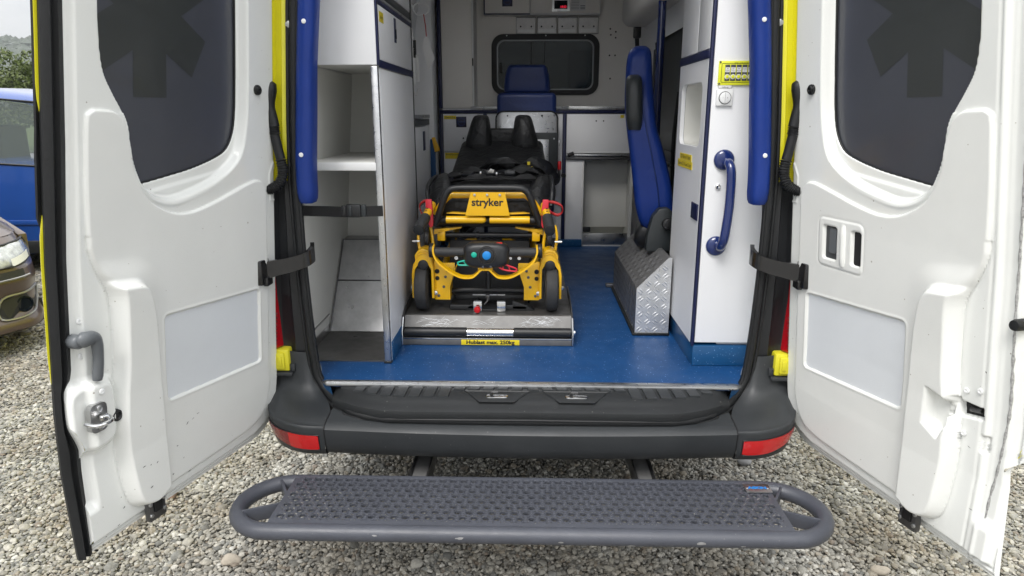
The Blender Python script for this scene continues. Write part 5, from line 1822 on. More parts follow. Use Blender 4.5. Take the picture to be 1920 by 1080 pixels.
for sx in (-1, 1):
    def X(x, sx=sx):        # x given for the left half
        return x if sx < 0 else mir(x)
    wx = X(-.457)
    # wheel with tyre, rim and bolt
    t = MB().lathe((wx, 2.815, .898), (1, 0, 0), [(-.027, .055), (-.027, .080), (-.022, .092), (-.012, .096), (.012, .096), (.022, .092), (.027, .080), (.027, .055)], n=40)
    w_ = obj('wheel', t, 'tyre_grey', sr, 40)
    obj('wheel_hub', MB().lathe((wx, 2.815, .898), (1, 0, 0), [(-.024, .010), (-.022, .050), (-.028, .060), (.028, .060), (.022, .050), (.024, .010)], n=30), 'black_plastic', w_)
    obj('hub_bolt', MB().disc((wx - sx * -.045, 2.815, .898), (1, 0, 0), .009, .014, n=6), 'polished_steel', w_)
    # yellow fork over the wheel
    out = [(-.497, .86), (-.497, .965), (-.490, 1.005), (-.480, 1.02), (-.482, 1.045), (-.468, 1.066), (-.446, 1.073), (-.424, 1.066), (-.410, 1.045), (-.412, 1.02), (-.405, .99), (-.404, .86), (-.414, .86), (-.415, .985), (-.430, 1.010), (-.446, 1.016), (-.465, 1.010), (-.484, .982), (-.488, .86)]
    mb = MB().prism([(X(p[0]), p[1]) for p in out], 'Y', 2.775, 2.860, r=.002)
    fk = obj('wheel_fork', mb, 'stretcher_yellow', sr)
    for dz in (1.052, 1.062):
        obj('fork_ring', MB().tube([(X(-.446) + .030 * math.cos(a), 2.774, dz - .030 + .030 * math.sin(a)) for a in np.linspace(.2, math.pi - .2, 12)], .0022, n=6), 'stretcher_yellow', fk)
    obj('fork_boss', MB().disc((X(-.448), 2.795, 1.004), (0, -1, 0), .024, .05), 'black_plastic', fk)
    # perforated gusset plate
    out = [(-.405, 1.015), (-.375, 1.008), (-.318, 1.008), (-.318, .985), (-.345, .905), (-.345, .848), (-.405, .848)]
    gp = obj('gusset_plate', MB().prism([(X(p[0]), p[1]) for p in out], 'Y', 2.80, 2.806, r=.001), 'stretcher_yellow', sr)
    mb = MB().prism([(X(p[0]), p[1]) for p in [(-.345, .848), (-.345, .905), (-.318, .985), (-.314, .985), (-.340, .905), (-.340, .848)]], 'Y', 2.80, 2.90)
    obj('gusset_flange', mb, 'stretcher_yellow', gp)
    for (hx, hz, hr) in ((-.393, .972, .010), (-.393, .942, .009), (-.350, .975, .006), (-.358, .948, .006), (-.366, .905, .006), (-.388, .866, .006)):
        obj('gusset_hole' if hr > .008 else 'gusset_bolt', MB().disc((X(hx), 2.7985, hz), (0, -1, 0), hr, .004, n=14), 'hole_black' if hr > .008 else 'dark_steel', gp)
    obj('axle_bolt', MB().disc((X(-.503), 2.815, .898), (1, 0, 0), .010, .014, n=6), 'polished_steel', sr)
    obj('spring_pin', MB().lathe((X(-.400), 2.797, .880), (0, -1, 0), [(0, .009), (.01, .009), (.012, .004)], n=12), 'polished_steel', sr)
    # upright yellow side plates and hinge tubes
    mb = MB().tube(catmull([(X(-.470), 2.84, 1.05), (X(-.478), 2.86, 1.11), (X(-.470), 2.88, 1.155)], 5), .006, n=8)
    obj('side_strut', mb, 'stretcher_yellow', sr)
    mb = MB().tube([(X(-.418), 2.90, 1.03), (X(-.432), 2.92, 1.14)], .007, n=8)
    obj('side_strut', mb, 'stretcher_yellow', sr)
    obj('side_pin', MB().cyl((X(-.468), 2.83, 1.094), (X(-.498), 2.83, 1.094), .0045, n=10), 'polished_steel', sr)
    mb = MB().disc((X(-.448), 2.93, 1.085), (1, 0, 0), .052, .022, n=28)
    obj('folding_wheel', mb, 'black_plastic', sr)
    # yellow brackets at the ends of the upper bar
    mb = MB().box(X(-.408), X(-.372), 2.93, 2.975, 1.076, 1.122, r=.006).prism([(X(-.42), 1.105), (X(-.372), 1.120), (X(-.30), 1.135), (X(-.30), 1.140), (X(-.42), 1.128)], 'Y', 2.93, 2.96)
    obj('bar_bracket', mb, 'stretcher_yellow', sr)
    # pull handle: rubber grip with rings, yellow sleeve with dark dots, red trigger
    d = Vector((X(-.440) - X(-.425), 2.66 - 2.93, 1.168 - 1.235))
    p0, p1 = Vector((X(-.425), 2.93, 1.235)), Vector((X(-.442), 2.665, 1.172))
    n_ = 15
    pts = [p0.lerp(p1, .55 + .45 * k / n_) for k in range(n_ + 1)]
    rr = [.020 if k % 2 else .0225 for k in range(n_)] + [.020]
    gr = obj('pull_handle', MB().tube(pts, rr, n=18), 'grip_black', sr, 50)
    obj('handle_cap', MB().disc(p1 + d.normalized() * .004, d, .0215, .012), 'black_rubber', gr)
    obj('handle_sleeve', MB().tube([p0, p0.lerp(p1, .52)], .017, n=18), 'stretcher_yellow', gr)
    for k in range(4):
        q = p0.lerp(p1, .12 + .10 * k)
        obj('sleeve_dot', MB().disc(q + Vector((-sx * -.002, -.004, .017)), (0, -.2, 1), .0042, .003, n=10), 'ink', gr)
    mb = MB().box(X(-.452), X(-.425), 2.875, 2.90, 1.205, 1.222, r=.004)
    obj('trigger_base', mb, 'red_plastic', gr)
    # red lever
    out = [(-.441, 1.268), (-.416, 1.268), (-.413, 1.232), (-.411, 1.165), (-.415, 1.150), (-.425, 1.150), (-.431, 1.165), (-.431, 1.222), (-.441, 1.236)]
    obj('red_lever', MB().prism([(X(p[0]), p[1]) for p in out], 'Y', 2.845, 2.87, r=.003), 'red_plastic', sr)
    lp = catmull([(X(-.425), 2.90, 1.245), (X(-.448), 2.885, 1.258), (X(-.470), 2.88, 1.240), (X(-.462), 2.88, 1.205), (X(-.44), 2.89, 1.195)] if sx < 0 else
                 [(X(-.42), 2.90, 1.252), (X(-.46), 2.885, 1.254), (X(-.495), 2.88, 1.240), (X(-.500), 2.88, 1.215), (X(-.478), 2.885, 1.200), (X(-.43), 2.90, 1.222)], 6)
    obj('red_loop', MB().tube(lp, .0068, n=8, flat=((1, 0, 0), .35)), 'red_strap', sr, 50)
    # side rail running back along the mattress
    mb = MB().tube(catmull([(X(-.415), 2.95, 1.20), (X(-.43), 3.15, 1.235), (X(-.435), 3.6, 1.245), (X(-.435), 4.2, 1.245)], 4), .013, n=10)
    obj('side_rail', mb, 'stretcher_yellow', sr)
    mb = MB().tube(catmull([(X(-.455), 3.02, 1.22), (X(-.462), 3.08, 1.30), (X(-.462), 3.4, 1.315), (X(-.458), 3.62, 1.25)], 5), .010, n=10)
    obj('drop_rail', mb, 'black_plastic', sr)
    # leg of the folded X-frame
    mb = MB().tube([(X(-.40), 2.93, .90), (X(-.36), 3.5, 1.10), (X(-.36), 4.2, 1.17)], .016, n=10)
    obj('frame_leg', mb, 'stretcher_yellow', sr)
    mb = MB().tube([(X(-.39), 2.96, 1.09), (X(-.37), 3.6, .95), (X(-.37), 4.4, .90)], .016, n=10)
    obj('frame_leg', mb, 'black_plastic', sr)
    # rear wheel
    t = MB().lathe((X(-.42), 4.35, .898), (1, 0, 0), [(-.025, .05), (-.025, .085), (0, .095), (.025, .085), (.025, .05)], n=24)
    obj('wheel', t, 'tyre_grey', sr)
    # inner yellow lower plates seen in the shadow
    obj('frame_plate', MB().prism([(X(-.33), 1.05), (X(-.28), 1.075), (X(-.24), 1.075), (X(-.24), 1.04), (X(-.30), 1.01)], 'Y', 3.0, 3.03), 'stretcher_yellow', sr)
    # strap end rings on the control bar
    obj('bar_collar', MB().disc((X(-.405), 2.745, 1.072), (1, 0, 0), .030, .020), 'black_plastic', sr)

obj('lower_bar', MB().tube(catmull([(-.405, 2.87, .866), (-.36, 2.87, .866), (-.31, 2.865, .873), (CX, 2.86, .876), (mir(-.31), 2.865, .873), (mir(-.36), 2.87, .866), (mir(-.405), 2.87, .866)], 4), .0125, n=12), 'black_plastic', sr)
mb = MB().tube([(-.372, 2.955, 1.100), (-.24, 2.955, 1.100), (-.238, 2.955, 1.100), (-.225, 2.955, 1.1), (-.223, 2.955, 1.1), (CX + .05, 2.955, 1.1), (mir(-.372), 2.955, 1.100)], [.012, .012, .015, .015, .012, .012, .012], n=12)
obj('upper_bar', mb, 'black_plastic', sr)
obj('centre_post', MB().cyl((CX + .002, 2.86, .878), (CX + .002, 2.86, .985), .011), 'black_plastic', sr)
obj('lock_hook', MB().box(CX - .008, CX + .008, 2.83, 2.85, .835, .862, r=.003).tube([(CX, 2.83, .852), (CX, 2.82, .838), (CX - .014, 2.815, .824)], .004, n=8), 'dark_steel', sr)
obj('hook_plate', MB().box(CX - .065, CX + .075, 2.845, 2.852, .856, .860), 'aluminium', sr)
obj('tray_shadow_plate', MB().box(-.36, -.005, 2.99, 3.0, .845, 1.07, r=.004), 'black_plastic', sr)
# thin yellow guard strip below the control bar
gp_ = [(-.392, 1.098), (-.393, 1.072), (-.380, 1.038), (-.352, 1.010), (-.318, .986), (-.280, .969), (-.240, .969), (-.222, .980), (-.200, 1.001), (-.183, 1.003)]
gp_ = gp_ + [(mir(x), z) for x, z in gp_[::-1][1:]]
pth = catmull([(x, 2.700, z) for x, z in gp_], 5)
secs = []
for i, p in enumerate(pth):
    d = (pth[min(i + 1, len(pth) - 1)] - pth[max(i - 1, 0)]).normalized()
    nn = Vector((-d.z, 0, d.x)) * .0035
    secs.append([p + nn + Vector((0, -.004, 0)), p - nn + Vector((0, -.004, 0)), p - nn + Vector((0, .028, .003)), p + nn + Vector((0, .028, .003))])
obj('guard_strip', MB().loft(secs), 'stretcher_yellow', sr, 40)
obj('guard_mount', MB().box(CX - .030, CX + .030, 2.702, 2.74, .996, 1.022, r=.003), 'stretcher_yellow', sr)
# control bar with grips and centre box
cbx = obj('control_bar', MB().tube([(-.40, 2.724, 1.070), (.034, 2.724, 1.070)], .0165, n=16), 'black_plastic', sr, 50)
for a, b in ((-.392, -.268), (-.098, .026)):
    n_ = 26
    xs = np.linspace(a, b, n_)
    obj('bar_grip', MB().tube([(x, 2.722, 1.070) for x in xs], [.0205 if k % 2 else .0195 for k in range(n_)], n=18), 'grip_black', cbx, 50)
for x, r_ in ((-.300, .0075), (-.045, .007), (-.080, .0055)):
    obj('grip_mark', MB().lathe((x, 2.703, 1.050), (0, -1, -.4), [(0, r_), (.0015, r_), (.0017, r_ * .7), (0, r_ * .65)], n=16), 'white_plastic', cbx)
secs = []
for (y, k, zc, hw, hh) in ((2.765, .85, 1.066, .070, .038), (2.74, 1, 1.066, .090, .049), (2.705, 1, 1.064, .094, .052), (2.688, .96, 1.063, .089, .049), (2.680, .88, 1.062, .080, .042)):
    sec = []
    for a in np.linspace(0, 2 * math.pi, 33)[:-1]:
        c, s_ = math.cos(a), math.sin(a)
        e = 2 / 5.5
        x = hw * math.copysign(abs(c) ** e, c)
        z = hh * math.copysign(abs(s_) ** e, s_)
        z *= (1 - .22 * (abs(x) / hw) ** 3)
        if z < 0:
            z *= 1.08
        sec.append((CX + .006 + x * k, y, zc + z * k))
    secs.append(sec)
hub = obj('control_box', MB().loft(secs), 'black_plastic', cbx, 50)
obj('dial_bezel', MB().lathe((CX + .008, 2.683, 1.066), (0, -1, 0), [(0, .038), (.004, .037), (.005, .030), (.001, .027)], n=30), 'black_gloss', cbx)
obj('blue_button', MB().lathe((CX + .008, 2.680, 1.066), (0, -1, 0), [(0, .0175), (.007, .017), (.009, .013), (.010, .004)], n=26), 'button_blue', cbx)
obj('green_button', MB().lathe((-.226, 2.681, 1.068), (0, -1, 0), [(0, .0115), (.005, .011), (.007, .007), (.0075, .003)], n=20), 'teal_plastic', cbx)
for x in (CX - .008, CX + .024):
    obj('box_screw', MB().disc((x, 2.681, 1.018), (0, -1, 0), .005, .003, n=12), 'ink_grey', cbx)
obj('red_mark', MB().box(CX + .045, CX + .07, 2.70, 2.715, 1.108, 1.114, r=.002), 'red_knob', cbx)


def lever(x0, z0, x1, z1, mat, name):
    a, b = Vector((x0, 2.700, z0)), Vector((x1, 2.694, z1))
    d = (b - a).normalized()
    n = Vector((-d.z, 0, d.x))
    L_ = (b - a).length
    outl = [a + n * .006, a + d * L_ * .62 + n * .014, b + n * .002, b - n * .010, a + d * L_ * .5 - n * .008, a - n * .007, a - d * .006]
    pth = catmull(outl, 4, True)
    mb = MB().tube(pth, .0035, n=8, closed=True)
    mb.tube([a + d * L_ * .25 + n * .008, a + d * L_ * .38 - n * .007], .0025, n=6)
    mb.tube([a + d * L_ * .60 + n * .012, a + d * L_ * .72 - n * .007], .0025, n=6)
    obj(name, mb, mat, cbx, 50)


lever(-.288, 1.028, -.214, 1.030, 'teal_plastic', 'green_lever')
lever(-.062, 1.002, -.135, 1.028, 'red_plastic', 'red_trigger')
# foot end: yellow tubes, black bow, name plate
for a, b in ((-.362, -.190), (-.176, -.004)):
    mb = MB().tube([(a, 2.90, 1.176), (a + .001, 2.90, 1.176), (b - .018, 2.90, 1.176), (b - .006, 2.90, 1.176), (b, 2.90, 1.176)], [.015, .016, .016, .013, .006] if a < -.3 else [.006, .016, .016, .016, .015], n=18)
    obj('foot_tube', mb, 'stretcher_yellow', sr)
obj('foot_crossbar', MB().tube([(-.40, 2.925, 1.170), (mir(-.40), 2.925, 1.170)], .018, n=12), 'black_plastic', sr)
obj('foot_strip', MB().prism([(-.362, 1.203), (-.335, 1.207), (CX, 1.200), (mir(-.335), 1.207), (mir(-.362), 1.203), (CX, 1.195)], 'Y', 2.90, 2.93), 'stretcher_yellow', sr)
ub = catmull([(-.410, 2.895, 1.155), (-.397, 2.89, 1.185), (-.366, 2.88, 1.270), (-.348, 2.88, 1.300), (-.318, 2.88, 1.312), (-.25, 2.88, 1.3135), (CX, 2.88, 1.3135)], 6)
ub = ub + [Vector((mir(p.x), p.y, p.z)) for p in ub[::-1][1:]]
obj('foot_bow', MB().tube(ub, .0145, n=16), 'black_plastic', sr, 60)
yt = catmull([(-.415, 2.93, 1.195), (-.395, 2.93, 1.222), (-.375, 2.93, 1.250), (-.345, 2.93, 1.276), (-.31, 2.93, 1.277), (CX, 2.93, 1.277)], 6)
yt = yt + [Vector((mir(p.x), p.y, p.z)) for p in yt[::-1][1:]]
obj('yellow_bow', MB().tube(yt, .0135, n=16), 'stretcher_yellow', sr, 60)
mb = MB()
PLT = [(-.252, 1.297), (-.108, 1.297), (-.089, 1.197), (-.277, 1.197)]
vs = [(x, 2.868 + (1.297 - z) * .08, z) for x, z in PLT]
mb.add(vs + [(v[0], v[1] + .003, v[2]) for v in vs], [(0, 1, 2, 3), (7, 6, 5, 4), (0, 4, 5, 1), (1, 5, 6, 2), (2, 6, 7, 3), (3, 7, 4, 0)])
npl = obj('name_plate', mb, 'stretcher_yellow', sr, 20)
obj('name_plate_print', text_mb('stryker', .046, (CX, 2.8715, 1.2535), (1, 0, 0), (0, .08, -1) if False else (0, -.08, 1), .0008, .0012, sx=1.0), 'ink', npl, 0, fix=False)
for x in (-.236, CX, -.130):
    obj('plate_rivet', MB().disc((x, 2.865, 1.286), (0, -1, 0), .0055, .004, n=14), 'aluminium', npl)


# mattress ---------------------------------------------------------------
def cushion(name, fn, nu, nv, mat='mattress_black', parent=sr, wr_=.004, seed=1, fr=14):
    """closed soft surface with fabric creases: fn(u,v) -> top point; sides drop down"""
    mb = MB()
    def g(u, v):
        p = Vector(fn(u, v))
        q = p * fr
        w = noise.noise(q + Vector((seed, 0, 0))) + .5 * noise.noise(q * 2.3)
        return (p.x + w * wr_ * .4, p.y + w * wr_ * .4, p.z + w * wr_)
    mb.grid(g, nu, nv)
    return obj(name, mb, mat, parent, 70, fix=False)


def seg(name, y0, z0, y1, z1, hw0, hw1, th, seed):
    def fn(u, v):
        a = u * 2 - 1
        # cross profile: flat top with rounded shoulders, wrapped sides
        t = abs(a)
        hw = hw0 + (hw1 - hw0) * v
        if t < .70:
            x = t / .70 * (hw - .035); dz = -.006 * (t / .7) ** 2
        elif t < .85:
            k = (t - .70) / .15 * math.pi / 2
            x = hw - .035 + .035 * math.sin(k); dz = -.006 - .035 * (1 - math.cos(k))
        else:
            x = hw - .004 * (t - .85) / .15; dz = -.041 - (th - .041) * (t - .85) / .15
        e = min(v, 1 - v)
        r = .07
        drop = 0
        if e < r:
            drop = .030 * (1 - math.sqrt(1 - (1 - e / r) ** 2))
        return (CX + math.copysign(x, a), y0 + (y1 - y0) * v, z0 + (z1 - z0) * v + dz - drop)
    o = cushion(name, fn, 40, 30, seed=seed)
    mb = MB().box(CX - hw0 + .01, CX + hw0 - .01, y0 + .01, y1 - .01, min(z0, z1) - th, min(z0, z1) - th + .02)
    return o


m1 = seg('mattress_foot', 2.965, 1.272, 3.42, 1.300, .238, .262, .105, 3)
m2 = seg('mattress_seat', 3.42, 1.290, 3.85, 1.262, .262, .262, .10, 7)
m3 = seg('mattress_back', 3.80, 1.250, 4.45, 1.465, .285, .258, .10, 11)
# bulky side wings of the foot section
for sx in (-1, 1):
    ks = []
    secs = []
    for (y, hx, z, rx, rz) in ((2.985, .190, 1.205, .020, .03), (3.0, .200, 1.21, .05, .065), (3.08, .218, 1.225, .062, .085), (3.25, .235, 1.24, .065, .09), (3.42, .245, 1.245, .062, .085), (3.5, .245, 1.24, .03, .05)):
        sec = []
        for a in np.linspace(0, 2 * math.pi, 21)[:-1]:
            w = .004 * noise.noise(Vector((y * 20, a * 2, sx)))
            sec.append((CX + sx * hx + (rx + w) * math.cos(a), y, z + (rz + w) * math.sin(a)))
        secs.append(sec)
    obj('mattress_wing', MB().loft(secs), 'mattress_black', sr, 70)
obj('mattress_front', MB().box(CX - .215, CX + .215, 2.955, 3.02, 1.168, 1.262, r=.03, seg=4), 'mattress_black', sr, 60)
obj('bed_frame', MB().box(CX - .25, CX + .25, 2.98, 4.5, 1.13, 1.17, r=.01), 'black_plastic', sr)
mb = MB().tube([(CX - .05, 3.84, 1.262), (CX - .05, 4.40, 1.432)], .003, n=6)
obj('mattress_seam', mb, 'strap_black', sr)
# head pad with two bolsters
mb = MB()
hp = [(CX - .205, 4.42, 1.40), (CX + .205, 4.42, 1.40), (CX + .185, 4.46, 1.52), (CX - .185, 4.46, 1.52)]
obj('head_pad', MB().box(CX - .20, CX + .20, 4.40, 4.47, 1.375, 1.525, r=.03, seg=4), 'mattress_black', sr, 60)
for sx in (-1, 1):
    secs = []
    keys = [(4.36, .145, 1.385, .065, .030), (4.34, .146, 1.40, .082, .045), (4.35, .144, 1.45, .080, .055), (4.38, .138, 1.52, .068, .055), (4.41, .134, 1.572, .056, .05), (4.43, .132, 1.598, .044, .035), (4.44, .131, 1.607, .024, .015)]
    for (y, hx, z, rx, ry) in keys:
        sec = []
        for a in np.linspace(0, 2 * math.pi, 21)[:-1]:
            w = .003 * noise.noise(Vector((z * 30, a * 2, sx * 3)))
            sec.append((CX + sx * (hx) + (rx + w) * math.cos(a), y + (ry + w) * math.sin(a), z))
        secs.append(sec)
    # smooth along the bolster
    cols = list(zip(*secs))
    cols = [catmull(c, 4) for c in cols]
    secs = [list(r_) for r_ in zip(*cols)]
    obj('head_bolster', MB().loft(secs), 'mattress_black', sr, 70)
    obj('bolster_stitch', MB().tube(catmull([(CX + sx * .19, 4.285, 1.432), (CX + sx * .145, 4.275, 1.436), (CX + sx * .10, 4.285, 1.430)], 6), .0022, n=6), 'grip_black', sr)


# restraint belts heaped on the mattress
def ribbon(pts, w, mat, name, parent, lift=.0, th=.0025):
    P_ = catmull(pts, 8)
    secs = []
    side = Vector((1, 0, 0))
    for i, p in enumerate(P_):
        d = (P_[min(i + 1, len(P_) - 1)] - P_[max(i - 1, 0)]).normalized()
        up = Vector((0, -.15, 1))
        s_ = d.cross(up)
        s_ = s_.normalized() if s_.length > .05 else side
        side = s_
        n_ = s_.cross(d).normalized()
        tw = .35 * math.sin(i * .35)
        s2 = s_ * math.cos(tw) + n_ * math.sin(tw)
        n2 = n_ * math.cos(tw) - s_ * math.sin(tw)
        secs.append([p + s2 * w + n2 * th, p - s2 * w + n2 * th, p - s2 * w - n2 * th, p + s2 * w - n2 * th])
    return obj(name, MB().loft(secs), mat, parent, 50)


hs = thing('restraint_belts', 'tangled black restraint belts and buckles heaped on the stretcher mattress', 'belts', (CX, 3.5, 1.30))
rb = random.Random(4)
lines = [[(-.46, 3.35, 1.24), (-.43, 3.33, 1.31), (-.36, 3.30, 1.335), (-.28, 3.35, 1.325), (-.20, 3.30, 1.34), (-.12, 3.34, 1.33)],
         [(.10, 3.30, 1.22), (.08, 3.30, 1.31), (.02, 3.32, 1.345), (-.06, 3.40, 1.36), (-.14, 3.42, 1.33), (-.24, 3.38, 1.34)],
         [(-.22, 3.50, 1.31), (-.17, 3.45, 1.375), (-.10, 3.44, 1.385), (-.03, 3.50, 1.35), (.04, 3.62, 1.33)],
         [(.03, 4.05, 1.35), (.0, 3.85, 1.32), (-.05, 3.65, 1.335), (-.09, 3.5, 1.35)],
         [(-.40, 3.45, 1.26), (-.34, 3.42, 1.335), (-.26, 3.44, 1.345), (-.20, 3.5, 1.33)],
         [(.09, 3.45, 1.24), (.06, 3.42, 1.34), (-.01, 3.38, 1.36), (-.07, 3.30, 1.345)],
         [(-.38, 3.22, 1.30), (-.30, 3.18, 1.325), (-.22, 3.22, 1.33), (-.10, 3.16, 1.325), (.0, 3.22, 1.33), (.06, 3.25, 1.30)]]
for ln in lines:
    ribbon(ln, .024, 'strap_black', 'webbing', hs)
obj('pad_sleeve', MB().loft([[(x + .05 * math.cos(a) * 1.0, 3.48 + .035 * math.cos(a + .5), z + .035 * math.sin(a)) for a in np.linspace(0, 2 * math.pi, 15)[:-1]] for x, z in ((-.02, 1.335), (.02, 1.375), (.06, 1.355), (.10, 1.29))]), 'mattress_black', hs, 70)
obj('pad_sleeve', MB().loft([[(x + .04 * math.cos(a), 3.55 + .035 * math.cos(a + .5), z + .032 * math.sin(a)) for a in np.linspace(0, 2 * math.pi, 15)[:-1]] for x, z in ((-.24, 1.32), (-.19, 1.365), (-.12, 1.37), (-.07, 1.33))]), 'mattress_black', hs, 70)
for (x, y, z, rz) in ((-.19, 3.25, 1.345, .3), (-.30, 3.27, 1.338, -.4), (-.10, 3.25, 1.345, .1)):
    obj('belt_buckle', MB().box(x - .026, x + .026, y - .02, y + .02, z - .006, z + .008, r=.004, rot=Matrix.Rotation(rz, 3, 'Z') @ Matrix.Rotation(R(25), 3, 'X')), 'black_plastic', hs)
obj('buckle_tongue', MB().prism([(-.205, 1.348), (-.190, 1.366), (-.172, 1.360), (-.176, 1.346)], 'Y', 3.235, 3.238), 'polished_steel', hs)
for (x, z) in ((-.235, 1.348), (-.16, 1.344)):
    obj('belt_eyelet', MB().box(x - .004, x + .004, 3.215, 3.22, z - .008, z + .006, r=.001), 'polished_steel', hs)
mb = MB().box(-.018, -.004, 3.39, 3.394, 1.372, 1.388, r=.001).box(.0, .012, 3.37, 3.374, 1.352, 1.366, r=.001)
obj('yellow_tag', mb, 'sticker_yellow', hs)

# ================================================================== the entry step behind the bumper
pm('arm_grey', (.20, .20, .20), .45, var=.25, vscale=14, metal=.2)
es = thing('entry_step', 'grey tubular rear step with perforated tread plate behind the bumper', 'step', (0, 1.9, .38))
TZ, TR = .415, .0255
XL, XRt, YF_, YR_ = -.912, .910, 1.763, 2.044
rad = (YR_ - YF_) / 2
pth = []
cyt = (YF_ + YR_) / 2
for x in np.linspace(XL + rad, XRt - rad, 24):
    pth.append((x, YF_ + .002, TZ))
for a in np.linspace(-90, 90, 14)[1:-1]:
    pth.append((XRt - rad + rad * math.cos(R(a)), cyt + rad * math.sin(R(a)), TZ))
for x in np.linspace(XRt - rad, XL + rad, 24):
    pth.append((x, YR_, TZ))
for a in np.linspace(90, 270, 14)[1:-1]:
    pth.append((XL + rad + rad * math.cos(R(a)), cyt + rad * math.sin(R(a)), TZ))
obj('step_tube', MB().tube(pth, TR, n=18, closed=True), 'step_grey', es, 60)
# perforated plate: slanting ends, real holes with raised collars, small pips between
PZ = .4405
plate = MB()
px_, py_ = .0345, .0300


def tile(mb, cx, cy, big):
    h = [px_ / 2, py_ / 2]
    n = 16
    ring_sq, r1, r2, r3, r4 = [], [], [], [], []
    ro, rt, ri = (.0112, .0104, .0092) if big else (.0042, .0034, .0024)
    hw_x = .01185 if big else .0054
    for k in range(n):
        a = 2 * math.pi * (k + .5) / n
        c, s_ = math.cos(a), math.sin(a)
        m = max(abs(c), abs(s_))
        ring_sq.append((cx + c / m * hw_x, cy + s_ / m * hw_y, PZ))
        r1.append((cx + c * ro, cy + s_ * ro, PZ))
        r2.append((cx + c * rt, cy + s_ * rt, PZ + (.0030 if big else .0012)))
        r3.append((cx + c * ri, cy + s_ * ri, PZ + (.0024 if big else .0002)))
        r4.append((cx + c * ri, cy + s_ * ri, PZ - .006))
    vs = ring_sq + r1 + r2 + r3 + r4
    fs = []
    for q in range(4):
        for k in range(n):
            l = (k + 1) % n
            fs.append((q * n + k, q * n + l, (q + 1) * n + l, (q + 1) * n + k))
    mb.add(vs, fs)


hw_x, hw_y = px_ / 2, py_ / 2
NX, NY = 88, 8
for j in range(NY):
    y = 1.790 + (j + .5) * py_
    xl, xr = -.778, .778
    for i in range(-50, 50):
        x = (i + .5) * px_ / 2
        if x - hw_x < xl + .005 or x + hw_x > xr - .005:
            continue
        tile(plate, x, y, (i + j) % 2 == 0)
ntile = len(plate.v)
tread_p = obj('tread_plate', plate, 'step_grey', es, 50, fix=False)
# solid margins of the plate
yb0, yb1 = 1.790, 1.790 + NY * py_
mb = MB()
for j in range(NY):
    y0 = 1.790 + j * py_
    y1 = y0 + py_
    ym = (y0 + y1) / 2
    xl, xr = -.778, .778
    i0 = min(i for i in range(-50, 50) if (i + .5) * px_ / 2 - hw_x >= xl + .005)
    i1 = max(i for i in range(-50, 50) if (i + .5) * px_ / 2 + hw_x <= xr - .005)
    for (a0, a1, b) in ((-.778, -.778, (i0 + .5) * px_ / 2 - (.01185 if (i0 + j) % 2 == 0 else .0054)), (.778, .778, (i1 + .5) * px_ / 2 + (.01185 if (i1 + j) % 2 == 0 else .0054))):
        mb.add([(a0, y0, PZ), (b, y0, PZ), (b, y1, PZ), (a1, y1, PZ)], [(0, 1, 2, 3)])
f0, f1 = (-.778, .778)
mb.add([(f0, 1.770, PZ - .002), (f1, 1.770, PZ - .002), (f1, yb0, PZ), (f0, yb0, PZ)], [(0, 1, 2, 3)])
mb.add([(f0, 1.770, PZ - .002), (f1, 1.770, PZ - .002), (f1, 1.766, PZ - .02), (f0, 1.766, PZ - .02)], [(3, 2, 1, 0)])
mb.add([(f0, yb1, PZ), (f1, yb1, PZ), (f1, 2.034, PZ + .001), (f0, 2.034, PZ + .001)], [(0, 1, 2, 3)])
mb.add([(f0, 1.770, PZ - .002), (f0, 2.034, PZ), (f0, 2.034, PZ - .02), (f0, 1.770, PZ - .02)], [(0, 1, 2, 3)])
mb.add([(f1, 1.770, PZ - .002), (f1, 2.034, PZ), (f1, 2.034, PZ - .02), (f1, 1.770, PZ - .02)], [(3, 2, 1, 0)])
obj('plate_margin', mb, 'step_grey', es, 20)
for sx, xa in ((-1, -.79), (1, .79)):
    e = XL if sx < 0 else XRt
    for (p, q) in (((sx * .775, 1.935), (sx * .828, 2.030)), ((sx * .775, 1.885), (sx * .882, 1.835))):
        d = Vector((q[0] - p[0], q[1] - p[1], 0)); nn = Vector((-d.y, d.x, 0)).normalized() * .004
        a_, b_ = Vector((p[0], p[1], 0)), Vector((q[0], q[1], 0))
        obj('end_brace', MB().prism([tuple((a_ + nn)[:2]), tuple((b_ + nn)[:2]), tuple((b_ - nn)[:2]), tuple((a_ - nn)[:2])], 'Z', .392, .437, r=.001), 'step_grey', es)
for x in (-.385, .405):
    obj('support_arm', MB().box(x - .026, x + .026, 2.03, 3.0, .345, .385, r=.003), 'arm_grey', es)
    obj('arm_flange', MB().box(x - .034, x - .028, 2.03, 2.6, .335, .40, r=.001), 'dark_steel', es)
    obj('arm_flange', MB().box(x + .028, x + .034, 2.03, 2.6, .335, .40, r=.001), 'dark_steel', es)
for x in (-.5, 0, .5):
    obj('under_brace', MB().box(x - .02, x + .02, 1.77, 2.05, .385, .395), 'step_grey', es)
nm = obj('name_plate', MB().box(.697, .780, 1.972, 2.022, PZ + .0025, PZ + .005, r=.0008), 'brushed_steel', es)
obj('plate_print', text_mb('ASKIN', .019, (.738, 1.997, PZ + .0052), (1, 0, 0), (0, 1, 0), .0003, .001, sx=1.1), 'button_blue', nm, 0, fix=False)
for x in (.705, .772):
    obj('plate_rivet', MB().disc((x, 1.997, PZ + .006), (0, 0, 1), .0045, .003, n=12), 'aluminium', nm)
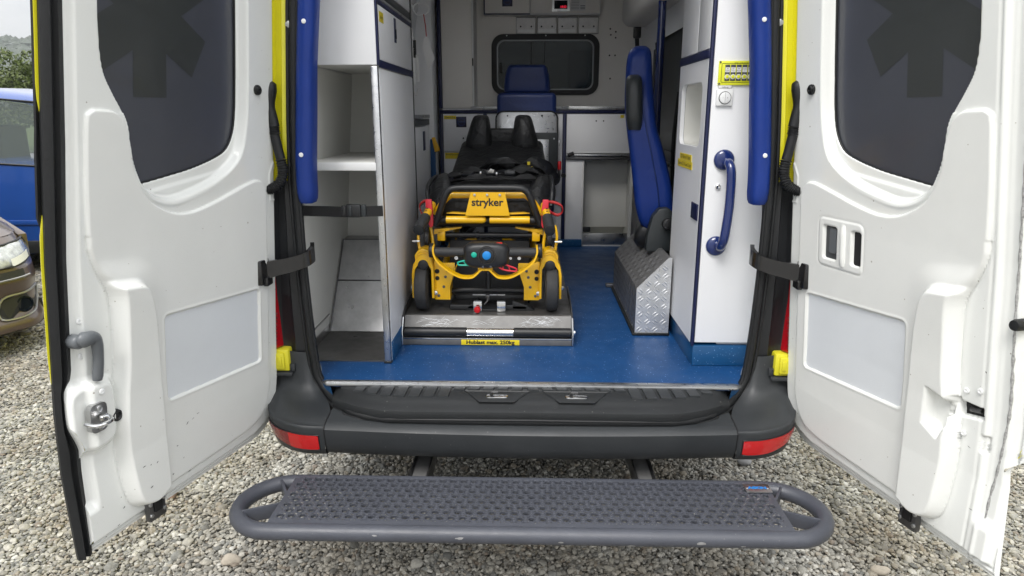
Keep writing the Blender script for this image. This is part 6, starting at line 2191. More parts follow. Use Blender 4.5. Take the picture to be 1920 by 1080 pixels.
# worn spots where the coating is gone
pm('worn_metal', (.42, .42, .43), .5, metal=.6, var=.3, vscale=60)
mb = MB()
rs = random.Random(3)
for (x, a) in ((-.70, -75), (-.69, -82), (.095, -60), (.30, -85), (.06, 80), (-.2, -40), (.62, -70), (-.45, -30), (.50, -50)):
    r_ = rs.uniform(.004, .013)
    pts = []
    for k in range(11):
        t = 2 * math.pi * k / 11
        q = rs.uniform(.6, 1.1) * r_
        an = R(a) + q * math.sin(t) * .5 / TR
        pts.append((x + q * math.cos(t) * 1.3, YF_ + .002 - abs(math.cos(an)) * (TR + .0006) if False else YF_ + .002 + math.sin(R(-90)) * (TR + .0006) * math.cos(an * .9 + R(45)), TZ + (TR + .0006) * math.sin(an * .9 + R(45))))
    mb.poly(pts)
obj('worn_spot', mb, 'worn_metal', es, 0, fix=False)['kind'] = 'stuff'

# ================================================================== ground, gravel, grass, hill
def plain(name, pts, mat, kind='structure'):
    o = obj(name, MB().poly(pts), mat, None, 0, org=(0, 0, 0))
    o['kind'] = kind
    return o


pm('soil_grit', (.20, .195, .18), .95, var=.5, vscale=45, bump=.8, bscale=90)
pm('grass_green', (.10, .15, .035), .9, var=.4, vscale=1.5, bump=1, bscale=30)
pm('path_tan', (.33, .24, .16), .9, var=.3, vscale=3)
pm('hill_green', (.055, .075, .040), .95, var=.4, vscale=.03)
_m = MATS['soil_grit']
_nt = _m.node_tree
_b = _nt.nodes['Principled BSDF']
_tc = N(_m, 'ShaderNodeTexCoord')
_v = N(_m, 'ShaderNodeTexVoronoi'); _v.inputs['Scale'].default_value = 38
_nt.links.new(_tc.outputs['Object'], _v.inputs['Vector'])
_sp = N(_m, 'ShaderNodeSeparateColor'); _nt.links.new(_v.outputs['Color'], _sp.inputs[0])
_r = N(_m, 'ShaderNodeValToRGB')
_r.color_ramp.elements[0].color = (.11, .108, .10, 1); _r.color_ramp.elements[1].color = (.40, .385, .35, 1)
_nt.links.new(_sp.outputs[0], _r.inputs[0]); _nt.links.new(_r.outputs[0], _b.inputs['Base Color'])
plain('ground', [(-900, -300, -.02), (900, -300, -.02), (900, 1600, -.02), (-900, 1600, -.02)], 'soil_grit')
plain('grass_field', [(-200, 12, -.008), (200, 12, -.008), (200, 240, -.008), (-200, 240, -.008)], 'grass_green')

# pebbles: thousands of instances of six pebble shapes
pts, size, tone = [], [], []


def scatter(x0, x1, y0, y1, pitch, base, keep=None, zj=.004, lift=0):
    nx, ny = int((x1 - x0) / pitch), int((y1 - y0) / (pitch * .87))
    I, J = np.meshgrid(np.arange(nx), np.arange(ny))
    x = x0 + (I + .5 * (J % 2)) * pitch + rng.uniform(-.42, .42, I.shape) * pitch
    y = y0 + J * pitch * .87 + rng.uniform(-.42, .42, I.shape) * pitch
    z = rng.uniform(-zj, zj, I.shape) + lift
    x, y, z = x.ravel(), y.ravel(), z.ravel()
    if keep is not None:
        m = keep(x, y)
        x, y, z = x[m], y[m], z[m]
    s = base * np.exp(rng.normal(0, .30, x.shape))
    s = np.clip(s, base * .5, base * 2.4)
    e1 = rng.uniform(.62, 1.0, x.shape)
    e2 = rng.uniform(.42, .72, x.shape)
    pts.append(np.stack([x, y, z + s * .25], 1))
    size.append(np.stack([s, s * e1, s * e2], 1))
    tone.append(rng.uniform(0, 1, x.shape))


scatter(-3.2, 3.6, 1.75, 4.6, .0124, .0069, lambda x, y: (y < 3.6) | (np.abs(x) > 1.1))
scatter(-3.2, 3.6, 1.75, 4.6, .0185, .0084, lambda x, y: (y < 3.6) | (np.abs(x) > 1.1), lift=.006)
scatter(-3.0, 3.4, 1.75, 4.6, .15, .0145, lambda x, y: (y < 3.6) | (np.abs(x) > 1.1), lift=.004)
scatter(-8.0, -1.2, 4.6, 8.2, .0215, .0122, lambda x, y: (x < -.35 * y + .6))
scatter(-8.0, -1.2, 4.6, 8.2, .055, .018, lambda x, y: (x < -.35 * y + .6), lift=.006)
scatter(-6.0, -3.2, 2.4, 4.6, .0170, .0098)
scatter(1.1, 5.5, 4.6, 7.5, .0300, .0175)
scatter(3.6, 6.0, 2.4, 4.6, .0270, .0155)
near = lambda x, y: ((x > -3.3) & (x < 3.7) & (y > 1.75) & (y < 4.6)) | ((x > -8) & (x < -.35 * y + .7) & (y > 4.5) & (y < 8.2)) | ((x > -6) & (x < -3.1) & (y > 2.4) & (y < 4.7)) | ((x > 1.0) & (x < 5.5) & (y > 4.6) & (y < 7.5)) | ((x > 3.5) & (x < 6) & (y > 2.4) & (y < 4.6))
scatter(-15, 15, -1.0, 12.6, .0480, .0265, lambda x, y: ~near(x, y) & ~((np.abs(x) < .9) & (y > 3.4)))
P_ = np.concatenate(pts); S_ = np.concatenate(size); T_ = np.concatenate(tone)
print('pebbles', len(P_))
me = bpy.data.meshes.new('gravel')
me.vertices.add(len(P_))
me.vertices.foreach_set('co', P_.ravel())
a = me.attributes.new('siz', 'FLOAT_VECTOR', 'POINT'); a.data.foreach_set('vector', S_.ravel())
a = me.attributes.new('tone', 'FLOAT', 'POINT'); a.data.foreach_set('value', T_)
rot = np.stack([rng.normal(0, .22, len(P_)), rng.normal(0, .22, len(P_)), rng.uniform(0, 6.28, len(P_))], 1)
a = me.attributes.new('rot', 'FLOAT_VECTOR', 'POINT'); a.data.foreach_set('vector', rot.ravel())
a = me.attributes.new('kin', 'INT', 'POINT'); a.data.foreach_set('value', rng.integers(0, 6, len(P_)).astype(np.int32))
gob = bpy.data.objects.new('gravel', me)
COL.objects.link(gob)
gob['kind'] = 'stuff'
gob['label'] = 'grey and beige rounded gravel covering the ground'

pm_ = bpy.data.materials.new('pebble')
pm_.use_nodes = True
nt = pm_.node_tree
b = nt.nodes['Principled BSDF']
b.inputs['Roughness'].default_value = .72
at_ = nt.nodes.new('ShaderNodeAttribute'); at_.attribute_type = 'INSTANCER'; at_.attribute_name = 'tone'
cr = nt.nodes.new('ShaderNodeValToRGB')
cr.color_ramp.interpolation = 'CONSTANT'
stops = [(0, (0.252, 0.246, 0.230)), (.10, (0.368, 0.360, 0.335)), (.22, (0.169, 0.171, 0.166)), (.28, (0.443, 0.429, 0.396)), (.42, (0.309, 0.301, 0.282)), (.50, (0.368, 0.335, 0.285)),
         (.57, (0.268, 0.270, 0.263)), (.64, (0.543, 0.529, 0.496)), (.74, (0.332, 0.327, 0.310)), (.80, (0.422, 0.408, 0.372)), (.88, (0.628, 0.620, 0.595)), (.94, (0.261, 0.225, 0.192)), (.972, (0.188, 0.188, 0.182))]
el = cr.color_ramp.elements
while len(el) > 1:
    el.remove(el[-1])
el[0].position = 0; el[0].color = (*stops[0][1], 1)
for p_, c_ in stops[1:]:
    e = el.new(p_); e.color = (*c_, 1)
nt.links.new(at_.outputs['Fac'], cr.inputs[0])
tc = nt.nodes.new('ShaderNodeTexCoord')
n1 = nt.nodes.new('ShaderNodeTexNoise'); n1.inputs['Scale'].default_value = 1.4; n1.inputs['Detail'].default_value = 6; n1.inputs['Roughness'].default_value = .7
nt.links.new(tc.outputs['Object'], n1.inputs['Vector'])
mp = nt.nodes.new('ShaderNodeMapRange'); mp.inputs[1].default_value = .3; mp.inputs[2].default_value = .7; mp.inputs[3].default_value = .72; mp.inputs[4].default_value = 1.2
nt.links.new(n1.outputs['Fac'], mp.inputs[0])
mul = nt.nodes.new('ShaderNodeVectorMath'); mul.operation = 'SCALE'
nt.links.new(cr.outputs[0], mul.inputs[0]); nt.links.new(mp.outputs[0], mul.inputs['Scale'])
geo = nt.nodes.new('ShaderNodeNewGeometry')
n2 = nt.nodes.new('ShaderNodeTexNoise'); n2.inputs['Scale'].default_value = 2.3; n2.inputs['Detail'].default_value = 5; n2.inputs['Roughness'].default_value = .6
nt.links.new(geo.outputs['Position'], n2.inputs['Vector'])
cr2 = nt.nodes.new('ShaderNodeValToRGB')
cr2.color_ramp.elements[0].position = .36; cr2.color_ramp.elements[0].color = (.62, .575, .50, 1)
cr2.color_ramp.elements[1].position = .60; cr2.color_ramp.elements[1].color = (.80, .80, .765, 1)
nt.links.new(n2.outputs['Fac'], cr2.inputs[0])
mu2 = nt.nodes.new('ShaderNodeMixRGB'); mu2.blend_type = 'MULTIPLY'; mu2.inputs[0].default_value = 1
nt.links.new(mul.outputs[0], mu2.inputs[1]); nt.links.new(cr2.outputs[0], mu2.inputs[2])
nt.links.new(mu2.outputs[0], b.inputs['Base Color'])

ng = bpy.data.node_groups.new('gravel_nodes', 'GeometryNodeTree')
ng.interface.new_socket('Geometry', in_out='INPUT', socket_type='NodeSocketGeometry')
ng.interface.new_socket('Geometry', in_out='OUTPUT', socket_type='NodeSocketGeometry')
gi = ng.nodes.new('NodeGroupInput'); go = ng.nodes.new('NodeGroupOutput')
join = ng.nodes.new('GeometryNodeGeometryToInstance')
sms = []
for k in range(6):
    ico = ng.nodes.new('GeometryNodeMeshIcoSphere'); ico.inputs['Subdivisions'].default_value = 3; ico.inputs['Radius'].default_value = 1
    sp = ng.nodes.new('GeometryNodeSetPosition')
    pos = ng.nodes.new('GeometryNodeInputPosition')
    nz = ng.nodes.new('ShaderNodeTexNoise'); nz.noise_dimensions = '4D'
    nz.inputs['W'].default_value = k * 3.7 + 1; nz.inputs['Scale'].default_value = .62; nz.inputs['Detail'].default_value = 1.5
    ng.links.new(pos.outputs[0], nz.inputs['Vector'])
    sub = ng.nodes.new('ShaderNodeVectorMath'); sub.operation = 'SUBTRACT'; sub.inputs[1].default_value = (.5, .5, .5)
    ng.links.new(nz.outputs['Color'], sub.inputs[0])
    sc_ = ng.nodes.new('ShaderNodeVectorMath'); sc_.operation = 'SCALE'; sc_.inputs['Scale'].default_value = 1.25
    ng.links.new(sub.outputs[0], sc_.inputs[0])
    ng.links.new(ico.outputs['Mesh'], sp.inputs['Geometry']); ng.links.new(sc_.outputs[0], sp.inputs['Offset'])
    ss = ng.nodes.new('GeometryNodeSetShadeSmooth'); ng.links.new(sp.outputs[0], ss.inputs[0])
    sm_ = ng.nodes.new('GeometryNodeSetMaterial'); sm_.inputs['Material'].default_value = pm_
    ng.links.new(ss.outputs[0], sm_.inputs[0])
    sms.append(sm_)
for sm_ in sms[::-1]:
    ng.links.new(sm_.outputs[0], join.inputs[0])


def attr(nm, typ):
    n_ = ng.nodes.new('GeometryNodeInputNamedAttribute'); n_.data_type = typ; n_.inputs['Name'].default_value = nm
    return n_.outputs[0]


iop = ng.nodes.new('GeometryNodeInstanceOnPoints')
iop.inputs['Pick Instance'].default_value = True
ng.links.new(gi.outputs[0], iop.inputs['Points'])
ng.links.new(join.outputs[0], iop.inputs['Instance'])
ng.links.new(attr('kin', 'INT'), iop.inputs['Instance Index'])
e2r = ng.nodes.new('FunctionNodeEulerToRotation')
ng.links.new(attr('rot', 'FLOAT_VECTOR'), e2r.inputs[0])
ng.links.new(e2r.outputs[0], iop.inputs['Rotation'])
ng.links.new(attr('siz', 'FLOAT_VECTOR'), iop.inputs['Scale'])
ng.links.new(iop.outputs[0], go.inputs[0])
md = gob.modifiers.new('gravel', 'NODES'); md.node_group = ng

# a few large stones lying in the gravel that the eye picks out
rs = random.Random(8)
for (x, y, r_, lab, m_) in ((-1.56, 2.60, .040, 'flat pinkish stone lying in the gravel left of the grey step', 'stone_pink'),
                            (-1.10, 2.165, .038, 'round beige stone in the gravel near the lower left of the step', 'stone_beige'),
                            (1.27, 2.17, .036, 'large beige stone in the gravel near the lower right of the step', 'stone_beige'),
                            (1.02, 2.95, .034, 'grey rounded stone in the gravel under the right end of the bumper', 'stone_grey')):
    if m_ not in MATS:
        pm(m_, {'stone_pink': (.36, .25, .19), 'stone_beige': (.42, .37, .30), 'stone_grey': (.24, .24, .24)}[m_], .8, var=.25, vscale=30, bump=.4, bscale=120)
    bm = bmesh.new(); bmesh.ops.create_icosphere(bm, subdivisions=3, radius=1)
    mb = MB()
    for v in bm.verts:
        d = v.co * (1 + .35 * noise.noise(v.co * .9 + Vector((x * 7, y, 0))))
        v.co = Vector((x + d.x * r_, y + d.y * r_ * .7, .020 + d.z * r_ * .5))
    bm.verts.index_update()
    mb.add([v.co[:] for v in bm.verts], [[v.index for v in f.verts] for f in bm.faces]); bm.free()
    tag(obj('stone', mb, m_, None, 60), lab, 'stone')

# low tan wall between gravel and field
wl_ = obj('low_wall', MB().box(-60, 60, 13.0, 13.2, -.01, .85), 'path_tan', None, 0)
wl_.location.z -= .0
tag(wl_, 'low reddish brown boundary wall seen beyond the parked blue van', 'wall')

# ------------------------------------------------------------------ trees
pm('bark', (.10, .08, .06), .9, var=.3, bump=.5)
for nm_, c_ in (('leaf_a', (.090, .125, .016)), ('leaf_b', (.062, .098, .016)), ('leaf_far', (.045, .065, .032))):
    m_ = pm(nm_, c_, .6, var=.45, vscale=1.2)
    m_.node_tree.nodes['Principled BSDF'].inputs['Subsurface Weight'].default_value = 0


def crown_mb(cx, cy, cz, rx, ry, rz, n, leaf, seed, shell=.55):
    r_ = np.random.default_rng(seed)
    nb = 26
    bc = []
    for k in range(nb):
        d = r_.normal(0, 1, 3); d /= np.linalg.norm(d)
        f = r_.uniform(.35, .85)
        bc.append((d[0] * rx * f, d[1] * ry * f, d[2] * rz * f, r_.uniform(.25, .42)))
    bc = np.array(bc)
    pk = r_.integers(0, nb, n)
    d = r_.normal(0, 1, (n, 3)); d /= np.linalg.norm(d, axis=1)[:, None]
    rr = r_.uniform(shell, 1.0, n) ** .5
    c = bc[pk, :3] + d * (bc[pk, 3] * min(rx, rz) * rr)[:, None] * np.array([1, 1, .8])
    c += np.array([cx, cy, cz])
    nrm = d + r_.normal(0, .6, (n, 3)); nrm /= np.linalg.norm(nrm, axis=1)[:, None]
    t = np.cross(nrm, r_.normal(0, 1, (n, 3))); t /= np.linalg.norm(t, axis=1)[:, None]
    bt_ = np.cross(nrm, t)
    s = leaf * r_.uniform(.6, 1.3, n)[:, None]
    V = np.stack([c - t * s, c + bt_ * s * .5, c + t * s, c - bt_ * s * .5], 1).reshape(-1, 3)
    mb = MB()
    mb.v = [tuple(v) for v in V.tolist()]
    mb.f = [(4 * i, 4 * i + 1, 4 * i + 2, 4 * i + 3) for i in range(n)]
    return mb


spots = [(-23.0, 29.0, 2.45, 2.4, 'leaf_a', 'leafy green tree showing above the roof of the blue van'),
         (-20.6, 29.6, 2.4, 2.3, 'leaf_a', 'bright yellowish green tree behind the hood side of the blue van'),
         (-26.5, 30.5, 2.5, 2.6, 'leaf_b', 'dark green tree standing furthest to the left beyond the blue van'),
         (-17.0, 31.0, 2.4, 2.3, 'leaf_b', 'dark bushy tree behind the left rear door of the ambulance'),
         (-12.5, 32.0, 2.6, 2.4, 'leaf_a', 'light green tree hidden mostly by the open left rear door')]
for i, (x, y, h, r_, m_, lab) in enumerate(spots):
    t = thing('tree', lab, 'tree', (x, y, 0), 'trees beyond the parked vans')
    mb = MB().tube([(x, y, -.05), (x + .05, y, .8), (x - .05, y, 1.8), (x, y, h)], [.14, .11, .08, .04], n=8)
    tr = obj('trunk', mb, 'bark', t)
    mb = MB()
    for k in range(4):
        a_ = k * 1.6 + i
        mb.tube([(x, y, 1.2), (x + .7 * math.cos(a_), y + .7 * math.sin(a_), 2.0), (x + 1.2 * math.cos(a_), y + 1.2 * math.sin(a_), h)], [.05, .035, .015], n=6)
    obj('limb', mb, 'bark', tr)
    obj('crown', crown_mb(x, y, h, r_, r_ * .8, 1.85, 14000, .075, 20 + i), m_, t, 0, fix=False)

# hillside with scattered houses and woods, far behind on the left
pm('house_white', (.70, .69, .66), .7, var=.08)
pm('roof_tile', (.30, .13, .08), .8, var=.3, vscale=3)
pm('roof_dark', (.10, .09, .09), .8, var=.3, vscale=3)


def hill_z(x, y):
    r = (y - 250) / 260
    k = max(0, min(1, r)); k = k * k * (3 - 2 * k)
    return k * (44 + 6 * math.sin(x * .011 + 1) + 4 * math.sin(x * .031)) + 1.5 * noise.noise(Vector((x * .02, y * .02, 0))) * k


mb = MB()
mb.grid(lambda u, v: (-850 + u * 1100, 245 + v * 420, hill_z(-850 + u * 1100, 245 + v * 420) - .5 * (v < .01)), 90, 34)
ho = obj('hill', mb, 'hill_green', None, 60, fix=False, org=(0, 0, 0)); ho['kind'] = 'structure'
# wood: clumped crowns covering the slope
r_ = np.random.default_rng(5)
V, F = [], []
bm = bmesh.new(); bmesh.ops.create_icosphere(bm, subdivisions=1, radius=1)
bv = np.array([v.co[:] for v in bm.verts]); bm.verts.index_update(); bf = np.array([[v.index for v in f.verts] for f in bm.faces]); bm.free()
off = 0
for k in range(9000):
    y = r_.uniform(262, 520)
    x = r_.uniform(-.98 * y - 60, -.45 * y) if k < 7600 else r_.uniform(-700, 200)
    z = hill_z(x, y)
    s = r_.uniform(2.6, 5.2)
    v = bv * (1 + r_.normal(0, .22, bv.shape)) * s * np.array([1, 1, .85]) + np.array([x, y, z + s * .45])
    V.append(v); F.append(bf + off); off += len(bv)
V = np.concatenate(V); F = np.concatenate(F)
me = bpy.data.meshes.new('wood'); me.from_pydata(V.tolist(), [], F.tolist()); me.update()
me.materials.append(MATS['leaf_far'])
wo = bpy.data.objects.new('woods', me); COL.objects.link(wo); wo['kind'] = 'stuff'
labs = ['white house with red roof on the far hillside at the left edge', 'white gabled house with grey roof in the middle of the far slope', 'small white house near the top of the wooded hill', 'low white annex below the red roofed hillside house',
        'pale house high on the ridge behind the open door', 'white house at the foot of the wooded hill', 'pale two storey house among the hill trees behind the left door']
for i, (u, y, w, d, h, rf) in enumerate(((3, 425, 4.2, 4, 3.6, 'roof_tile'), (27, 405, 3.4, 3, 1.6, 'roof_dark'), (54, 440, 3.2, 3, 1.8, 'roof_dark'), (7, 405, 3.4, 3, 1.8, 'roof_dark'), (40, 455, 3.4, 4, 2, 'roof_dark'), (60, 425, 4.4, 4, 2.4, 'roof_tile'), (130, 430, 5, 5, 3.5, 'roof_tile'))):
    az = math.atan2((u - 996) / 1280 / math.cos(R(14.4)) * .9686 * .962, 1)
    x = y * math.tan(az)
    z = hill_z(x, y) + 1.5
    t = thing('house', labs[i], 'house', (x, y, z - 3))
    mb = MB().box(x - w / 2, x + w / 2, y - d / 2, y + d / 2, z - 4, z + h)
    wlh = obj('wall', mb, 'house_white', t, 0)
    mb = MB().prism([(x - w / 2 - .3, z + h), (x + w / 2 + .3, z + h), (x, z + h + w * .22)], 'Y', y - d / 2 - .5, y + d / 2 + .5)
    obj('roof', mb, rf, t, 0)
    for fl_ in range(max(1, int(h // 2.2))):
        for k in range(3):
            xx = x - w / 2 + w * (k + .5) / 3
            obj('window', MB().box(xx - w * .08, xx + w * .08, y - d / 2 - .08, y - d / 2 + .02, z + .6 + fl_ * 2.2, z + 1.6 + fl_ * 2.2), 'glass_dark', t, 0)


# ------------------------------------------------------------------ parked cars
def xf(mb, M):
    mb.v = [tuple(M @ Vector(v)) for v in mb.v]
    return mb


def car_body(secs_def, n=8):
    """sections along x: (x, half width, z bottom, z top, shoulder)"""
    secs = []
    for (x, hw, zb, zt, sh) in secs_def:
        pts = []
        hm = (zb + zt) / 2
        for (fy, fz) in ((0, zb), (hw * .8, zb), (hw * .97, zb + .06), (hw, zb + (zt - zb) * .35), (hw, zb + (zt - zb) * .55), (hw * .985, zb + (zt - zb) * .78), (hw * sh, zt - .03), (hw * sh - .06, zt), (0, zt + .02)):
            pts.append((x, fy, fz))
        secs.append(pts + [(p[0], -p[1], p[2]) for p in pts[::-1][1:-1]])
    return MB().loft(secs)


pm('glass_clear', (.10, .13, .12), .03, coat=1, alpha=.42)
# blue van, driver side to the camera, nose to the right
M = Matrix.Translation((-5.6, 7.62, 0))
bv_ = thing('blue_van', 'blue van parked side on at the left behind the brown car', 'van', (-5.6, 7.62, 0))
HW = .92
mb = car_body([(-2.55, .70, .50, .95, .9), (-2.5, .86, .28, 1.10, .95), (-2.2, .90, .20, 1.16, .97), (0, HW, .17, 1.17, .975), (1.1, HW, .17, 1.12, .975), (1.5, .91, .18, 1.02, .96), (2.05, .87, .24, .90, .93), (2.3, .74, .40, .78, .85), (2.36, .6, .46, .66, .8)])
obj('body', xf(mb, M), 'car_blue', bv_, 50)
mb = MB()
secs = []
for (x, zt) in ((-2.42, 1.62), (-2.2, 1.80), (-1.6, 1.865), (-.6, 1.875), (.1, 1.855), (.55, 1.80), (.78, 1.735)):
    hw = .70
    secs.append([(x, -hw - .03, zt - .085), (x, -hw + .02, zt - .02), (x, -hw * .6, zt + .01), (x, 0, zt + .02), (x, hw * .6, zt + .01), (x, hw - .02, zt - .02), (x, hw + .03, zt - .085), (x, hw - .05, zt - .10), (x, 0, zt - .05), (x, -hw + .05, zt - .10)])
obj('roof', xf(MB().loft(secs), M), 'car_blue', bv_, 50)
for sy in (-1, 1):
    for (xa, xb, xc, xd, wd_) in ((-2.42, -2.36, -2.48, -2.38, .10), (-1.05, -1.05, -1.05, -1.05, .07), (.05, .05, .05, .05, .05)):
        obj('pillar', xf(MB().loft([[(xa, sy * .90, 1.12), (xa + wd_, sy * .90, 1.12), (xa + wd_, sy * .86, 1.12), (xa, sy * .86, 1.12)], [(xb, sy * .735, 1.77), (xb + wd_, sy * .735, 1.77), (xb + wd_, sy * .69, 1.77), (xb, sy * .69, 1.77)]]), M), 'car_black', bv_)
    obj('windscreen_pillar', xf(MB().loft([[(1.42, sy * .89, 1.04), (1.50, sy * .89, 1.04), (1.50, sy * .84, 1.04), (1.42, sy * .84, 1.04)], [(.70, sy * .725, 1.73), (.78, sy * .725, 1.73), (.78, sy * .68, 1.73), (.70, sy * .68, 1.73)]]), M), 'car_blue', bv_)
    for (a, b_, c_, d_) in ((-2.3, -1.05, -1.05, -2.28), (-.98, .05, .05, -.98), (.10, 1.40, .68, .10)):
        mb = MB().add([(a, sy * .893, 1.14), (b_, sy * .893, 1.14 if b_ < 1 else 1.07), (c_, sy * .725, 1.77 if b_ < 1 else 1.72), (d_, sy * .725, 1.77)], [(0, 1, 2, 3)])
        wn = obj('side_window', xf(mb, M), 'glass_clear', bv_, 0)
        fr_ = MB().tube([(a, sy * .897, 1.14), (b_, sy * .897, 1.14 if b_ < 1 else 1.07), (c_, sy * .729, 1.77 if b_ < 1 else 1.72), (d_, sy * .729, 1.77)], .013, n=6, closed=True)
        obj('window_trim', xf(fr_, M), 'car_black', wn)
mb = MB().add([(1.46, -.84, 1.06), (1.46, .84, 1.06), (.76, .69, 1.75), (.76, -.69, 1.75)], [(0, 1, 2, 3)])
obj('windscreen', xf(mb, M), 'glass_clear', bv_, 0)
for sy in (-1, 1):
    obj('sill', xf(MB().box(-1.9, 1.6, sy * .935, sy * .90, .23, .36, r=.015), M), 'car_black', bv_)
obj('rub_strip', xf(MB().box(-1.3, 1.1, -.935, -.915, .52, .57, r=.01), M), 'car_blue', bv_)
obj('wing_mirror', xf(MB().box(1.05, 1.18, -1.10, -.93, 1.12, 1.26, r=.03), M), 'car_blue', bv_)
obj('seat', xf(MB().box(.05, .17, -.65, -.2, .9, 1.5, r=.05).box(-.9, -.8, -.65, .65, .9, 1.4, r=.05), M), 'strap_black', bv_)
obj('steering_wheel', xf(MB().tube([(.72 + .08 * math.cos(a_), -.40 + .18 * math.sin(a_), 1.12 + .16 * math.cos(a_)) for a_ in np.linspace(0, 6.28, 16)[:-1]], .015, n=6, closed=True), M), 'strap_black', bv_)
obj('door_gap', xf(MB().tube([(.07, -.925, .42), (.07, -.928, .8), (.07, -.905, 1.12)], .004, n=5), M), 'hole_black', bv_)
for x in (-1.75, 1.55):
    for sy in (-1, 1):
        t = MB().lathe((x, sy * .80, .32), (0, sy, 0), [(-.1, .2), (-.1, .30), (-.08, .32), (.08, .32), (.1, .30), (.1, .2)], n=30)
        w_ = obj('wheel', xf(t, M), 'black_rubber', bv_)
        obj('rim', xf(MB().lathe((x, sy * .80, .32), (0, sy, 0), [(.05, .01), (.08, .05), (.06, .16), (.09, .2), (.06, .21)], n=24), M), 'aluminium', w_)

# brown compact car, front left corner towards the camera
hd_ = Vector((.90, -.436, 0)).normalized()
ld_ = Vector((-hd_.y, hd_.x, 0))
FC = Vector((-3.72, 3.93, 0))
M = Matrix(((hd_.x, ld_.x, 0, FC.x), (hd_.y, ld_.y, 0, FC.y), (0, 0, 1, 0), (0, 0, 0, 1)))
bc_ = thing('brown_car', 'brown metallic car with headlight and fog lamp at the left picture edge', 'car', (FC.x, FC.y, 0))
mb = MB()


def front_x(y):
    t = abs(y) / .86
    return -.02 - .07 * t ** 2 - .34 * max(0, (t - .62) / .38) ** 2.2


def bump_x(y, z):
    p = float(np.interp(z, [.14, .18, .22, .30, .42, .50, .58, .66, .74, .80], [-.03, .055, .05, .0, .0, .025, .0, -.03, -.09, -.17]))
    return front_x(y) + p


mb.grid(lambda u, v: (bump_x((u * 2 - 1) * .86, .15 + v * .64), (u * 2 - 1) * (.86 - .02 * (v > .7)), .15 + v * .64), 60, 44)
obj('front_bumper', xf(mb, M), 'car_brown', bc_, 60, fix=False)
mb = MB()
mb.grid(lambda u, v: (bump_x((u * 2 - 1) * (.84 - .02 * v), .79) - v * (1.0 + .25 * (1 - abs(u * 2 - 1) ** 3)), (u * 2 - 1) * (.84 - .05 * v), .79 + .20 * v ** .7 + .03 * (1 - (u * 2 - 1) ** 2) * min(1, v * 3)), 30, 12)
obj('bonnet', xf(mb, M), 'car_brown', bc_, 60, fix=False)
secs = []
for sy in (-1, 1):
    mb = MB().prism([(-.42, .22), (-.42, .76), (-.95, .93), (-1.35, .98), (-1.35, .30), (-1.10, .30), (-1.02, .52), (-.80, .64), (-.58, .54), (-.50, .30), (-.50, .22)], 'Y', sy * .80, sy * .865, r=.015)
    obj('wing', xf(mb, M), 'car_brown', bc_)
mb = MB().loft([[(x, y, z) for (y, z) in ((-.86, .25), (-.87, .6), (-.84, .95), (0, 1.0), (.84, .95), (.87, .6), (.86, .25))] for x in (-1.36, -2.2, -3.4, -3.95)])
obj('body', xf(mb, M), 'car_brown', bc_, 50)
mb = MB().loft([[(x, -w, .96), (x + dx, -w * .8, zt - .05), (x + dx, -w * .7, zt), (x + dx, w * .7, zt), (x + dx, w * .8, zt - .05), (x, w, .96)] for (x, dx, w, zt) in ((-1.25, -.0, .80, 1.0), (-1.95, 0, .80, 1.42), (-2.6, 0, .80, 1.50), (-3.4, 0, .80, 1.44), (-3.9, 0, .78, 1.05))])
obj('cabin', xf(mb, M), 'glass_car', bc_, 50)
mb = MB().loft([[(x, -w, zt - .035), (x, -w * .93, zt + .008), (x, 0, zt + .03), (x, w * .93, zt + .008), (x, w, zt - .035), (x, 0, zt - .05)] for (x, w, zt) in ((-1.92, .63, 1.415), (-2.1, .645, 1.455), (-2.6, .65, 1.502), (-3.1, .65, 1.485), (-3.45, .63, 1.435))])
obj('roof', xf(mb, M), 'car_brown', bc_, 50)
for sy in (1, -1):
    obj('pillar', xf(MB().tube([(-1.27, sy * .79, .99), (-1.95, sy * .655, 1.40)], .03, n=8), M), 'car_brown', bc_)
    obj('pillar', xf(MB().tube([(-2.65, sy * .81, .98), (-2.62, sy * .66, 1.46)], .03, n=8), M), 'car_black', bc_)
    obj('pillar', xf(MB().tube([(-3.88, sy * .76, 1.02), (-3.42, sy * .645, 1.41)], .045, n=8), M), 'car_brown', bc_)
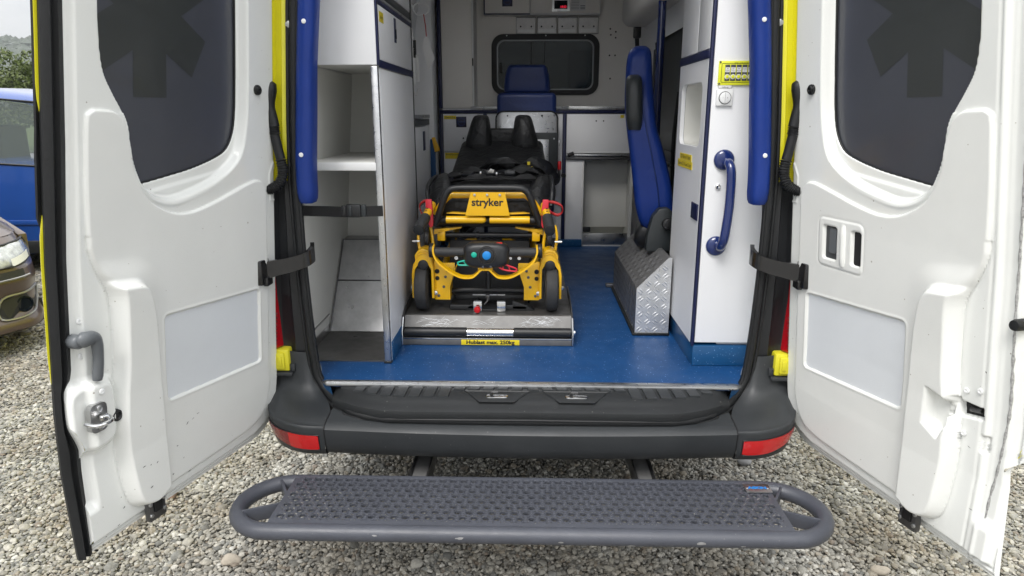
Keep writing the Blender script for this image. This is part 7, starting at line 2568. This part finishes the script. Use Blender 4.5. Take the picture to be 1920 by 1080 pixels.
for sy in (1, -1):
    # headlight
    mb = MB()
    mb.grid(lambda u, v: (bump_x(sy * (.46 + u * .36), .595 + (v * (.15 - .05 * u) + .045 * u)) + .006 - .01 * (abs(v - .5) > .45), sy * (.46 + u * .36), .595 + v * (.15 - .05 * u) + .045 * u), 14, 8)
    hl = obj('headlight', xf(mb, M), 'lamp_glass', bc_, 60, fix=False)
    mb = MB()
    mb.grid(lambda u, v: (bump_x(sy * (.55 + u * .18), .60 + v * .035 + .03 * u) + .012, sy * (.55 + u * .18), .605 + v * .05 + .03 * u), 6, 3)
    obj('daytime_lamp', xf(mb, M), 'white_plastic', hl, 60, fix=False)
    mb = MB().tube([(bump_x(sy * y_, z_) + .008, sy * y_, z_) for y_, z_ in ((.46, .600), (.55, .604), (.65, .613), (.75, .632), (.82, .655), (.835, .70), (.80, .745), (.70, .75), (.56, .745), (.46, .74))], .008, n=6, closed=True)
    obj('lamp_rim', xf(mb, M), 'car_black', hl)
    # grille slot with chrome bar
    mb = MB()
    mb.grid(lambda u, v: (bump_x(sy * u * .62, .52 + v * .045) + .005, sy * u * .62, .515 + v * .045 + .02 * u), 12, 2)
    obj('grille', xf(mb, M), 'car_black', bc_, 60, fix=False)
    mb = MB().tube([(bump_x(sy * y_, .51 + .02 * y_) + .012, sy * y_, .51 + .03 * y_) for y_ in np.linspace(.0, .66, 12)], .007, n=6)
    obj('grille_bar', xf(mb, M), 'chrome', bc_)
    # fog lamp recess with trim
    pl = [(.40, .28), (.44, .40), (.60, .415), (.74, .425), (.755, .40), (.70, .30), (.62, .265), (.48, .255)]
    plc = smooth2(pl, 4)
    mb = MB().poly([(bump_x(sy * y_, z_) + .006, sy * y_, z_) for y_, z_ in plc])
    fr = obj('fog_recess', xf(mb, M), 'car_black', bc_, 0)
    mb = MB().tube([(bump_x(sy * y_, z_) + .009, sy * y_, z_) for y_, z_ in plc], .008, n=6, closed=True)
    obj('recess_trim', xf(mb, M), 'chrome', fr)
    mb = MB().lathe((bump_x(.58, .34) - .0, sy * .58, .335), (1, 0, 0), [(.0, .055), (.018, .055), (.02, .045), (.01, .04), (.012, .01)], n=24)
    obj('fog_lamp', xf(mb, M), 'glass_dark', fr)
obj('arch_liner', xf(MB().box(-1.1, -.5, .72, .80, .2, .66), M), 'car_black', bc_)
obj('undertray', xf(MB().box(-3.8, -.25, -.80, .80, .17, .30), M), 'car_black', bc_)
mb = MB()
mb.grid(lambda u, v: (bump_x((u * 2 - 1) * .88, .17) + .02 + v * .035, (u * 2 - 1) * .88, .155 + v * .012), 40, 2)
obj('chin_lip', xf(mb, M), 'car_brown', bc_, 60, fix=False)
for x in (-.80, -3.25):
    for sy in (-1, 1):
        t = MB().lathe((x, sy * .76, .30), (0, sy, 0), [(-.1, .19), (-.1, .28), (-.08, .30), (.08, .30), (.1, .28), (.1, .19)], n=30)
        w_ = obj('wheel', xf(t, M), 'black_rubber', bc_)
        obj('rim', xf(MB().lathe((x, sy * .76, .30), (0, sy, 0), [(.05, .01), (.08, .05), (.06, .15), (.09, .19), (.06, .2)], n=24), M), 'aluminium', w_)

# ------------------------------------------------------------------ thin summer haze over the whole valley
hm = bpy.data.materials.new('haze_air')
hm.use_nodes = True
ht = hm.node_tree
ht.nodes.clear()
ho_ = ht.nodes.new('ShaderNodeOutputMaterial')
hv = ht.nodes.new('ShaderNodeVolumePrincipled')
hv.inputs['Color'].default_value = (.86, .90, .96, 1)
hv.inputs['Density'].default_value = .00042
ht.links.new(hv.outputs[0], ho_.inputs['Volume'])
MATS['haze_air'] = hm
hz = obj('haze', MB().box(-1000, 1000, -400, 1700, -1.2, 90), 'haze_air', None, 0)
hz['kind'] = 'stuff'
